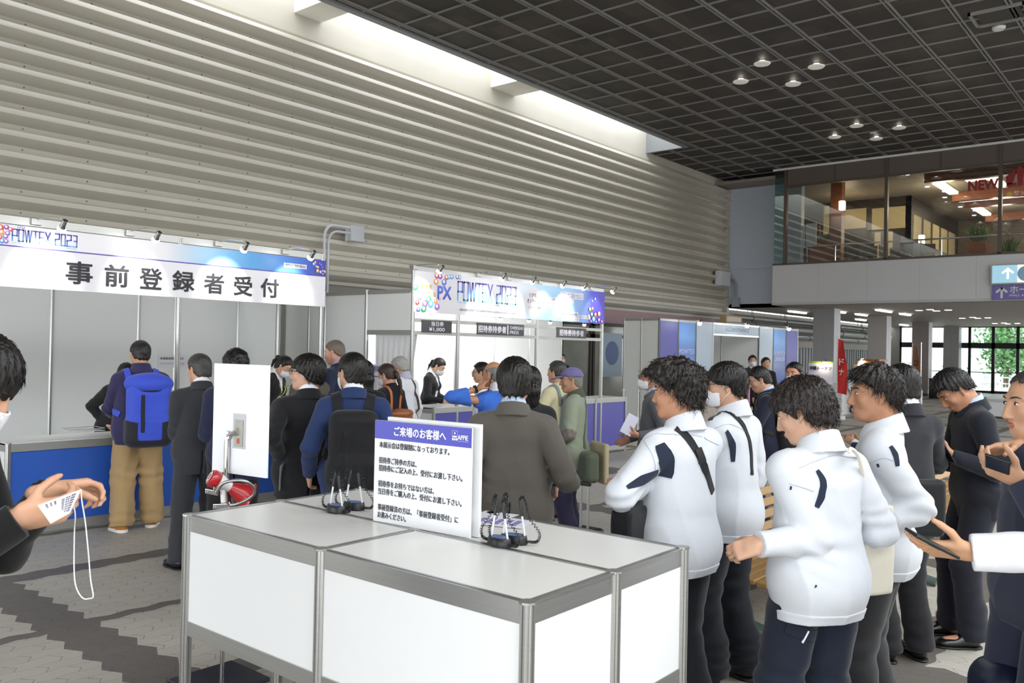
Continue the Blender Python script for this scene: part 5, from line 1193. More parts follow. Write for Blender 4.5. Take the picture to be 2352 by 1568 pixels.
def wob(P, f, seed, ax=(1, 1, 1)):
    r = np.random.RandomState(seed); Q = P*np.asarray(ax, float)*f; o = np.zeros(len(P))
    for i in range(4):
        k1 = r.normal(size=3); k1 /= np.linalg.norm(k1); k2 = r.normal(size=3); k2 /= np.linalg.norm(k2)
        o += np.sin(Q @ k1*(1+0.35*i)+r.rand()*6.28+1.3*np.sin(Q @ k2*0.7+r.rand()*6.28))
    return o/4
def snet(f, lo, hi, h):
    """surface nets of f<0, evaluated only near the surface; returns verts, quads"""
    B = 4; lo = np.asarray(lo, float)-3*h; hi = np.asarray(hi, float)+3*h
    n = np.maximum(np.ceil((hi-lo)/(B*h)).astype(int), 1)
    g = [lo[i]+B*h*np.arange(n[i]+1) for i in range(3)]
    CP = np.stack(np.meshgrid(*g, indexing='ij'), -1).reshape(-1, 3)
    dc = f(CP).reshape(n+1)
    near = np.abs(dc) < B*h*2.1
    cn = np.zeros(n, bool)
    for i in (0, 1):
        for j in (0, 1):
            for k in (0, 1): cn |= near[i:n[0]+i, j:n[1]+j, k:n[2]+k]
    N = n*B+1
    m = np.zeros(N, bool); big = np.repeat(np.repeat(np.repeat(cn, B, 0), B, 1), B, 2)
    for i in (0, 1):
        for j in (0, 1):
            for k in (0, 1): m[i:N[0]-1+i, j:N[1]-1+j, k:N[2]-1+k] |= big
    ii = [np.minimum((np.arange(N[i])+B//2)//B, n[i]) for i in range(3)]
    val = np.sign(dc)[np.ix_(*ii)].astype(np.float32)
    idx = np.argwhere(m); val[m] = f(lo+h*idx).astype(np.float32)
    s = val < 0
    c = np.zeros(N-1, np.int8)
    for i in (0, 1):
        for j in (0, 1):
            for k in (0, 1): c += s[i:N[0]-1+i, j:N[1]-1+j, k:N[2]-1+k]
    act = np.argwhere((c > 0) & (c < 8))
    if not len(act): return np.zeros((0, 3)), np.zeros((0, 4), int)
    vid = np.full(N-1, -1, np.int32); vid[tuple(act.T)] = np.arange(len(act))
    acc = np.zeros((len(act), 3)); cnt = np.zeros(len(act))
    cor = [(i, j, k) for i in (0, 1) for j in (0, 1) for k in (0, 1)]
    cv = {q: val[act[:, 0]+q[0], act[:, 1]+q[1], act[:, 2]+q[2]] for q in cor}
    for a in cor:
        for ax in range(3):
            if a[ax]: continue
            b = tuple(a[i]+(1 if i == ax else 0) for i in range(3)); va, vb = cv[a], cv[b]; x = (va < 0) != (vb < 0)
            t = np.where(x, va/np.where(x, va-vb, 1), 0); p = np.tile(np.array(a, float), (len(act), 1)); p[:, ax] += t
            acc[x] += p[x]; cnt += x
    verts = lo+h*(act+acc/cnt[:, None])
    quads = []
    for ax in range(3):
        u, w = (ax+1) % 3, (ax+2) % 3
        sl0 = [slice(1, -1)]*3; sl1 = [slice(1, -1)]*3; sl0[ax] = slice(0, -1); sl1[ax] = slice(1, None)
        A = s[tuple(sl0)]; Bq = s[tuple(sl1)]; e = np.argwhere(A != Bq)
        if not len(e): continue
        off = np.ones(3, int); off[ax] = 0; e = e+off
        fl = s[tuple(e.T)]
        def V(du, dw): q = e.copy(); q[:, u] -= du; q[:, w] -= dw; return vid[tuple(q.T)]
        Q = np.stack([V(1, 1), V(0, 1), V(0, 0), V(1, 0)], 1); Q[~fl] = Q[~fl][:, ::-1]; quads.append(Q)
    Q = np.concatenate(quads); return verts, Q[(Q >= 0).all(1)]
def np_mesh(name, V, Q, m, parent=None):
    me = bpy.data.meshes.new(name); me.vertices.add(len(V)); me.vertices.foreach_set('co', V.astype(np.float32).ravel())
    k = Q.shape[1]; me.loops.add(Q.size); me.loops.foreach_set('vertex_index', Q.astype(np.int32).ravel())
    me.polygons.add(len(Q)); me.polygons.foreach_set('loop_start', (np.arange(len(Q))*k).astype(np.int32)); me.update(calc_edges=True); me.validate()
    me.polygons.foreach_set('use_smooth', np.ones(len(me.polygons), bool))
    me.materials.append(m); o = bpy.data.objects.new(name, me); C.objects.link(o); setpar(o, parent); return o
def rotm(axis, a):
    axis = nrm(axis); K = np.array([[0, -axis[2], axis[1]], [axis[2], 0, -axis[0]], [-axis[1], axis[0], 0]]); return np.eye(3)+math.sin(a)*K+(1-math.cos(a))*K @ K
def rxyz(pitch, roll, yaw):       # pitch nods forward(+)/down, roll tilts to the right(+), yaw turns left(+)
    return rotm((0, 0, 1), yaw) @ rotm((0, 1, 0), roll) @ rotm((1, 0, 0), -pitch)
def ik(a, c, l1, l2, pole):
    d = c-a; L = np.linalg.norm(d); L2_ = min(L, (l1+l2)*0.999); c = a+d/L*L2_; x = (l1*l1-l2*l2+L2_*L2_)/(2*L2_); hgt = math.sqrt(max(l1*l1-x*x, 0)); dd = d/L
    p = np.asarray(pole, float); p = p-dd*(p @ dd); return a+dd*x+nrm(p)*hgt, c

SKIN = lambda c='#c99a7e': mat('skin_%s' % c[1:], c, 0.52, sss=0.12, noise=0.04, nscale=60)
def cloth(name, col, rough=0.85, noise=0.06, nscale=250, bump=0.12, bscale=500, sheen=0.15): return mat(name, col, rough, noise=noise, nscale=nscale, bump=bump, bscale=bscale, sheen=sheen, spec=0.25)
def hairmat(name, col):
    if name in _M: return _M[name]
    m = mat(name, col, 0.42, noise=0.35, nscale=1.0, stretch=(160, 160, 22), spec=0.4, bump=0.35, bscale=1.0); return m

def hand_prims(S, w, d, n, side, curl=(.5, .55, .6, .65), thumb=0.5, spread=0.0, sc=1.0, fk=0.004):
    """w wrist, d finger direction, n palm normal (the way the palm faces); side +1 right, -1 left"""
    d = nrm(d); n = nrm(np.asarray(n, float)-d*(np.asarray(n) @ d)); t = np.cross(d, n)*side
    R = np.stack([t, d, n], 1)
    S.box(w+d*0.048*sc+n*0.002, np.array([0.040, 0.050, 0.0135])*sc, R, 0.0125*sc, 0.012)
    S.ell(w+d*0.03*sc+t*0.022*sc+n*0.010*sc, np.array([0.018, 0.032, 0.013])*sc, R, 0.012)   # thumb pad
    S.cone(w-d*0.03*sc, w+d*0.03*sc, 0.026*sc, 0.027*sc, 0.015, flat=n, fk=0.72)
    for i, (bx_, L_) in enumerate(((0.030, 0.074), (0.0105, 0.083), (-0.0095, 0.076), (-0.029, 0.060))):
        p = w+(d*(0.092 if i in (1, 2) else (0.089 if i == 0 else 0.082))+t*bx_)*sc; a = 0.0; q = p; fd = nrm(d+t*(bx_*spread*12))
        rr = (0.0092, 0.0095, 0.009, 0.0078)[i]*sc
        for fr, ca, r0, r1 in ((.44, .75, 1, .93), (.31, 1.05, .93, .86), (.25, .75, .86, .72)):
            a += curl[i]*ca; e = q+(fd*math.cos(a)+n*math.sin(a))*L_*fr*sc; S.cone(q, e, rr*r0, rr*r1, fk); q = e
    p = w+(d*0.026+t*0.030+n*0.006)*sc; v = nrm(t*(1.05-0.55*thumb)+d*0.72+n*(0.25+0.55*thumb)); e = p+v*0.044*sc; S.cone(p, e, 0.0135*sc, 0.0112*sc, 0.006)
    v2 = nrm(v*0.75+d*0.45+n*0.28*thumb-t*0.25*thumb); e2 = e+v2*0.032*sc; S.cone(e, e2, 0.0112*sc, 0.0098*sc, 0.004); e3 = e2+nrm(v2+d*.1-t*.12*thumb)*0.024*sc; S.cone(e2, e3, 0.0098*sc, 0.0078*sc, 0.004)
    return t

class Person:
    def __init__(s, label, x, y, face, height=1.70, h=0.008, wid=1.0, lean=0.0, twist=0.0, head=(0, 0, 0), skin='#c99a7e', arms=None, legs=None, belly=0.0, seat=None, sway=(0, 0), female=False, headscale=1.0):
        s.root = empty('person', (x, y, 0), label, 'person', face-math.pi/2); s.root.scale = (1, 1, 1)
        s.k = height/1.70; s.h = h/s.k; s.skin = SKIN(skin); s.wid = wid; s.fem = female
        dz = (seat-0.90) if seat is not None else 0.0
        J = s.J = {}
        J['pel'] = V3(sway[0], sway[1], 0.93+dz)
        T = rotm((0, 0, 1), twist) @ rotm((1, 0, 0), -lean); s.T = T
        up = lambda p: J['pel']+T @ V3(*p)
        J['waist'] = up((0, 0, 0.13)); J['chest'] = up((0, 0.0, 0.33)); J['neck'] = up((0, -0.012, 0.515)); sw = (0.146 if female else 0.164)*(0.55+0.45*wid)
        J['shR'] = up((sw, -0.012, 0.418)); J['shL'] = up((-sw, -0.012, 0.418))
        s.HR = T @ rxyz(*[math.radians(a) for a in head]); J['hb'] = J['neck']+T @ V3(0, 0.012, 0.035)
        J['head'] = J['hb']+s.HR @ V3(0, 0.022, 0.105); s.hs = headscale
        J['hipR'] = J['pel']+V3(0.09, 0, -0.05); J['hipL'] = J['pel']+V3(-0.09, 0, -0.05)
        s.Mw = Matrix.Translation((x, y, 0)) @ Matrix.Rotation(face-math.pi/2, 4, 'Z'); s.Mi = s.Mw.inverted()
        legs = legs or {}
        for sd, sg in (('R', 1), ('L', -1)):
            an = np.asarray(legs.get('a'+sd, (sg*0.10, 0.0, 0.085)), float); pole = legs.get('p'+sd, (sg*0.12, 1, 0))
            J['kn'+sd], J['an'+sd] = ik(J['hip'+sd], an, 0.408, 0.400, pole); s.foot = getattr(s, 'foot', {}); s.foot[sd] = nrm(np.asarray(legs.get('f'+sd, (sg*0.22, 1, 0)), float))
        arms = arms or {}; s.hand = {}; s.Mw = Matrix.Translation((x, y, 0)) @ Matrix.Rotation(face-math.pi/2, 4, 'Z'); s.Mi = s.Mw.inverted()
        for sd, sg in (('R', 1), ('L', -1)):
            d = dict(arms.get(sd, {})); sh = J['sh'+sd]
            if 'px' in d: d['w'] = s.L(atd(*d['px']))
            for k_ in ('d', 'n', 'pole'):
                if k_+'i' in d: d[k_] = s.D(d[k_+'i'])
            wr = d.get('w')
            wr = sh+V3(sg*0.105, 0.05, -0.515) if wr is None else np.asarray(wr, float)
            J['el'+sd], J['wr'+sd] = ik(sh, wr, 0.285, 0.255, d.get('pole', (sg*0.30, -1, -0.1)))
            fd = np.asarray(d.get('d', nrm(J['wr'+sd]-J['el'+sd])), float); s.hand[sd] = dict(d=fd, n=np.asarray(d.get('n', (-sg, 0.25, 0)), float), curl=d.get('curl', (.45, .5, .55, .6)), thumb=d.get('thumb', .5), spread=d.get('spread', 0.0))
        s.belly = belly; s.parts = {}
        s._body()
    def W(s, p): return s.Mw @ Vector([float(c)*s.k for c in p])          # own frame -> world
    def L(s, p): return np.array(s.Mi @ Vector(p))/s.k                     # world -> own frame
    def D(s, v):                                                           # (right, up, away) as seen from the hall -> own frame
        w = CR*v[0]+CU*v[1]+CF*v[2]; return np.array(s.Mi.to_3x3() @ w)
    def hit(s, x, y, f=None):
        f = f or s.topf; r = ray(x, y); o = Vector((0, 0, H)); c = s.W(s.J['chest']); D0 = (c-o).dot(CF)
        ts = np.linspace(D0-0.75, D0+0.6, 340); P = np.array([s.L(o+r*float(t)) for t in ts]); v = f(P); i = np.nonzero(v < 0)[0]
        return P[i[0]] if len(i) else None
    def proj(s, p, f, off=0.0):
        p = np.array(p, float)
        for _ in range(6):
            e = 0.004; Q = np.stack([p, p+V3(e, 0, 0), p+V3(0, e, 0), p+V3(0, 0, e)]); v = f(Q); g = (v[1:]-v[0])/e; n = nrm(g); p = p-n*np.clip((v[0]-off)/max(np.linalg.norm(g), .4), -0.03, 0.03)
        return p, n
    def ribbon(s, name, pts, w, m, th=0.003, f=None, parent=None, off=0.001, n=None, across=1, px=False, free=False):
        """a strip laid on the garment through the points (own frame, or picture points found on the garment)"""
        f = f or s.topf
        if px: pts = [q for q in (s.hit(a, b, f) for a, b in pts) if q is not None]
        if len(pts) < 2: return None
        P = [np.asarray(q, float) for q in pts]; out = []; ws = w if isinstance(w, (list, tuple)) else [w]*len(P); n = n or 6
        for i in range(len(P)-1):
            a, b, c, d = P[max(i-1, 0)], P[i], P[i+1], P[min(i+2, len(P)-1)]; 
            for k in range(n): t = k/n; out.append((0.5*((2*b)+(c-a)*t+(2*a-5*b+4*c-d)*t*t+(3*b-a-3*c+d)*t**3), ws[min(i, len(ws)-1)]*(1-t)+ws[min(i+1, len(ws)-1)]*t))
        out.append((P[-1], ws[-1])); C_ = []
        for q, ww in out:
            if free: C_.append((q, None, ww))
            else: a, nn = s.proj(q, f, off); C_.append((a, nn, ww))
        mb = MB(); na = across*2+1 if across else 2; V = []
        for i, (q, nn, ww) in enumerate(C_):
            t = nrm(C_[min(i+1, len(C_)-1)][0]-C_[max(i-1, 0)][0])
            if nn is None: nn = nrm(np.cross(t, np.cross(V3(0.01, -1, 0.02), t)))
            sd = nrm(np.cross(t, nn)); row = []
            for k in range(na):
                z = q+sd*ww*(k/(na-1)*2-1)
                if not free and across > 0: z, n3 = s.proj(z, f, off)
                else: n3 = nn
                row.append((z, n3))
            V.append([z*s.k for z, _ in row]+[(z+n3*th)*s.k for z, n3 in reversed(row)])
        k2 = na*2; vs = [tuple(v) for r in V for v in r]; fs = []
        for i in range(len(V)-1):
            for k in range(k2): fs.append((i*k2+k, i*k2+(k+1) % k2, (i+1)*k2+(k+1) % k2, (i+1)*k2+k))
        fs += [tuple(range(k2)), tuple(reversed(range((len(V)-1)*k2, len(V)*k2)))]
        return mb.add(vs, fs).build(name, m, parent if parent is not None else s.root, smooth=True)
    def emit(s, name, f, lo, hi, m, h=None, parent=None, rootname=None):
        V, Q = snet(f, lo, hi, h or s.h)
        if not len(V): return None
        o = np_mesh(name, V*s.k, Q, m, parent if parent is not None else s.root); return o
    def headpt(s, x, y, z): return s.J['head']+s.HR @ (V3(x, y, z)*s.hs)
    # ---- bare figure
    def limbs(s, S, sd, g=0.0, legs=True, arms=True, up=True):
        J = s.J
        if arms: S.cone(J['sh'+sd], J['el'+sd], 0.048+g, 0.040+g, 0.03); S.cone(J['el'+sd], J['wr'+sd], 0.040+g, 0.027+g, 0.02)
        if legs: S.cone(J['hip'+sd], J['kn'+sd], 0.082+g, 0.056+g, 0.03); S.cone(J['kn'+sd], J['an'+sd], 0.056+g, 0.038+g, 0.03)
    def torso(s, S, g=0.0, k=0.05):
        J, T, w = s.J, s.T, s.wid; fy = T @ V3(0, 1, 0); fl = fy
        u = lambda x, y, z: J['pel']+T @ V3(x, y, z)
        for sg in (-1, 1):
            S.cone(u(sg*0.050*w, -0.004, 0.37), u(sg*0.045*w, 0.01, 0.22), 0.098*w+g, 0.094*w+g, k, fl, 0.86)
            S.cone(u(sg*0.045*w, 0.005, 0.22), u(sg*0.050*w, 0.0, 0.0), (0.080 if s.fem else 0.090)*w+g, 0.103*w+g, k, fl, 0.88)
            if s.fem: S.ell(u(sg*0.07, 0.075, 0.33), (0.06+g, 0.055+g, 0.06+g), None, 0.04)
        S.cone(s.J['shL']*0.84+s.J['shR']*0.16, s.J['shR']*0.84+s.J['shL']*0.16, 0.054+g, 0.054+g, k)
        for sd in 'RL': S.cone(J['neck']+T @ V3(0, -0.018, -0.03), J['sh'+sd]+T @ V3(0, 0, 0.006), 0.046+g*.5, 0.042+g*.8, 0.045)
        if s.belly: S.ell(u(0, 0.05+s.belly*.3, 0.10), (0.14*w+g, 0.09+s.belly+g, 0.14), None, 0.06)
        S.ell(u(0, -0.042, -0.03), (0.128*w+g, 0.095+g, 0.12), T, 0.05)
    def headshape(s, S):
        hp = s.headpt; R = s.HR; q = s.hs
        S.ell(hp(0, -0.012, 0.028), np.array((0.076, 0.094, 0.086))*q, R, 0.02); S.ell(hp(0, 0.022, -0.030), np.array((0.064, 0.070, 0.082))*q, R, 0.025)
        S.ell(hp(0, 0.058, -0.092), np.array((0.030, 0.028, 0.024))*q, R, 0.025)
        for sg in (-1, 1):
            S.cone(hp(sg*0.056, -0.006, -0.052), hp(sg*0.022, 0.058, -0.096), 0.020*q, 0.018*q, 0.022)
            S.ell(hp(sg*0.040, 0.062, -0.022), np.array((0.022, 0.020, 0.024))*q, R, 0.02)
            S.cone(hp(sg*0.018, 0.083, 0.030), hp(sg*0.052, 0.066, 0.028), 0.010*q, 0.009*q, 0.014)
            S.ell(hp(sg*0.033, 0.092, 0.010), np.array((0.017, 0.012, 0.010))*q, R, 0.012, sub=True)
            S.ell(hp(sg*0.0325, 0.076, 0.008), np.array((0.0125, 0.0125, 0.0115))*q, R, 0.004)
            RE = R @ rotm((0, 1, 0), sg*0.18) @ rotm((0, 0, 1), -sg*0.45) @ rotm((1, 0, 0), 0.2)
            S.ell(hp(sg*0.080, -0.012, -0.006), np.array((0.0075, 0.019, 0.031))*q, RE, 0.006); S.ell(hp(sg*0.088, -0.004, -0.004), np.array((0.006, 0.009, 0.015))*q, RE, 0.005, sub=True)
            S.ell(hp(sg*0.077, -0.004, -0.034), np.array((0.007, 0.008, 0.009))*q, RE, 0.006)
            S.ell(hp(sg*0.0125, 0.096, -0.040), np.array((0.008, 0.009, 0.007))*q, R, 0.008)
        S.cone(hp(0, 0.088, 0.014), hp(0, 0.108, -0.034), 0.0080*q, 0.0115*q, 0.012)
        S.ell(hp(0, 0.088, -0.064), np.array((0.024, 0.010, 0.0055))*q, R, 0.006); S.ell(hp(0, 0.086, -0.074), np.array((0.020, 0.010, 0.006))*q, R, 0.006)
        S.ell(hp(0, 0.101, -0.0685), np.array((0.026, 0.005, 0.0018))*q, R, 0.004, sub=True)
        S.cone(hp(0, -0.018, -0.045), s.J['neck']+s.T @ V3(0, -0.005, -0.02), 0.054, 0.058, 0.03)
        S.cone(hp(0, -0.045, -0.05), s.J['neck']+s.T @ V3(0, -0.03, 0.0), 0.045, 0.05, 0.03)
    def _body(s):
        S = Shape(); s.headshape(S); s.torso(S, -0.012)
        for sd, sg in (('R', 1), ('L', -1)):
            s.limbs(S, sd, -0.004); hd = s.hand[sd]
            hand_prims(S, s.J['wr'+sd], hd['d'], hd['n'], sg, hd['curl'], hd['thumb'], hd['spread'])
            f = s.foot[sd]; a = s.J['an'+sd]; S.cone(a+V3(0, 0, -0.03), a+f*0.15+V3(0, 0, -0.045), 0.035, 0.025, 0.03)
        s.B = S; lo, hi = S.bounds(); o = s.emit('body', S, lo, hi, s.skin)
        return o
    # ---- face details
    def eyes(s, brow='#1c1714', iris='#1a1210', lips='#b0705f', browk=1.0):
        wm, im = mat('eye_white', '#e6e0da', 0.25), mat('eye_iris_%s' % iris[1:], iris, 0.15); q = s.hs
        for sg in (-1, 1):
            M = Matrix([list(r) for r in s.HR]).to_4x4()
            for nm, m, c, r, sc3 in (('eyeball', wm, (sg*0.0325, 0.0815, 0.008), 0.0105, (1.05, 0.85, 0.50)), ('iris', im, (sg*0.0325-0.0, 0.0868, 0.008), 0.0058, (1, 0.75, 0.85))):
                mb = MB().sphere((0, 0, 0), r*q*s.k, 14, 10, sc3); p = s.headpt(*c)*s.k; mb.v = [tuple(Vector(p)+(M.to_3x3() @ Vector(v))) for v in mb.v]; mb.build(nm, m, s.root, smooth='all')
            lid = [s.headpt(sg*(0.0325+0.0135*t), 0.0868-0.0055*t*t, 0.0135-0.004*t*t)*s.k for t in (-1, -.5, 0, .5, 1)]
            MB().tube(lid, [0.0006, .0013, .0015, .0013, .0006], 6).build('eyelid', mat('lash_dark', '#1d1513', 0.6), s.root, smooth='all')
            br = [s.headpt(sg*x, y, z)*s.k for x, y, z in ((0.014, 0.092, 0.0265), (0.026, 0.0905, 0.031), (0.038, 0.085, 0.032), (0.051, 0.075, 0.027))]
            MB().tube(br, [0.0022*browk, 0.0036*browk, 0.0032*browk, 0.0012], 6).build('eyebrow', mat('brow_%s' % brow[1:], brow, 0.7), s.root, smooth='all')
        lm = mat('lips_%s' % lips[1:], lips, 0.4)
        f = lambda P: np.maximum(s.B(P)-0.0012, _elld(P, s.headpt(0, 0.098, -0.0685), np.array((0.024, 0.016, 0.0115))*s.hs, s.HR)); c = s.headpt(0, 0.095, -0.068)
        s.emit('lips', f, c-0.035, c+0.035, lm, 0.0028)
    def hair(s, m, style='short', thick=0.014, seed=1, amp=0.005, fr=60.0, front=None, h=None, vol=(1, 1, 1), strands=0, slen=0.05, curl=0.0, fringe=0.0, top=0.0, side_z=None, name='hair'):
        q = s.hs; R = s.HR; hc = s.headpt(0, -0.014, 0.030)
        ys = np.array([-0.13, -0.085, -0.045, -0.022, -0.004, 0.012, 0.034, 0.062, 0.13]); zs = np.array([-0.075, -0.072, -0.060, -0.036, 0.004, -0.012, 0.030, 0.072, 0.085])
        if style == 'bowl': zs = np.array([-0.062, -0.060, -0.050, -0.030, -0.004, 0.000, 0.008, 0.020, 0.024])
        if style == 'long': zs = np.array([-0.12, -0.115, -0.10, -0.085, -0.05, -0.035, 0.014, 0.055, 0.075])
        if style == 'fade': zs = np.array([-0.060, -0.055, -0.030, -0.006, 0.012, 0.012, 0.040, 0.070, 0.085])
        if style == 'bald': zs = np.array([-0.085, -0.08, -0.062, -0.036, 0.0, 0.002, 0.045, 0.2, 0.2])
        zs = zs-fringe*np.clip((ys-0.0)/0.06, 0, 1)
        if front is not None: zs = zs+front*np.clip((ys-0.02)/0.04, 0, 1)
        def local(P): return ((P-s.J['head']) @ R)/q
        rx, ry, rz = 0.076+thick*vol[0], 0.094+thick*vol[1], 0.086+thick*vol[2]
        def f(P):
            L = local(P); c = L-np.array((0, -0.014, 0.030)); k0 = np.sqrt((c[:, 0]/rx)**2+(c[:, 1]/ry)**2+(c[:, 2]/rz)**2); k1 = np.sqrt((c[:, 0]/rx**2)**2+(c[:, 1]/ry**2)**2+(c[:, 2]/rz**2)**2)
            d = k0*(k0-1)/np.maximum(k1, 1e-6)
            # nape and sides follow the skull below the widest point
            c2 = L-np.array((0, -0.045, -0.045)); e2 = np.sqrt((c2[:, 0]/1.05)**2+c2[:, 1]**2+(c2[:, 2]*0.75)**2)-(0.058+thick*0.75); d = smin(d, e2, 0.03)
            if top: c3 = L-np.array((0, 0.02, 0.085)); d = smin(d, np.sqrt((c3[:, 0]*0.75)**2+(c3[:, 1]*0.6)**2+c3[:, 2]**2)-(0.03+top), 0.035)
            az = np.arctan2(c[:, 0], -c[:, 1]-0.03); el = c[:, 2]
            tex = np.sin(az*fr*0.45+2.2*np.sin(el*28+az*3+seed)+seed)*0.55+np.sin(az*fr*0.9+3*np.sin(el*45+seed*2)+az*5)*0.45
            d = d-amp*tex*np.clip((L[:, 2]+0.09)/0.06, 0.25, 1)
            if curl: d = d-curl*wob(L, 75, seed+5)-curl*.6*wob(L, 140, seed+9)
            zc = np.interp(L[:, 1], ys, zs)+0.006*np.sin(L[:, 0]*190+seed)+0.004*np.sin(L[:, 0]*410+L[:, 1]*300)
            ear = 0.0 if style in ('long', 'bowl') else 1.0
            d = np.maximum(d, (zc-L[:, 2])*0.8)
            if style == 'bald': d = np.maximum(d, (L[:, 2]-0.052+0.25*np.maximum(L[:, 1], -0.05))*0.8)
            if ear: d = np.maximum(d, -_elld(L, np.array((0.0, -0.010, -0.006)), np.array((0.14, 0.021, 0.034)), np.eye(3)) )
            return d*q
        e = 0.125*q+thick+top; o = s.emit(name, f, hc-e-V3(0, 0, 0.05), hc+e, m, h or max(s.h*0.75, 0.0035))
        s.hairf = f
        if strands: s.strands(o, m, strands, slen, seed, curl)
        return o
    def strands(s, o, m, n, L, seed, curl, keep=0.6):
        L = L*0.8
        me = o.data; rnd = np.random.RandomState(seed); nv = len(me.vertices); co = np.empty(nv*3); me.vertices.foreach_get('co', co); co = co.reshape(-1, 3)
        no = np.empty(nv*3, np.float32); me.vertices.foreach_get('normal', no); no = no.reshape(-1, 3).astype(float)
        Lh = ((co/s.k-s.J['head']) @ s.HR)/s.hs; ok = np.nonzero((Lh[:, 2] > 0.01+keep*np.maximum(Lh[:, 1], 0)) | (Lh[:, 1] < -0.03))[0]; pick = ok[rnd.randint(0, len(ok), n)]; R = s.HR; crown = s.headpt(0, -0.05, 0.12)*s.k
        P = co[pick]; N = no[pick]; out = P-crown; out -= N*(out*N).sum(1)[:, None]; out /= np.maximum(np.linalg.norm(out, axis=1), 1e-6)[:, None]
        l = L*(0.45+rnd.rand(n)*.8)*s.k; side = np.cross(N, out); j = rnd.normal(size=(n, 1))*.35
        dirn = out+side*j+np.array((0, 0, -0.25)); K = 5; V = []; Q = []
        pts = []
        for i in range(K):
            t = i/(K-1); p = P-N*0.003+dirn*(l*t)[:, None]*0.8+N*((l*t*(1-t*0.8))*(0.30+0.5*rnd.rand(n)*0+0.25))[:, None]+np.array((0, 0, -1))*(l*t*t*0.35)[:, None]
            if curl: p = p+side*(np.sin(t*6+pick)*0.010*t)[:, None]*s.k+N*(np.cos(t*6+pick)*0.008*t)[:, None]*s.k
            pts.append(p)
        w = (0.0011+0.0009*rnd.rand(n))*s.k
        for i in range(K):
            ww = w*(1-0.85*i/(K-1)); V += [pts[i]+side*ww[:, None], pts[i]-side*ww[:, None]+N*(ww*.8)[:, None]]
        V = np.stack(V, 1).reshape(-1, 3); b = (np.arange(n)*2*K)[:, None]
        F = np.concatenate([np.concatenate([b+2*i, b+2*i+1, b+2*i+3, b+2*i+2], 1) for i in range(K-1)])
        np_mesh('hair_strand_fur', V, F, m, o)
    # ---- garments
    def folds(s, P, amp, seed):
        J = s.J; n = wob(P, 11, seed, (1, 1, .6)); n2 = 1-2.4*np.sqrt(np.abs(wob(P, 13, seed+3, (1.1, 1.1, .5)))+0.01); d = amp*(0.5*n+0.75*n2)
        for sd in 'RL':
            e = J['el'+sd]; r = np.linalg.norm(P-e, axis=1); ax = nrm(J['wr'+sd]-J['sh'+sd]+V3(0.001, 0, 0)); ph = (P-e) @ ax
            m_ = np.exp(-(r/0.12)**2); d = d+m_*amp*0.9*np.sin(ph*80+5*wob(P, 12, seed+7))
        return d
    def top(s, m, g=0.014, hem=0.78, sleeve=1.0, amp=0.006, seed=1, name='jacket', flare=0.0, neck=0.028, cuffr=0.0, pad=0.0, h=None, boxy=0.0, blouse=0.0, vent=False, armg=0.0):
        J, T = s.J, s.T; S = Shape(); s.torso(S, g)
        u = lambda x, y, z: J['pel']+T @ V3(x, y, z)
        zb = hem-0.93; fl = T @ V3(0, 1, 0)
        for sg in (-1, 1):
            S.cone(u(sg*0.050*s.wid, 0, 0.12), u(sg*0.055*s.wid, 0.0, zb-0.03), 0.098*s.wid+g+boxy*.6, 0.108*s.wid+g+flare+boxy*.5, 0.05, fl, 0.88)
            if boxy: S.cone(u(sg*0.060*s.wid, -0.01, 0.34), u(sg*0.055*s.wid, 0, 0.1), 0.092*s.wid+g+boxy*.5, 0.092*s.wid+g+boxy, 0.05, fl, 0.9)
        if blouse: S.cone(u(-0.075, 0, zb+0.085), u(0.075, 0, zb+0.085), 0.088+g+blouse, 0.088+g+blouse, 0.05)
        S.ell(u(0, -0.045, -0.04), (0.135*s.wid+g+.012+boxy*.5, 0.100+g+.012+boxy*.5, 0.13), None, 0.05)
        if hem < 0.9: S.cone(J['hipL']+V3(0, 0, .05), J['hipR']+V3(0, 0, .05), 0.094*s.wid+g+.014+boxy*.3, 0.094*s.wid+g+.014+boxy*.3, 0.05)
        S.cone(J['neck']+T @ V3(0, -0.012, -0.06), J['neck']+T @ V3(0, -0.006, 0.04), 0.074, 0.062, 0.035)
        A = {}
        for sd in 'RL':
            A[sd] = Shape(); a, e, w = J['sh'+sd], J['el'+sd], J['wr'+sd]; we = e+(w-e)*min(sleeve, 1.06) if sleeve > 0.5 else a+(e-a)*0.95
            if sleeve > 0.5: A[sd].cone(a, e, 0.054+g*.9+pad+armg, 0.046+g*.8+armg, 0.045); A[sd].cone(e, we, 0.046+g*.8+armg, 0.033+g*.75+cuffr+armg*.7, 0.025)
            else: A[sd].cone(a, we, 0.054+g*.9+pad+armg, 0.050+g*.9+armg, 0.04)
        neckc, nd = J['neck']+T @ V3(0, 0, neck), nrm(T @ V3(0, 0.28, 1)); hp, hn, hx, hy = u(0, 0, zb), T @ V3(0, 0, 1), T @ V3(1, 0, 0), T @ V3(0, 1, 0)
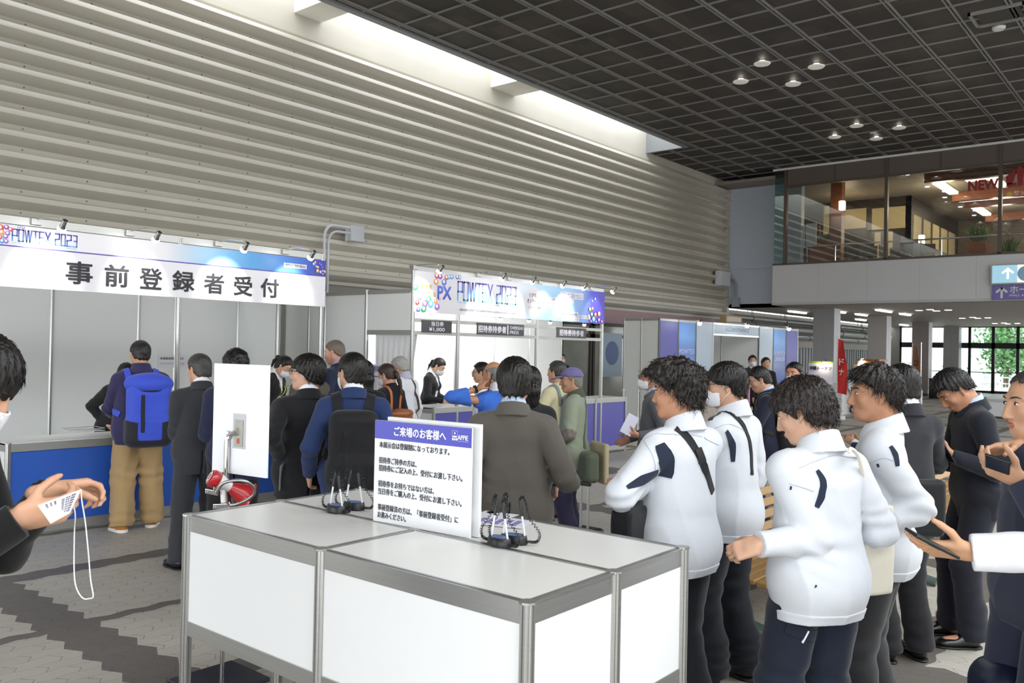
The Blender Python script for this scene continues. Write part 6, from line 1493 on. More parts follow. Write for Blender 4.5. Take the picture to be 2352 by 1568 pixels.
        def f(P):
            fo = s.folds(P, amp, seed); q = -((P-hp) @ hn)
            d = np.maximum(S(P)-fo, q+0.004*wob(P, 9, seed+2))
            if vent: v = P-hp; d = np.where((v @ hy < 0) & (-q < 0.2), np.maximum(d, 0.0035+0.01*np.clip(1+q*5, 0, 1)*0.4-np.abs(v @ hx)), d)
            for sd in 'RL':
                e, w = J['el'+sd], J['wr'+sd]; we, ax = (e+(w-e)*sleeve, nrm(w-e)) if sleeve > 0.5 else (J['sh'+sd]+(e-J['sh'+sd])*0.92, nrm(e-J['sh'+sd]))
                da = A[sd](P)-fo*0.9; dd = (P-we) @ ax; da = np.where((np.linalg.norm(P-we, axis=1) < 0.16) & (dd > -0.05), np.maximum(da, dd), da)
                r2 = ((P-J['sh'+sd])**2).sum(1); k = 0.006+0.045*np.exp(-r2/0.011); d = smin(d, da, k)
            dn = (P-neckc) @ nd; r = np.linalg.norm(P-J['neck'], axis=1); return np.where(r < 0.2, np.maximum(d, dn), d)
        lo, hi = S.bounds()
        for sd in 'RL': l2, h2 = A[sd].bounds(); lo = np.minimum(lo, l2); hi = np.maximum(hi, h2)
        s.topf = f; s.tb = (lo-0.01, hi+0.01); s.hemz = hem
        return s.emit(name, f, lo-0.01, hi+0.01, m, h)
    def patch(s, name, m, region, off=0.0025, h=None, lo=None, hi=None, base=None, parent=None, inner=None):
        """a thin layer lying on the garment inside a region (region(P)<0)"""
        b = base or s.topf; f = lambda P: np.maximum(b(P)-off, region(P)) if inner is None else np.maximum(np.maximum(b(P)-off, region(P)), -(b(P)-inner))
        return s.emit(name, f, s.tb[0] if lo is None else lo, s.tb[1] if hi is None else hi, m, h or s.h*0.8, parent)
    def strap(s, name, m, p0, p1, w=0.02, off=0.006, side=None, parent=None, lo=None, hi=None, h=None, extra=None):
        """belt over the torso: the slab through p0, p1 and square to 'side'"""
        p0, p1 = np.asarray(p0, float), np.asarray(p1, float); d = nrm(p1-p0); sd = nrm(np.cross(d, nrm(side if side is not None else s.T @ V3(0, 1, 0))))
        def reg(P):
            q = np.abs((P-p0) @ sd)-w
            for sg in 'RL':
                for a, b in ((s.J['sh'+sg]+(s.J['el'+sg]-s.J['sh'+sg])*.35, s.J['el'+sg]), (s.J['el'+sg], s.J['wr'+sg])):
                    ab = b-a; t = np.clip((P-a) @ ab/(ab @ ab), 0, 1); q = np.maximum(q, 0.085-np.linalg.norm(P-a-t[:, None]*ab, axis=1))
            return np.maximum(q, extra(P)) if extra is not None else q
        return s.patch(name, m, reg, off, h, lo, hi, parent=parent, inner=-0.004)
    def collar(s, m, z0=0.0, z1=0.05, r=0.068, th=0.006, tilt=0.35, name='collar', dy=-0.006, h=None, gap=0.0, rback=None):
        J, T = s.J, s.T; c = J['neck']+T @ V3(0, dy, 0); up = nrm(T @ V3(0, 0.18, 1)); n2 = nrm(T @ V3(0, tilt, 1))
        X, Y = T @ V3(1, 0, 0), T @ V3(0, 1, 0)
        def f(P):
            v = P-c; x = v @ X; y = v @ Y; t = v @ up; rr = np.sqrt(x*x+(y/1.05)**2); rad = r+0.35*np.maximum(0.03-t, -0.03)
            d = np.abs(rr-rad)-th; d = np.maximum(d, z0-t); d = np.maximum(d, (v @ n2)-z1)
            if gap: d = np.maximum(d, np.where(y > 0, gap*np.clip((t-z0)/0.05, 0, 1.2)-np.abs(x), -1))
            return d*0.85
        return s.emit(name, f, c-0.16, c+0.16, m, h or min(s.h*0.7, 0.006))
    def trousers(s, m, g=0.014, amp=0.004, seed=2, low=0.075, name='trousers', wide=0.0, h=None, top_z=1.03):
        J = s.J; S = Shape(); S.cone(J['hipL'], J['hipR'], 0.085*s.wid+g, 0.085*s.wid+g, 0.05); S.cone(J['pel']+V3(-0.055*s.wid, 0, 0.07), J['pel']+V3(0.055*s.wid, 0, 0.07), 0.10*s.wid+g, 0.10*s.wid+g, 0.05)
        S.ell(J['pel']+V3(0, -0.045, -0.05), (0.122*s.wid+g, 0.080+g, 0.11), None, 0.05)
        for sd in 'RL':
            S.cone(J['hip'+sd], J['kn'+sd], 0.086*s.wid+g, 0.062+g+wide*.8, 0.035); S.cone(J['kn'+sd], J['an'+sd]+V3(0, -0.01, -0.01), 0.062+g+wide*.8, 0.050+g+wide, 0.03)
            S.cone(J['kn'+sd]*.35+J['an'+sd]*.65+V3(0, -0.02, 0), J['an'+sd]+V3(0, -0.01, 0.0), 0.056+g+wide, 0.052+g+wide, 0.03)
        zt = J['pel'][2]+top_z-0.93
        def f(P):
            n = wob(P, 13, seed, (1, 1, .5)); n2 = 1-2*np.abs(wob(P, 17, seed+3, (1, 1, .45))); d = S(P)-amp*(0.7*n+0.8*n2)
            for sd in 'RL':
                for c, rr, fq in ((J['an'+sd], 0.13, 80), (J['kn'+sd], 0.12, 60), (J['hip'+sd], 0.12, 50)):
                    d = d-np.exp(-(np.linalg.norm(P-c, axis=1)/rr)**2)*amp*1.2*np.sin((P[:, 2]-c[2])*fq+4*wob(P, 10, seed+5))
                d = np.where(np.linalg.norm(P-J['an'+sd], axis=1) < 0.14, np.maximum(d, ((J['an'+sd]-P) @ nrm(J['kn'+sd]-J['an'+sd]))-0.035), d)
            return np.maximum(d, P[:, 2]-zt)
        lo, hi = S.bounds(); s.legf = f; s.lb = (lo-V3(0, 0, 0.04), hi); return s.emit(name, f, lo-V3(0, 0, 0.04), hi, m, h)
    def shoes(s, m, sole=None, sm=None, chunky=0.0, h=None):
        for sd in 'RL':
            a, f = s.J['an'+sd], s.foot[sd]; r = np.cross(f, V3(0, 0, 1)); R = np.stack([r, f, V3(0, 0, 1)], 1); b = V3(a[0], a[1], a[2]-0.085)
            S = Shape(); S.ell(b+f*0.015+V3(0, 0, 0.05), (0.038+chunky, 0.075, 0.05), R, 0.03); S.ell(b+f*0.125+V3(0, 0, 0.030), (0.044+chunky, 0.085, 0.030+chunky*.5), R, 0.04); S.cone(b+V3(0, 0, 0.05), b+V3(0, 0, 0.10), 0.04+chunky, 0.036+chunky, 0.03)
            fz = lambda P, S=S, z=b[2]: np.maximum(np.maximum(S(P), z+0.012-P[:, 2]), P[:, 2]-z-0.105)
            lo, hi = S.bounds(); o = s.emit('shoe', fz, lo, hi, m, h or min(s.h, 0.007))
            S2 = Shape(); S2.ell(b+f*0.125, (0.047+chunky, 0.092, 0.05), R, 0.03); S2.ell(b-f*0.005, (0.040+chunky, 0.065, 0.05), R, 0.04); S2.cone(b, b+f*0.1, 0.042+chunky, 0.044+chunky, 0.03)
            f2 = lambda P, S2=S2, z=b[2]: np.maximum(np.maximum(S2(P), z-P[:, 2]), P[:, 2]-z-(sole or 0.014)); lo, hi = S2.bounds()
            s.emit('sole', f2, lo, hi, sm or mat('shoe_sole_black', '#121212', 0.5), h or min(s.h, 0.007), o)
    def mask(s, m=None, off=0.004):
        m = m or mat('mask_white', '#e4e5ea', 0.7); c0 = s.headpt(0, 0.085, -0.055)
        S = Shape(); S.ell(s.headpt(0, 0.014, -0.055), np.array((0.0695, 0.092, 0.092))*s.hs, s.HR, 0.02); S.cone(s.headpt(0, 0.096, -0.022), s.headpt(0, 0.102, -0.066), 0.016, 0.016, 0.05)
        def f(P):
            L = ((P-s.J['head']) @ s.HR)/s.hs; b = S(P); d = np.maximum(b-0.0025, -(b+0.0035)); d = np.maximum(d, L[:, 2]+0.014+0.5*np.maximum(np.abs(L[:, 0])-0.02, 0)); d = np.maximum(d, -0.116-L[:, 2]-0.25*np.abs(L[:, 0])*0+0.35*np.maximum(np.abs(L[:, 0])-0.03, 0)); return np.maximum(d, 0.036-L[:, 1])
        o = s.emit('face_mask', f, c0-0.10, c0+0.10, m, 0.0042)
        for sg in (-1, 1):
            for z0, z1 in ((-0.030, 0.018), (-0.094, -0.030)):
                MB().tube([s.headpt(sg*0.062, 0.034, z0)*s.k, s.headpt(sg*0.078, 0.012, z0*.5+z1*.5)*s.k, s.headpt(sg*0.086, -0.02, z1)*s.k], 0.0016, 6).build('ear_loop', m, s.root, smooth='all')
        return o
    def glasses(s, m=None, rr=0.0235):
        m = m or mat('glasses_black', '#151515', 0.3); X = Matrix([list(r) for r in s.HR]).to_3x3()
        for sg in (-1, 1):
            pts = [s.headpt(sg*0.033+rr*1.05*math.cos(a), 0.104-0.10*abs(rr*math.cos(a)*sg+0.0)*0.15, 0.006+rr*.78*math.sin(a))*s.k for a in [2*math.pi*k/20 for k in range(20)]]
            MB().tube(pts, 0.0017, 6, closed=True).build('glasses_rim', m, s.root, smooth='all')
            MB().tube([s.headpt(sg*0.058, 0.100, 0.010)*s.k, s.headpt(sg*0.076, 0.06, 0.012)*s.k, s.headpt(sg*0.084, -0.02, 0.012)*s.k], 0.0017, 6).build('glasses_temple', m, s.root, smooth='all')
        MB().tube([s.headpt(-0.0095, 0.105, 0.008)*s.k, s.headpt(0, 0.108, 0.011)*s.k, s.headpt(0.0095, 0.105, 0.008)*s.k], 0.0016, 6).build('glasses_bridge', m, s.root, smooth='all')
def _elld(P, c, r, R):
    v = (P-c) @ R; k0 = np.sqrt(((v/r)**2).sum(1)); k1 = np.sqrt(((v/(r*r))**2).sum(1)); return k0*(k0-1)/np.maximum(k1, 1e-6)
def _face(s):
    if getattr(s, '_fc', None) is None:
        S = Shape(); s.headshape(S); s._fc = S
    return s._fc
def prop_mesh(name, f, lo, hi, h, m, M=None, parent=None):
    V, Q = snet(f, lo, hi, h)
    if M is not None: A = np.array(M); V = V @ A[:3, :3].T+A[:3, 3]
    return np_mesh(name, V, Q, m, parent)
# ================================================================ the people in the hall
HB1, HB2, HBR, HGR, HWH = hairmat('hair_black', '#15110f'), hairmat('hair_soft_black', '#1e1815'), hairmat('hair_brown', '#3a2820'), hairmat('hair_grey', '#77746f'), hairmat('hair_white', '#c9c6c0')
SHB = mat('shoe_black_leather', '#131314', 0.22); SHIRT = cloth('shirt_white', '#e9ebf1', 0.75); SHIRTB = cloth('shirt_pale_blue', '#b9c8de', 0.75)
CHAR, NAVY, NAVY2, BLK, GREYS, TAUP = cloth('suit_charcoal', '#35363b'), cloth('suit_navy', '#232740'), cloth('suit_blue', '#26365f'), cloth('suit_black', '#1d1d20'), cloth('suit_grey_brown', '#5a554f', bscale=900), cloth('suit_taupe', '#8a7e74')
WJ = cloth('work_jacket_pale', '#d3d7de', 0.8, noise=0.03, bump=0.08); WN = cloth('work_jacket_navy', '#232b3e', 0.8); WSEAM = mat('work_jacket_seam', '#b4b9c4', 0.8)
WT, WT2, WT3 = cloth('work_trousers_black', '#191b22', 0.8), cloth('work_trousers_navy', '#1c2333', 0.8), cloth('trousers_dark_grey', '#303032', 0.8)
def spot(x, D): p = atd(x, 900, D); return p.x, p.y
def ang(deg): return math.radians(deg)
def tall(x, ytop, D, hair=0.02): return atd(x, ytop, D).z-hair
def suit(P, m, trm=None, hem=0.77, shirt=SHIRT, seed=1, vent=True, shoes=True, amp=0.005, wide=0.004, collar=True):
    P.top(m, hem=hem, vent=vent, pad=0.006, seed=seed, amp=amp, flare=0.006)
    P.collar(shirt, -0.02, 0.050, 0.062, 0.005, 0.40, 'shirt_collar'); 
    if collar: P.collar(m, -0.04, 0.024, 0.072, 0.006, 0.30, 'jacket_collar', gap=0.06)
    P.trousers(trm or m, seed=seed+3, wide=wide)
    if shoes: P.shoes(SHB)

# --- man in black at the left edge, checking a visitor badge
x, y = spot(-166, 2.15)
P = Person('person in black at the left edge bowing over a visitor badge', x, y, ang(44), 1.69, h=0.0062, head=(33, 0, 0), lean=0.06,
    arms={'R': dict(px=(46, 1190, 2.02), di=(0.72, 0.12, 0.35), ni=(-0.1, 0.55, 0.85), polei=(-0.6, -1, -0.5), curl=(.78, .82, .86, .9), thumb=1.0), 'L': dict(px=(112, 1128, 2.22), di=(0.75, 0.02, 0.55), ni=(0.2, -0.75, -0.6), polei=(-.6, -1, .3), curl=(.75, .85, .95, 1.0), thumb=.95)})
P.hair(HB1, 'bowl', 0.017, 3, 0.004, strands=900, slen=0.03, fringe=0.012); P.mask(); P.eyes()
BK = cloth('sweater_black', '#121213', 0.9); P.top(BK, g=0.014, hem=0.80, sleeve=0.98, seed=4, boxy=0.008); P.collar(BK, -0.03, 0.045, 0.064, 0.006, 0.3, 'neckband'); P.trousers(cloth('trousers_black', '#151516'), wide=0.008); P.shoes(SHB)
q0, q1, q2, q3 = atd(86, 1160, 1.965), atd(187, 1123, 2.02), atd(160, 1178, 1.955), atd(116, 1202, 1.93)
bd = wroot('visitor_badge', (q0.x, q0.y, 0.9), 'white printed visitor badge on a thin white neck cord', 'badge')
_n = (q1-q0).cross(q3-q0).normalized()*0.0012
MB().add([q0, q1, q2, q3, q0+_n, q1+_n, q2+_n, q3+_n], [(0, 1, 2, 3), (7, 6, 5, 4), (0, 4, 5, 1), (1, 5, 6, 2), (2, 6, 7, 3), (3, 7, 4, 0)]).build('card', mat('badge_card', '#dedee0', 0.4), bd)
_bp = MB(); _tc = (Vector((0, 0, H))-q0).normalized()*0.002
for a0, a1, b0, b1 in ((.55, .62, .15, .75), (.66, .70, .12, .85), (.72, .76, .12, .85), (.79, .90, .1, .9), (.15, .2, .1, .3), (.26, .30, .1, .3), (.36, .41, .1, .28)):
    for k in range(7):
        c0, c1 = b0+(b1-b0)*k/7, b0+(b1-b0)*(k+.6)/7
        _bp.add([(q0.lerp(q1, a)).lerp(q3.lerp(q2, a), b)+_tc for a, b in ((a0, c0), (a1, c0), (a1, c1), (a0, c1))], [(0, 1, 2, 3)])
_bp.build('print_lettering', mat('badge_print_grey', '#6d6a7c', 0.6), bd)
CORD = mat('cord_white', '#e6e6ea', 0.6)
MB().tube(cat([atd(186, 1125, 2.09), atd(188, 1150, 2.09), atd(196, 1200, 2.09), atd(203, 1270, 2.09), atd(208, 1330, 2.09), atd(214, 1368, 2.09), atd(205, 1374, 2.09), atd(192, 1374, 2.09), atd(180, 1360, 2.09), atd(172, 1335, 2.09), atd(170, 1290, 2.09), atd(171, 1220, 2.09), atd(173, 1185, 2.05), atd(169, 1158, 2.03)], 8), 0.0016, 6).build('neck_cord', CORD, bd, smooth=True)

# --- man with the blue backpack at the counter
x, y = spot(322, 7.45)
P = Person('person in navy top and khaki trousers wearing the big blue backpack', x, y, ang(160), 1.655, h=0.0095, wid=1.14, head=(4, 0, 14), skin='#b98a6c', belly=0.03,
    arms={'R': dict(w=(0.20, 0.34, 1.03), d=(-.4, 1, -.1), n=(-.3, -.2, -1)), 'L': dict(w=(-0.20, 0.34, 1.03), d=(.4, 1, -.1), n=(.3, -.2, -1))}, legs=dict(aL=(-0.13, -0.03, 0.085), aR=(0.13, 0.10, 0.085), fL=(-.35, 1, 0), fR=(.35, 1, 0)))
P.hair(HB1, 'fade', 0.011, 5, 0.003, strands=300, slen=0.012)
NT = cloth('hoodie_navy', '#322f52', 0.85); P.top(NT, g=0.02, hem=0.78, seed=6, boxy=0.012, amp=0.007, blouse=.004); P.collar(NT, -0.04, 0.055, 0.07, 0.012, 0.1, 'hood_roll')
P.trousers(cloth('trousers_khaki', '#ab8f66', 0.85), g=0.02, wide=0.02, amp=0.010, seed=8); P.shoes(cloth('shoe_orange_suede', '#b3742f', 0.8), 0.03, mat('sole_white', '#e3e1dc', 0.5), 0.004)
def pack(P, name, label, m, m2, w, hgt, dep, zc, back=-0.145, lid=True, pockets=True, yaw=0.0, grp=None, x0=0.0):
    r = wroot(name, P.W((x0, back, zc)), label, 'backpack', grp)
    M = P.Mw @ Matrix.Scale(P.k, 4)
    c = V3(x0, back-dep/2, zc); S = Shape(); S.box(c, (w/2, dep/2, hgt/2), None, min(dep*.48, 0.07), 0.02); S.box(c+V3(0, -dep*.12, -hgt*.28), (w*.5, dep*.5, hgt*.2), None, 0.05, 0.04)
    fb = lambda Q: S(Q)-0.006*wob(Q, 15, 3)-0.004*(1-2*np.abs(wob(Q, 14, 8)))
    o = prop_mesh('pack_body', fb, c-V3(w*.62, dep*.75, hgt*.6), c+V3(w*.62, dep*.75, hgt*.6), 0.009, m, M, r)
    if lid:
        T2 = Shape(); T2.ell(c+V3(0, -dep*.05, hgt*.40), (w*.56, dep*.62, hgt*.17), None, 0.02); f2 = lambda Q: np.maximum(T2(Q)-0.006*wob(Q, 18, 9), (c[2]+hgt*.30)-Q[:, 2]); prop_mesh('pack_lid', f2, c+V3(-w*.7, -dep*.8, hgt*.2), c+V3(w*.7, dep*.6, hgt*.7), 0.008, m, M, r)
        f4 = lambda Q: np.maximum(T2(Q)-0.004, np.abs(Q[:, 2]-(c[2]+hgt*.295))-0.010); prop_mesh('pack_zip_band', f4, c+V3(-w*.7, -dep*.8, hgt*.2), c+V3(w*.7, dep*.6, hgt*.4), 0.008, m2, M, r)
    if pockets:
        f3 = lambda Q: np.maximum(np.maximum(fb(Q)-0.007, Q[:, 2]-(c[2]-hgt*.12+0.25*(np.abs(Q[:, 0]-x0)-w*.5))), np.where(Q[:, 2] > c[2]-hgt*.40, w*.27-np.abs(Q[:, 0]-x0), -1)); prop_mesh('side_pocket', f3, c-V3(w*.65, dep*.75, hgt*.62), c+V3(w*.65, dep*.75, hgt*.2), 0.009, m2, M, r)
        f5 = lambda Q: np.maximum(np.maximum(fb(Q)-0.006, np.abs(Q[:, 0]-x0+w*.16)-0.018), np.maximum(Q[:, 2]-(c[2]+hgt*.25), -Q[:, 1]*0+(c[2]-hgt*.3)-Q[:, 2])); f5b = lambda Q: np.maximum(f5(Q), Q[:, 1]-c[1]); prop_mesh('front_strap', f5b, c-V3(w*.65, dep*.75, hgt*.62), c+V3(w*.65, dep*.75, hgt*.4), 0.009, m2, M, r)
    return r
def sstraps(P, r, m, x=0.10, w=0.022, zt=0.50, zb=0.30, back=-0.13, px0=0.0):
    J = P.J; inv = Matrix.Translation(-Vector(r.location))
    for sg in (-1, 1):
        a0 = J['pel']+P.T @ V3(sg*(x-.01)+px0*.5, -0.16, zb); a = J['pel']+P.T @ V3(sg*x+px0*.5, -0.15, zt-0.09); b = J['pel']+P.T @ V3(sg*(x+.015), -0.06, zt+0.02); c = J['pel']+P.T @ V3(sg*(x+.02), 0.06, zt-0.03); d = J['pel']+P.T @ V3(sg*(x+.035), 0.14, zt-0.16); e = J['pel']+P.T @ V3(sg*(x+.07), 0.08, zt-.32); g = J['pel']+P.T @ V3(sg*(x+.06), -0.10, zt-.38)
        o = P.ribbon('shoulder_strap', [a0, a, b, c, d, e, g], w, m, 0.008, off=0.003, across=1, n=4)
        if o: o.parent = r; o.matrix_parent_inverse = inv @ P.Mw
BLU, MSH = cloth('backpack_royal_blue', '#3b52c8', 0.6), cloth('backpack_black_mesh', '#23252e', 0.7)
r = pack(P, 'backpack', 'large royal blue backpack with dark side pockets worn by the person in khaki trousers', BLU, MSH, 0.36, 0.60, 0.20, 1.09, -0.165, x0=.04); sstraps(P, r, BLU, 0.11, 0.026)

# --- receptionist partly hidden behind him
x, y = -8.45, 3.98
P = Person('person in a black suit behind the bright blue counter beside the blue backpack', x, y, ang(8), 1.47, h=0.012, female=True, lean=0.25, head=(20, 0, 0), arms={'R': dict(px=(241, 972, 8.35), d=(0, 1, -.2), n=(0, -.2, -1)), 'L': dict(w=(-.15, .35, 1.0))})
P.hair(HB1, 'long', 0.014, 7); P.top(BLK, hem=0.82); P.collar(SHIRT, -0.02, .06, .06); P.trousers(BLK); P.shoes(SHB)

# --- man in charcoal suit left of the white board
x, y = spot(462, 6.35)
P = Person('person in a charcoal suit with greying hair left of the blank white board', x, y, ang(158), 1.565, h=0.009, wid=1.08, head=(8, 0, 30),
    arms={'R': dict(w=(0.10, 0.30, 1.05), d=(-.6, .8, 0), n=(0, 0, -1), pole=(.35, -1, 0)), 'L': dict(w=(-0.10, 0.28, 1.04), d=(.6, .8, 0), n=(0, 0, -1), pole=(-.35, -1, 0))}, legs=dict(aL=(-0.16, -0.10, 0.085), aR=(0.11, 0.16, 0.085), fL=(-.35, 1, 0)))
P.hair(hairmat('hair_salt_pepper', '#3b3937'), 'short', 0.012, 9, 0.003, strands=400, slen=0.015); suit(P, CHAR, hem=0.74, seed=11, amp=0.006)
# --- navy suit behind the white board
x, y = spot(541, 6.1)
P = Person('person in a dark navy suit hidden behind the blank white board', x, y, ang(150), 1.60, h=0.0095, head=(0, 0, 10), arms={'L': dict(w=(-0.13, 0.26, 1.05), d=(.6, .7, 0), pole=(-.3, -1, 0)), 'R': dict(w=(0.13, 0.26, 1.05), d=(-.6, .7, 0))})
P.hair(HB1, 'short', 0.02, 12, 0.006, strands=700, slen=0.03, curl=0.004); suit(P, NAVY, seed=13, trm=BLK, hem=.72)
# --- receptionist with ponytail between the board and the glasses man
P = Person('person in black suit and mask with short ponytail behind the bright blue counter', -8.40, 5.70, ang(28), 1.56, h=0.0115, female=True, lean=0.30, head=(16, 0, 0), arms={'R': dict(px=(640, 956, 9.7), d=(0, 1, -.3), n=(0, 0, -1)), 'L': dict(w=(-.17, .34, 1.02))})
P.hair(HB1, 'short', 0.016, 14, 0.004, front=-0.01)
def tail(P, pts, r0, r1, m, name='ponytail'):
    q = [P.headpt(*p) for p in pts]; S = Shape(); n = len(q)-1
    for i in range(n): S.cone(q[i], q[i+1], r0+(r1-r0)*i/n+(0.006 if i else -0.008), r0+(r1-r0)*(i+1)/n, 0.02)
    lo, hi = S.bounds(); P.emit(name, lambda Q: S(Q)-0.003*np.sin(Q[:, 0]*260+3*np.sin(Q[:, 2]*30))-0.002*np.sin(Q[:, 1]*310), lo, hi, m, max(P.h*.6, .005))
tail(P, [(0, -0.10, 0.06), (0, -0.135, 0.045), (0, -0.15, -0.02), (0, -0.14, -0.10)], 0.022, 0.010, HB1); P.mask()
P.top(BLK, hem=0.80, seed=14); P.collar(SHIRT, -0.03, .06, .062, gap=.05)
def vfront(P, m=SHIRT, w=0.055, low=0.30, top=0.50, name='blouse'):
    J, T = P.J, P.T; c = J['pel']
    def reg(Q):
        v = (Q-c) @ T; z = v[:, 2]; t = np.clip((z-low)/(top-low), 0, 1); return np.maximum(np.maximum(np.abs(v[:, 0])-w*t, low-z), np.maximum(-v[:, 1], z-top-0.03))
    return P.patch(name, m, reg, 0.003, max(P.h*.7, .005))
def lanyard(P, m, low=0.24):
    c = P.J['pel']; f = lambda x, z: c+P.T @ V3(x, 0.2, z)
    P.ribbon('lanyard', [f(-.055, .50), f(-.04, .42), f(-.012, low)], 0.007, m, 0.002, n=4); P.ribbon('lanyard', [f(.055, .50), f(.04, .42), f(.012, low)], 0.007, m, 0.002, n=4); P.ribbon('name_card', [f(0, low), f(0, low-.09)], 0.035, SHIRT, 0.003, n=3)
vfront(P); lanyard(P, mat('lanyard_lime', '#b5bd3c', .6)); P.trousers(BLK); P.shoes(SHB)
# --- black suit man with glasses
x, y = spot(708, 5.4)
P = Person('person in a black suit with black glasses and full black hair, in profile', x, y, ang(150), 1.575, h=0.0078, wid=1.2, head=(-4, 0, 68), skin='#cba18a', belly=0.03,
    arms={'L': dict(px=(645, 1052, 5.30), d=(0.1, .3, -1), n=(.8, 0, 0), pole=(-.4, -1, 0)), 'R': dict(w=(0.26, 0.05, 0.90))})
P.hair(HB1, 'bowl', 0.026, 15, 0.005, strands=900, slen=0.03, front=0.01); P.glasses(); P.eyes(); suit(P, BLK, seed=16, hem=0.755)
q = atd(650, 1085, 5.25); tag(bx('paper_sheet', (-0.002, -0.05, -0.10), (0.0, 0.05, 0.06), mat('paper_grey', '#a6a8ae', .7), None, M=Matrix.Translation(q) @ Euler((.2, .1, .6)).to_matrix().to_4x4()), 'grey folded paper in the hand of the man with black glasses', 'paper')
# --- navy blue suit with black backpack
x, y = spot(812, 5.2)
P = Person('person in a blue suit and mask wearing the big black backpack', x, y, ang(142), 1.60, h=0.0078, wid=1.06, head=(2, 0, 34), arms={'L': dict(w=(-0.27, 0.02, 0.92)), 'R': dict(w=(0.24, 0.15, 0.95))})
P.hair(HB1, 'short', 0.016, 17, 0.003, strands=600, slen=0.015); P.mask(); suit(P, NAVY2, seed=18, hem=.74)
BP = cloth('backpack_black', '#19191b', 0.7); r = pack(P, 'backpack', 'big black business backpack worn over the blue suit', BP, BP, 0.31, 0.50, 0.15, 1.10, -0.135, lid=False, pockets=True); sstraps(P, r, BP, 0.10, 0.03)
# --- white haired man, only the crown showing
x, y = spot(713, 8.2); P = Person('person with white hair, only the crown visible behind the black glasses wearer', x, y, ang(170), 1.55, h=0.013, arms={}); P.hair(HWH, 'short', 0.014, 19, 0.004); suit(P, GREYS, seed=20)
# --- tall foreigner
x, y = spot(775, 8.5); P = Person('tall person with cropped grey brown hair and a lavender collar, facing left', x, y, ang(196), 1.705, h=0.0105, head=(12, 0, 10), skin='#cf9d86'); P.hair(hairmat('hair_grey_brown', '#6a5d52'), 'fade', 0.009, 21, 0.002, strands=300, slen=.01); P.eyes('#5b5048', '#3a4a50'); suit(P, cloth('blazer_navy', '#272d44'), seed=22, shirt=cloth('shirt_lavender', '#b9b0d6'))
x, y = spot(836, 7.2); P = Person('person with long black hair, half hidden behind the blue suit wearer', x, y, ang(160), 1.52, h=0.011, female=True); P.hair(HB1, 'long', 0.018, 23); tail(P, [(0, -0.08, 0.03), (0, -0.11, -0.05), (0, -0.10, -0.16), (0, -0.08, -0.26)], 0.06, 0.05, HB1, 'long_hair'); P.top(BLK, hem=.8); P.trousers(BLK); P.shoes(SHB)
# --- woman with brown ponytail and tan leather backpack
x, y = spot(895, 8.6)
P = Person('person with a brown ponytail and mask wearing a tan leather backpack over black', x, y, ang(182), 1.475, h=0.0105, female=True, head=(16, 0, 18)); P.hair(HBR, 'short', 0.016, 24, 0.004, fringe=.01, strands=300, slen=.03); tail(P, [(0, -0.09, 0.0), (0, -0.13, -0.02), (0.0, -0.15, -0.12), (0.0, -0.14, -0.27)], 0.026, 0.014, HBR); P.mask()
MB().tube([P.headpt(0.028*math.cos(a), -0.112, -0.005+0.028*math.sin(a))*P.k for a in [k*math.pi/5 for k in range(10)]], 0.012*P.k, 8, closed=True).build('hair_tie', mat('hair_tie_black', '#151515', .8), P.root, smooth=True)
P.top(cloth('jacket_black_blue', '#1e1f29'), hem=0.80, seed=25); P.trousers(BLK); P.shoes(SHB)
TAN = mat('tan_leather', '#a2603a', 0.4, noise=0.15, nscale=12); r = pack(P, 'leather_backpack', 'tan leather backpack with orange shoulder straps', TAN, TAN, 0.32, 0.34, 0.14, 1.00, -0.12, lid=True, pockets=False); sstraps(P, r, mat('tan_leather_strap', '#bb6c35', .45), 0.085, 0.016, zb=.12)
# --- grey haired man with white shirt
x, y = spot(926, 9.3); P = Person('person with silver grey hair and mask in a white shirt with a brown shoulder strap', x, y, ang(186), 1.545, h=0.011, head=(20, 0, 14)); P.hair(hairmat('hair_silver', '#a3a19d'), 'short', 0.017, 26, 0.006, strands=400, slen=.025); P.mask(); P.top(SHIRT, g=0.012, hem=.85, seed=27); P.collar(cloth('collar_lilac', '#c3c3d6'), -.02, .062, .064); P.trousers(cloth('trousers_grey', '#4a4a4e')); P.shoes(SHB)
c = P.J['pel']; P.ribbon('shoulder_strap', [c+V3(.07, -.05, .5), c+V3(.12, -.12, .40), c+V3(.16, -.14, .15), c+V3(.18, -.1, -.05)], 0.014, mat('strap_brown', '#4a3528', .6), .004)
# --- ticket booth staff
P = Person('person in a black suit with ponytail and mask behind the violet counter, looking down', -8.42, 8.30, ang(24), 1.54, h=0.0125, female=True, lean=0.2, head=(24, 0, 0), skin='#d3a88c', arms={'R': dict(w=(.15, .33, 1.02)), 'L': dict(w=(-.15, .33, 1.02))}); P.hair(HB1, 'short', 0.013, 28, 0.003, front=-.004); tail(P, [(0, -0.10, 0.04), (0, -0.13, 0.0), (0, -0.13, -0.08), (0, -0.10, -0.17)], 0.02, 0.010, HB1); P.mask(); P.eyes(); P.top(BLK, hem=.8, seed=29); P.collar(SHIRT, -.03, .06, .062, gap=.05); vfront(P); lanyard(P, BLK); P.trousers(BLK); P.shoes(SHB)
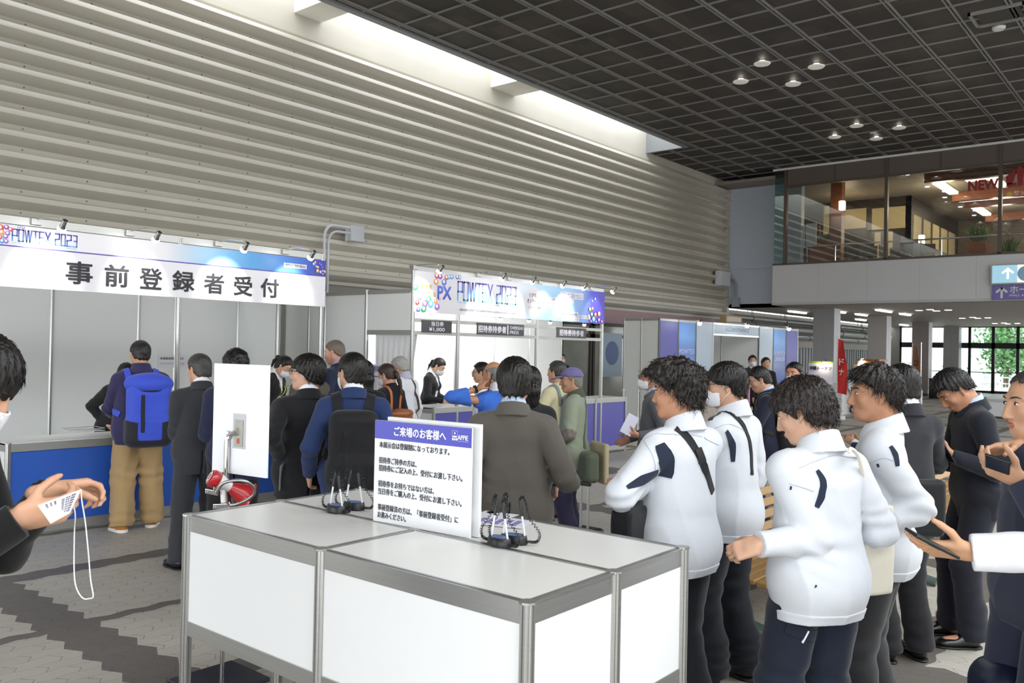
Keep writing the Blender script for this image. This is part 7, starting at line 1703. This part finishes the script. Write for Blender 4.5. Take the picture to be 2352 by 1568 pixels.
# --- blue sweater man on the phone
x, y = spot(1137, 7.0)
P = Person('bald person in a bright blue sweater holding a phone to the ear', x, y, ang(165), 1.545, h=0.0085, wid=1.08, head=(4, 0, 16), skin='#c08a6c', arms={'L': dict(px=(1098, 892, 6.85), di=(0.75, 0.8, 0.1), ni=(0.7, -0.3, .4), polei=(-.45, -1, .2), curl=(.5, .6, .65, .7), thumb=.6), 'R': dict(w=(0.22, 0.2, 1.0))})
P.hair(HGR, 'bald', 0.004, 30, 0.001); SWB = cloth('sweater_blue', '#3f70d0', 0.8); P.top(SWB, g=0.014, hem=.80, sleeve=0.62, seed=31, amp=.008); P.collar(SHIRT, -.02, .06, .062); P.trousers(cloth('trousers_grey', '#4a4a4e')); P.shoes(SHB)
c = P.J['pel']; P.ribbon('sling_strap', [c+V3(-.14, -.13, .05), c+V3(-.05, -.16, .2), c+V3(.06, -.14, .36)], 0.014, BP, .005)
e, w = P.J['elL'], P.J['wrL']; M = frame_mat(P.W(w+(e-w)*.10), P.Mw.to_3x3() @ Vector(nrm(np.cross(w-e, V3(0, 0, 1)))), P.Mw.to_3x3() @ Vector(nrm(np.cross(np.cross(w-e, V3(0, 0, 1)), w-e))))
wt = wroot('wristwatch', M.translation, 'black wristwatch on the raised arm of the blue sweater wearer', 'watch'); MB().lathe([(0.030, -.010), (0.034, -.009), (0.034, .009), (0.030, .010)], M, 20).build('watch_strap', BP, wt, smooth=True); MB().lathe([(.0, 0), (.02, 0), (.021, .010), (.0, .011)], frame_mat(P.W(w+(e-w)*.10)+(-CR*0.034), -CF, CU, -CR), 18, close=False).build('dial', BLACKP(), wt, smooth=True)
q = atd(1126, 878, 6.85); tag(MB().box((-.036, -.075, -.005), (.036, .075, .005), frame_mat(q, CF, (CU*1+CR*.25).normalized())).build('mobile_phone', BLACKP(), None, .004), 'dark phone at the ear of the blue sweater wearer', 'phone')
# --- white shirt man with glasses
x, y = spot(1110, 9.0); P = Person('person with short black hair and glasses in a white shirt beside the caller', x, y, ang(205), 1.50, h=0.011, head=(6, 0, 10)); P.hair(HB1, 'short', 0.016, 32, .004, strands=300, slen=.02); P.glasses(mat('glasses_steel', '#8a8a90', .3, .8)); P.eyes(); P.top(SHIRT, g=.016, hem=.80, seed=33); P.collar(SHIRT, -.02, .06, .064); P.trousers(CHAR); P.shoes(SHB)
# --- grey brown suit man, hand on hip
x, y = spot(1190, 4.12)
P = Person('person in a grey brown suit from behind, one hand on the hip', x, y, ang(124), 1.60, h=0.0068, wid=1.04, head=(2, 0, 4), skin='#c3937a', sway=(-.02, 0),
    arms={'R': dict(px=(1272, 1078, 4.30), d=(-.7, .5, -.3), n=(-.3, -.3, -1), polei=(.5, -.75, -.95), curl=(.5, .5, .5, .5)), 'L': dict(w=(-0.235, 0.12, 0.93))})
P.hair(HB1, 'short', 0.019, 34, .0035, strands=1100, slen=0.02); suit(P, GREYS, seed=35, hem=.79, shirt=SHIRTB, amp=.0065)
def flap(P, pts, w=0.012, m=None, seam=True): P.ribbon('pocket_flap', pts, w, m, .004, across=1, px=True)
flap(P, [(1270, 1103), (1290, 1098)], 0.024, GREYS); flap(P, [(1099, 1136), (1116, 1137)], 0.022, GREYS)
x, y = spot(1214, 5.6); P = Person('person with long black hair, mostly hidden behind the grey brown suit wearer', x, y, ang(150), 1.53, h=0.01, female=True); P.hair(HB1, 'long', 0.02, 36); tail(P, [(0, -0.07, 0.02), (0, -0.10, -0.05), (0, -0.09, -0.13)], 0.06, 0.05, HB1, 'long_hair'); P.top(BLK, hem=.8); P.trousers(BLK); P.shoes(SHB)
# --- beige vest man with grey backpack
x, y = spot(1281, 8.3); P = Person('person in a cream vest over a checked shirt with a grey backpack', x, y, ang(175), 1.54, h=0.011, head=(0, 0, 10), arms={'L': dict(w=(-.22, .2, 1.02), pole=(-.8, -1, 0))}); P.hair(hairmat('hair_salt_pepper', '#3b3937'), 'short', .012, 37); PLD = cloth('check_grey', '#7b7884', .8, noise=.35, nscale=30); P.top(PLD, g=.008, hem=.82, seed=38); P.top(cloth('vest_cream', '#cfc8a3', .8), g=.016, hem=.80, sleeve=.1, seed=38, name='vest', amp=.004); P.trousers(CHAR); P.shoes(SHB)
GB2 = cloth('backpack_grey', '#7f8688', .7); r = pack(P, 'backpack', 'slim grey backpack on the cream vest', GB2, GB2, .26, .40, .12, 1.16, -.12, lid=False, pockets=False, x0=0.05); sstraps(P, r, GB2, .09, .018)
# --- cap man
x, y = spot(1318, 7.2)
P = Person('elderly person in a purple cap, olive vest and checked shirt', x, y, ang(206), 1.50, h=0.0085, head=(4, 0, 14), skin='#b98b6e', arms={'L': dict(w=(-.19, .20, .98), pole=(-.7, -1, 0)), 'R': dict(w=(.2, .2, 1.0))})
P.hair(HGR, 'short', 0.007, 39, .002); P.eyes('#6a6460')
CAPM = cloth('cap_purple', '#6f6896', .8); R_ = P.HR; hc = P.headpt(0, -.012, .040)
S = Shape(); S.ell(P.headpt(0, -.012, .036), (.094, .112, .092), R_, .02); n_ = R_ @ V3(0, -.12, 1); c_ = P.headpt(0, 0, .040)
P.emit('cap', lambda Q: np.maximum(np.maximum(S(Q)-.002*wob(Q, 30, 3), (c_-Q) @ n_), -1.0), hc-.16, hc+.16, CAPM, .006)
S2 = Shape(); S2.ell(P.headpt(0, .125, .034), (.075, .075, .010), R_ @ rotm((1, 0, 0), -.18), .01); P.emit('cap_peak', S2, P.headpt(0, .125, .034)-.12, P.headpt(0, .125, .034)+.12, CAPM, .006)
PLB = cloth('check_brown_grey', '#7a716a', .8, noise=.4, nscale=26); P.top(PLB, g=.012, hem=.80, seed=40, armg=.006); VST = cloth('vest_olive', '#8f9684', .8); P.top(VST, g=.020, hem=.74, sleeve=.1, seed=40, name='vest', boxy=.015, amp=.006); P.collar(cloth('collar_dark_olive', '#4d5346'), -.03, .05, .066)
P.trousers(cloth('trousers_indigo', '#2f2c46', .8), wide=.012, seed=41); P.shoes(SHB)
OLV = cloth('bag_olive', '#5b6252', .7); CAN = cloth('bag_canvas', '#bdb191', .8)
r = wroot('shoulder_bag', P.W((-.20, -.10, .78)), 'olive shoulder bag hanging at the hip of the cap wearer', 'bag'); S3 = Shape(); S3.box(V3(-.16, -.16, .79), (.17, .07, .14), rotm((0, 0, 1), .55), .05, .02); M = P.Mw @ Matrix.Scale(P.k, 4)
prop_mesh('bag_body', lambda Q: S3(Q)-.006*wob(Q, 16, 5), V3(-.40, -.40, .58), V3(.10, .1, 1.0), .009, OLV, M, r)
o = P.ribbon('bag_strap', [P.J['pel']+V3(.06, -.03, .52), P.J['pel']+V3(.02, -.13, .42), P.J['pel']+V3(-.06, -.15, .22), P.J['pel']+V3(-.14, -.13, .02)], .018, OLV, .006); 
if o: o.parent = r; o.matrix_parent_inverse = _WR[r.name] @ P.Mw
r = wroot('canvas_tote', P.W((-.12, -.26, .80)), 'beige canvas bag behind the olive shoulder bag', 'bag'); S4 = Shape(); S4.box(V3(-.08, -.27, .82), (.16, .025, .19), rotm((0, 0, 1), .6), .02, .02); prop_mesh('bag_body', lambda Q: S4(Q)-.005*wob(Q, 14, 7), V3(-.35, -.48, .58), V3(.2, 0, 1.06), .009, CAN, M, r)
q = atd(1329, 1108, 6.7)
r = wroot('trolley_case', (q.x, q.y, 0), 'trolley case with a raised silver handle beside the cap wearer', 'suitcase'); MB().box((q.x-.13, q.y-.02, .05), (q.x+.13, q.y+.2, .24)).build('case_body', mat('case_black', '#1a1b1f', .5), r, .03)
for d in (-.035, .035): MB().box((q.x+d-.008, q.y+.08, .24), (q.x+d+.008, q.y+.095, q.z-.03)).build('handle_tube', ALU(), r)
MB().box((q.x-.055, q.y+.072, q.z-.035), (q.x+.055, q.y+.104, q.z)).build('handle_grip', BLACKP(), r, .008)
for sx in (-.11, .11):
    for sy in (.03, .15): MB().lathe([(.025, -.012), (.025, .012)], frame_mat((q.x+sx, q.y+sy, .025), (0, 1, 0), (0, 0, 1), (1, 0, 0)), 14).build('wheel', BLACKP(), r)
# --- elderly man with mask and glasses
x, y = spot(1500, 7.2)
P = Person('balding person in a grey suit, glasses and face mask holding a folded paper', x, y, ang(216), 1.545, h=0.0085, head=(4, 0, 4), skin='#c2917a', arms={'L': dict(px=(1466, 1000, 6.95), di=(-.9, .1, .1), ni=(0.1, .8, .5), polei=(.8, -1, -.3), curl=(.7, .75, .8, .85), thumb=.8), 'R': dict(w=(.2, .2, .98))})
P.hair(HGR, 'bald', .010, 42, .003); P.mask(); P.glasses(mat('glasses_brown', '#5b4030', .3)); P.eyes('#77736e'); suit(P, cloth('suit_mid_grey', '#62636a'), seed=43, shirt=SHIRTB)
q = atd(1446, 975, 6.93); tag(bx('folded_paper', (-.001, -.055, -.09), (.001, .055, .09), mat('paper_lilac', '#cfd0e0', .6), None, M=frame_mat(q, CF, (CR*.75+CU*-.0+CF*.3).normalized(), None) @ Euler((.5, 0, 0)).to_matrix().to_4x4()), 'folded pale paper in the hand of the balding masked person', 'paper')
# --- taupe jacket between the two workers
x, y = spot(1610, 6.2); P = Person('person in a taupe jacket, mostly hidden between the two nearest work jackets', x, y, ang(190), 1.52, h=0.0105, head=(0, 0, 10), arms={'L': dict(w=(-.15, .22, 1.08))}); P.hair(HB2, 'short', .014, 44); suit(P, TAUP, seed=45)
# ---------------------------------------------------------------- workers in pale jackets
def worker(P, seed, hem=.78, tr=WT, tl=.9):
    P.top(WJ, g=.014, hem=hem, boxy=.020, blouse=.012, seed=seed, amp=.0075, armg=.008, cuffr=.004); c = P.J['pel']
    P.patch('hem_band', WJ, lambda Q: np.maximum(np.abs(Q[:, 2]-(hem+.022))-.022, _armgap(P, Q)), .0045)
    P.collar(WJ, -.035, .036, .072, .006, .42, 'collar', gap=.03); P.trousers(tr, g=.016, wide=.014, seed=seed+2, amp=.008); P.shoes(SHB, .022)
def _armgap(P, Q):
    a = np.full(len(Q), 9.0)
    for sd in 'RL':
        for u_, v_ in ((P.J['sh'+sd], P.J['el'+sd]), (P.J['el'+sd], P.J['wr'+sd])):
            ab = v_-u_; t = np.clip((Q-u_) @ ab/(ab @ ab), 0, 1); a = np.minimum(a, np.linalg.norm(Q-u_-t[:, None]*ab, axis=1))
    return 0.075-a
# curly haired worker, arms crossed
x, y = spot(1566, 3.62)
P = W1 = Person('person with curly black hair in a pale work jacket, arms crossed', x, y, ang(168), 1.585, h=0.0066, head=(2, 0, 22), skin='#c48f70', legs=dict(aR=(.12, 0, .085), aL=(-.10, .05, .085)),
    arms={'L': dict(px=(1492, 1096, 3.60), di=(.6, .1, .8), ni=(.3, -.8, .3), polei=(-.75, -1, -.25), curl=(.5, .5, .5, .5)), 'R': dict(w=(-.04, .30, 1.12), d=(-1, .1, .1), n=(0, -1, 0), pole=(.8, -.3, -.6))})
P.hair(HB2, 'fade', .026, 46, .004, curl=.010, strands=2200, slen=.05, top=.045, vol=(1, 1.1, 1.4)); P.eyes(); worker(P, 47, hem=.775)
P.ribbon('navy_inset', [(1516, 1020), (1530, 1055), (1528, 1095)], [.022, .042, .030], WN, .003, across=2, px=True); P.ribbon('navy_inset', [(1440, 1120), (1475, 1103), (1510, 1085)], [.008, .022, .018], WN, .003, across=2, px=True)
P.ribbon('yoke_seam', [(1480, 1010), (1530, 998), (1600, 1000), (1650, 1022)], .0016, WSEAM, .0012, across=0, px=True, n=8); P.ribbon('sleeve_seam', [(1480, 1012), (1500, 1050), (1505, 1085)], .0014, WSEAM, .0012, across=0, px=True, n=8)
BS = cloth('strap_black', '#17181b', .6)
def own(o, r, P):
    if o: o.parent = r; o.matrix_parent_inverse = _WR[r.name] @ P.Mw
r = wroot('black_bag', P.W((-.18, .25, .72)), 'black shoulder bag hanging in front of the curly haired worker', 'bag'); S5 = Shape(); q = P.L(atd(1447, 1215, 3.5)); S5.box(q, (.10, .05, .10), rotm((0, 0, 1), .3), .02, .02); prop_mesh('bag_body', lambda Q: S5(Q)-.004*wob(Q, 18, 4), q-.2, q+.2, .007, BS, P.Mw @ Matrix.Scale(P.k, 4), r)
own(P.ribbon('bag_strap', [(1552, 984), (1578, 1005), (1604, 1045), (1622, 1085), (1636, 1130)], .019, BS, .004, across=1, px=True), r, P); own(P.ribbon('strap_buckle', [(1600, 1030), (1612, 1062)], .021, BLACKP(), .008, across=1, px=True, n=3), r, P)
# masked worker behind
x, y = spot(1678, 4.3)
P = Person('person in a pale work jacket and face mask with straight black hair', x, y, ang(176), 1.60, h=0.0075, head=(4, 0, 34), skin='#cfa085', arms={'L': dict(w=(-.16, .26, 1.05), d=(.8, .4, 0), pole=(-1, -.5, -.3)), 'R': dict(w=(.2, .22, 1.02))}, legs=dict(aL=(-.13, .02, .085), aR=(.10, -.06, .085)))
P.hair(HB1, 'bowl', .015, 48, .004, strands=1000, slen=.04, front=.0); P.mask(); P.glasses(); worker(P, 49, hem=.77)
r = wroot('crossbody_bag', P.W((.2, .1, .8)), 'black cross body strap bag on the masked worker', 'bag'); own(P.ribbon('bag_strap', [(1632, 966), (1655, 945), (1690, 958), (1712, 990), (1724, 1040), (1726, 1090)], .013, BS, .004, across=1, px=True), r, P); S5 = Shape(); S5.box(V3(.20, .16, .86), (.09, .05, .08), None, .02, .02); prop_mesh('bag_body', S5, V3(.05, .02, .72), V3(.35, .3, 1.0), .01, BS, P.Mw @ Matrix.Scale(P.k, 4), r)
P.ribbon('navy_inset', [(1668, 990), (1681, 1020), (1683, 1060)], [.010, .020, .010], WN, .003, across=2, px=True); P.ribbon('yoke_seam', [(1640, 985), (1680, 975), (1715, 995)], .0015, WSEAM, .0012, across=0, px=True)
# navy suit with dark backpack
x, y = spot(1757, 7.6)
P = Person('person in a navy suit with glasses looking down, dark backpack on the back', x, y, ang(205), 1.545, h=0.0085, head=(24, 0, 10), skin='#c9997f', arms={'L': dict(w=(-.12, .30, 1.10), d=(.6, .6, .2), pole=(-.7, -1, 0)), 'R': dict(w=(.14, .28, 1.1))}); P.hair(HB1, 'short', .016, 50, .004, strands=400, slen=.02); P.glasses(mat('glasses_steel', '#8a8a90', .3, .8)); P.eyes(); suit(P, cloth('suit_deep_navy', '#1e2135'), seed=51, shirt=SHIRTB)
DB = cloth('backpack_dark_brown', '#262224', .7); r = pack(P, 'backpack', 'dark backpack with a small silver buckle on the navy suit', DB, DB, .30, .48, .17, 1.10, -.13, lid=False, pockets=True); sstraps(P, r, DB, .10, .022); q = P.W((.0, -.325, 1.15)); MB().box((q.x-.03, q.y-.03, q.z-.012), (q.x+.03, q.y+.03, q.z+.012)).build('buckle', CHROME(), r, .006)
# far staff by the gate
x, y = spot(1757, 17); P = Person('far off person in a black suit, white shirt and lanyard near the gate', x, y, ang(-48), 1.58, h=0.018, head=(0, 0, 12)); P.hair(HB1, 'short', .018, 52); P.eyes(); suit(P, BLK, seed=53); vfront(P, w=.06); lanyard(P, BLK, .2)
x, y = spot(1727, 17.6); P = Person('far off person in a mask standing in the ENTRANCE opening', x, y, ang(-60), 1.62, h=0.02); P.hair(HB1, 'short', .018, 54); P.mask(); P.eyes(); suit(P, CHAR, seed=55)
x, y = spot(1826, 8.3); P = Person('person with cropped black hair and mask half behind the fluffy haired worker', x, y, ang(268), 1.575, h=0.0105, head=(4, 0, -4), skin='#c48f74'); P.hair(HB1, 'fade', .013, 56, .003, strands=300, slen=.015); P.mask(); P.eyes(); suit(P, BLK, seed=57)
# fluffy haired worker with tote
x, y = spot(1884, 3.12)
P = W3 = Person('person with fluffy dark hair in a pale work jacket carrying the cream tote', x, y, ang(152), 1.555, h=0.0062, head=(20, 0, 38), skin='#d0a58b', lean=.03,
    arms={'L': dict(px=(1742, 1250, 2.95), di=(-.85, -.35, .3), ni=(.5, -.4, .6), polei=(.2, -1, -.2), curl=(.7, .75, .8, .85), thumb=.8), 'R': dict(w=(.23, .18, .97), pole=(.6, -1, -.2))}, legs=dict(aL=(-.12, .02, .085), aR=(.11, -.02, .085)))
P.hair(hairmat('hair_dark_brown', '#221a17'), 'short', .034, 58, .006, strands=2000, slen=.04, fringe=.035, curl=.003, vol=(1.1, 1, 1)); worker(P, 59, hem=.765, tr=WT2); P.eyes()
P.ribbon('navy_inset', [(1876, 1080), (1888, 1105), (1886, 1140), (1874, 1165)], [.008, .013, .014, .010], WN, .003, across=2, px=True); P.ribbon('yoke_seam', [(1835, 1075), (1870, 1060), (1920, 1045), (1975, 1052)], .0015, WSEAM, .0012, across=0, px=True, n=8); P.ribbon('sleeve_seam', [(1812, 1110), (1840, 1118), (1868, 1128)], .0015, WSEAM, .0012, across=0, px=True)
P.ribbon('pen_slot', [(1817, 1116), (1816, 1124)], .0035, WN, .002, across=0, px=True); P.ribbon('snap_button', [(1871, 1345), (1875, 1347)], .005, BLACKP(), .004, across=0, px=True)
P.ribbon('pocket_flap', [(1806, 1440), (1840, 1452), (1872, 1458)], .022, WT2, .005, across=1, px=True, f=P.legf); P.ribbon('white_tab', [(1842, 1474), (1856, 1447)], .0035, SHIRT, .006, across=0, px=True, f=P.legf)
TOT = cloth('tote_cream', '#ddd8c9', .85, noise=.03); q0 = atd(2012, 1262, 3.22)
r = wroot('tote_bag', q0, 'plain cream cotton tote bag hanging from the shoulder of the fluffy haired worker', 'bag')
S6 = Shape(); u_ = np.array(CR*.93+CF*.36); u_[2] = 0; u_ = nrm(u_); R6 = np.stack([u_, np.cross(V3(0, 0, 1), u_), V3(0, 0, 1)], 1); S6.box(np.array(q0), (.072, .022, .17), R6, .015, .02)
prop_mesh('bag_body', lambda Q: S6(Q)-.010*wob(Q, 9, 3)-.004*(1-2*np.abs(wob(Q, 16, 4)))-.02*np.clip((q0.z-.02-Q[:, 2]), 0, .2), np.array(q0)-.28, np.array(q0)+.28, .006, TOT, None, r)
for dx, dd in ((0, 0), (.02, .05)):
    MB().tube(cat([atd(1992, 1160, 3.2), atd(1984, 1105, 3.12+dd), atd(1972, 1050, 3.05+dd), atd(1955, 1030, 3.0+dd), atd(1950, 1040, 2.99+dd)], 5), .007, 8).build('bag_handle', TOT, r, smooth=True)
# fourth worker, profile
x, y = spot(2022, 3.55)
P = W4 = Person('person with tousled black hair in a pale work jacket and dark grey trousers', x, y, ang(192), 1.60, h=0.0064, head=(2, 0, 20), skin='#bd8a6a', arms={'L': dict(px=(1985, 1215, 3.36), di=(-.9, -.2, .2), n=(.8, 0, .2), polei=(.6, -1, -.1)), 'R': dict(w=(.22, .16, .96))}, legs=dict(aL=(-.12, .03, .085), aR=(.1, -.02, .085)))
P.hair(HB2, 'fade', .022, 60, .005, curl=.005, strands=1700, slen=.045, top=.012, front=-.004); P.eyes('#120e0c'); worker(P, 61, hem=.80, tr=WT3)
P.ribbon('navy_inset', [(2044, 1025), (2056, 1045), (2060, 1070)], [.008, .013, .008], WN, .003, across=2, px=True); P.ribbon('sleeve_seam', [(1998, 1062), (2030, 1052), (2062, 1062)], .0015, WSEAM, .0012, across=0, px=True); P.ribbon('pen_slot', [(2016, 1064), (2018, 1072)], .005, WN, .002, across=0, px=True); P.ribbon('navy_inset', [(2004, 1120), (2020, 1140), (2024, 1150)], [.006, .014, .006], WN, .003, across=2, px=True)
# charcoal suit behind
x, y = spot(2078, 4.65)
P = Person('person in a charcoal suit from behind, right behind the tousled haired worker', x, y, ang(146), 1.60, h=0.0075, wid=1.1, head=(6, 0, 14), arms={'R': dict(w=(.17, .27, 1.02), d=(-.7, .6, 0), pole=(1, -.6, -.2)), 'L': dict(w=(-.15, .28, 1.05))}, legs=dict(aL=(-.1, 0, .085), aR=(.11, -.02, .085))); P.hair(HB1, 'short', .018, 62, .004, strands=500, slen=.02); suit(P, cloth('suit_dark_charcoal', '#2c2d32'), seed=63, trm=BLK)
q = atd(2118, 1165, 4.45); r = wroot('shoulder_bag', q, 'black shoulder bag with a pale square mark at the hip of the charcoal suit', 'bag'); S7 = Shape(); S7.box(np.array(q), (.11, .05, .15), np.array(Matrix.Rotation(ang(40), 3, 'Z')), .03, .02); prop_mesh('bag_body', lambda Q: S7(Q)-.006*wob(Q, 15, 2), np.array(q)-.26, np.array(q)+.26, .008, BS, None, r)
Mq = frame_mat(atd(2116, 1180, 4.31), CR, CU); MB().tube([Mq @ Vector(v) for v in ((-.012, -.012, 0), (.012, -.012, 0), (.012, .012, 0), (-.012, .012, 0))], .0022, 6, closed=True).build('square_mark', mat('mark_pale', '#b9babd', .5), r)
# dark suited man bent over phone
x, y = spot(2246, 4.95)
P = Person('person in a dark navy suit, head bent over a phone, beside the far bench', x, y, ang(212), 1.62, h=0.0068, head=(40, 0, 6), lean=.10, skin='#b9866a', arms={'L': dict(px=(2184, 1046, 4.78), di=(-.9, .3, .2), ni=(.2, .5, .6), polei=(.5, -1, -.3), curl=(.6, .65, .7, .75), thumb=.9), 'R': dict(w=(.12, .33, 1.10), d=(-.5, .8, .2), n=(-.2, -.5, .8))}, legs=dict(aL=(-.11, .06, .085), aR=(.12, .10, .085), fL=(-.1, 1, 0), fR=(.1, 1, 0)))
P.hair(HB1, 'fade', .020, 64, .005, strands=900, slen=.035, top=.006); P.eyes(); suit(P, cloth('suit_ink', '#20222c'), seed=65, shirt=SHIRTB, wide=.008)
q = atd(2172, 1036, 4.74); tag(MB().box((-.036, -.075, -.004), (.036, .075, .004), frame_mat(q, CF, (CU*.8-CR*.5).normalized())).build('mobile_phone', BLACKP(), None, .003), 'phone in the hands of the dark navy suited person with bent head', 'phone')
# man at the right edge
x, y = spot(2398, 2.85)
P = Person('person with receding short hair in a navy suit tapping a phone, right edge', x, y, ang(222), 1.615, h=0.0062, head=(6, 0, -2), skin='#c69879', sway=(0, 0), arms={'L': dict(px=(2342, 1104, 2.66), di=(-.85, .40, .15), ni=(.35, .75, .45), polei=(.6, -1, -.4), curl=(.55, .55, .6, .65), thumb=.75), 'R': dict(px=(2338, 1024, 2.85), di=(-.9, -.1, .0), ni=(0, -.8, -.5), polei=(.8, -1, .3), curl=(.3, .6, .75, .8), thumb=.6)})
P.hair(hairmat('hair_grey_black', '#3a3735'), 'fade', .009, 66, .002, strands=900, slen=.02, front=.022); P.eyes('#3a332e', '#1a1210', '#a86a58'); NV3 = cloth('suit_slate_navy', '#2f3344'); suit(P, NV3, seed=67, hem=.80)
q = atd(2291, 1066, 2.58); r = wroot('mobile_phone', q, 'dark phone held by the person with receding short hair', 'phone'); Mp = frame_mat(q, (CF*.55+CU*.2-CR*.5).normalized(), (CR*.45-CU*.36+CF*.8).normalized()); MB().box((-.036, -.075, -.004), (.036, .075, .004), Mp).build('phone_case', BLACKP(), r, .003); MB().box((-.032, -.07, .004), (.032, .07, .0045), Mp).build('screen', mat('phone_screen', '#1e2c44', .1), r)
# white sleeve reaching in from the right
x, y = spot(2560, 2.36)
P = Person('person mostly out of view, white shirt sleeve reaching in with a black phone', x, y, ang(218), 1.70, h=0.0062, skin='#c99a78', arms={'L': dict(px=(2224, 1268, 2.40), di=(-.95, .05, .25), ni=(-.1, .75, .6), polei=(.9, -.8, -.2), curl=(.30, .34, .40, .46), thumb=.6), 'R': dict(w=(.30, -.15, .92))})
P.hair(HB1, 'short', .016, 68); P.eyes(); P.top(SHIRT, g=.012, hem=.88, sleeve=.97, cuffr=.010, seed=69, amp=.008, armg=.006); P.collar(SHIRT, -.02, .06, .064); P.trousers(CHAR); P.shoes(SHB)
q = atd(2146, 1250, 2.36); r = wroot('mobile_phone', q, 'black phone held by the hand from the white shirt sleeve', 'phone'); Mp = frame_mat(q, (CF+CU*.10).normalized(), (-CR*.88+CU*.45).normalized()); MB().box((-.036, -.06, -.0045), (.036, .075, .0045), Mp).build('phone_case', BLACKP(), r, .003); MB().box((-.036, .0, -.0062), (-.018, .03, -.0045), Mp).build('camera_bump', mat('camera_grey', '#55585c', .3), r, .001)
q = atd(2345, 1580, 2.9); r = wroot('travel_bag', (q.x, q.y, 0), 'dark navy travel bag on the floor at the right edge, only its top showing', 'bag'); S8 = Shape(); S8.box(V3(q.x+.05, q.y+.05, .33), (.22, .12, .29), np.array(Matrix.Rotation(ang(35), 3, 'Z')), .09, .02); prop_mesh('bag_body', S8, V3(q.x-.3, q.y-.3, .02), V3(q.x+.4, q.y+.4, .7), .012, mat('bag_navy_gloss', '#1b2138', .35), None, r)
# seated man on a bench behind
bench(-2.75, 8.7, 10.2, 'brown slatted bench facing the booths, mostly hidden behind the dark navy suit', flip=-1)
P = Person('seated person in a white shirt with a dark bag on the lap', -2.62, 9.35, ang(185), 1.62, h=0.011, seat=.50, lean=.12, head=(30, 0, 0), arms={'L': dict(w=(-.12, .36, .78)), 'R': dict(w=(.14, .36, .78))}, legs=dict(aL=(-.12, .44, .085), aR=(.12, .44, .085))); P.hair(HB1, 'short', .014, 70); P.top(SHIRT, g=.014, hem=.42, seed=71); P.collar(SHIRT, -.02, .06, .064); P.trousers(NAVY, top_z=1.0); P.shoes(SHB)
q = P.W((0, .30, .64)); tag(bx('lap_bag', (-.2, -.06, -.1), (.2, .06, .14), cloth('lap_bag_navy', '#2a3048'), None, .02, M=Matrix.Translation(q) @ Matrix.Rotation(ang(95), 4, 'Z')), 'dark navy bag on the lap of the seated white shirt person', 'bag')
# distant people
x, y = spot(1962, 24.2); P = Person('far off person in a cream cap and white top at the stall', x, y, ang(-20), 1.42, h=0.024); S = Shape(); S.ell(P.headpt(0, 0, .04), (.095, .115, .085), P.HR, .02); P.emit('cap', S, P.headpt(0, 0, .04)-.15, P.headpt(0, 0, .04)+.15, cloth('cap_cream', '#d9c496'), .015); P.top(SHIRT, hem=.8); P.trousers(CHAR)
x, y = spot(2196, 38); P = Person('far off bald person in a white shirt seated by the glazed doors', x, y, ang(215), 1.66, h=0.03, seat=.50, head=(25, 0, 0), skin='#b0795e', legs=dict(aL=(-.12, .44, .085), aR=(.12, .44, .085)), arms={'L': dict(w=(-.15, .36, .72)), 'R': dict(w=(.15, .36, .72))}); P.top(SHIRT, hem=.42); P.trousers(CHAR, top_z=1.0)
r = empty('cafe_chair', (x, y, 0), 'black framed chair under the far off seated bald person', 'chair', ang(125)); MB().box((-.22, -.22, .38), (.22, .2, .42)).build('seat', BLACKP(), r); MB().box((-.22, -.25, .42), (.22, -.22, .8)).build('backrest', BLACKP(), r)
for sx in (-.2, .2):
    for sy in (-.2, .18): MB().tube([(sx, sy, 0), (sx, sy, .4)], .014, 6).build('leg', CHROME(), r)
x2, y2 = spot(2168, 49.5); P = Person('far off person in a dark top seated on the terrace outside', x2, y2, ang(10), 1.66, h=0.035, seat=.50, legs=dict(aL=(-.12, .44, .085), aR=(.12, .44, .085))); P.hair(HB1, 'short', .014, 72); P.top(NAVY, hem=.42); P.trousers(CHAR, top_z=1.0)
x, y = atx(1290, 845, -11.9).x, atx(1290, 845, -11.9).y; P = Person('far off masked person standing by the brown glazed doors', x, y, ang(-30), 1.56, h=0.022); P.hair(HB1, 'short', .016, 73); P.mask(); suit(P, BLK, seed=74)
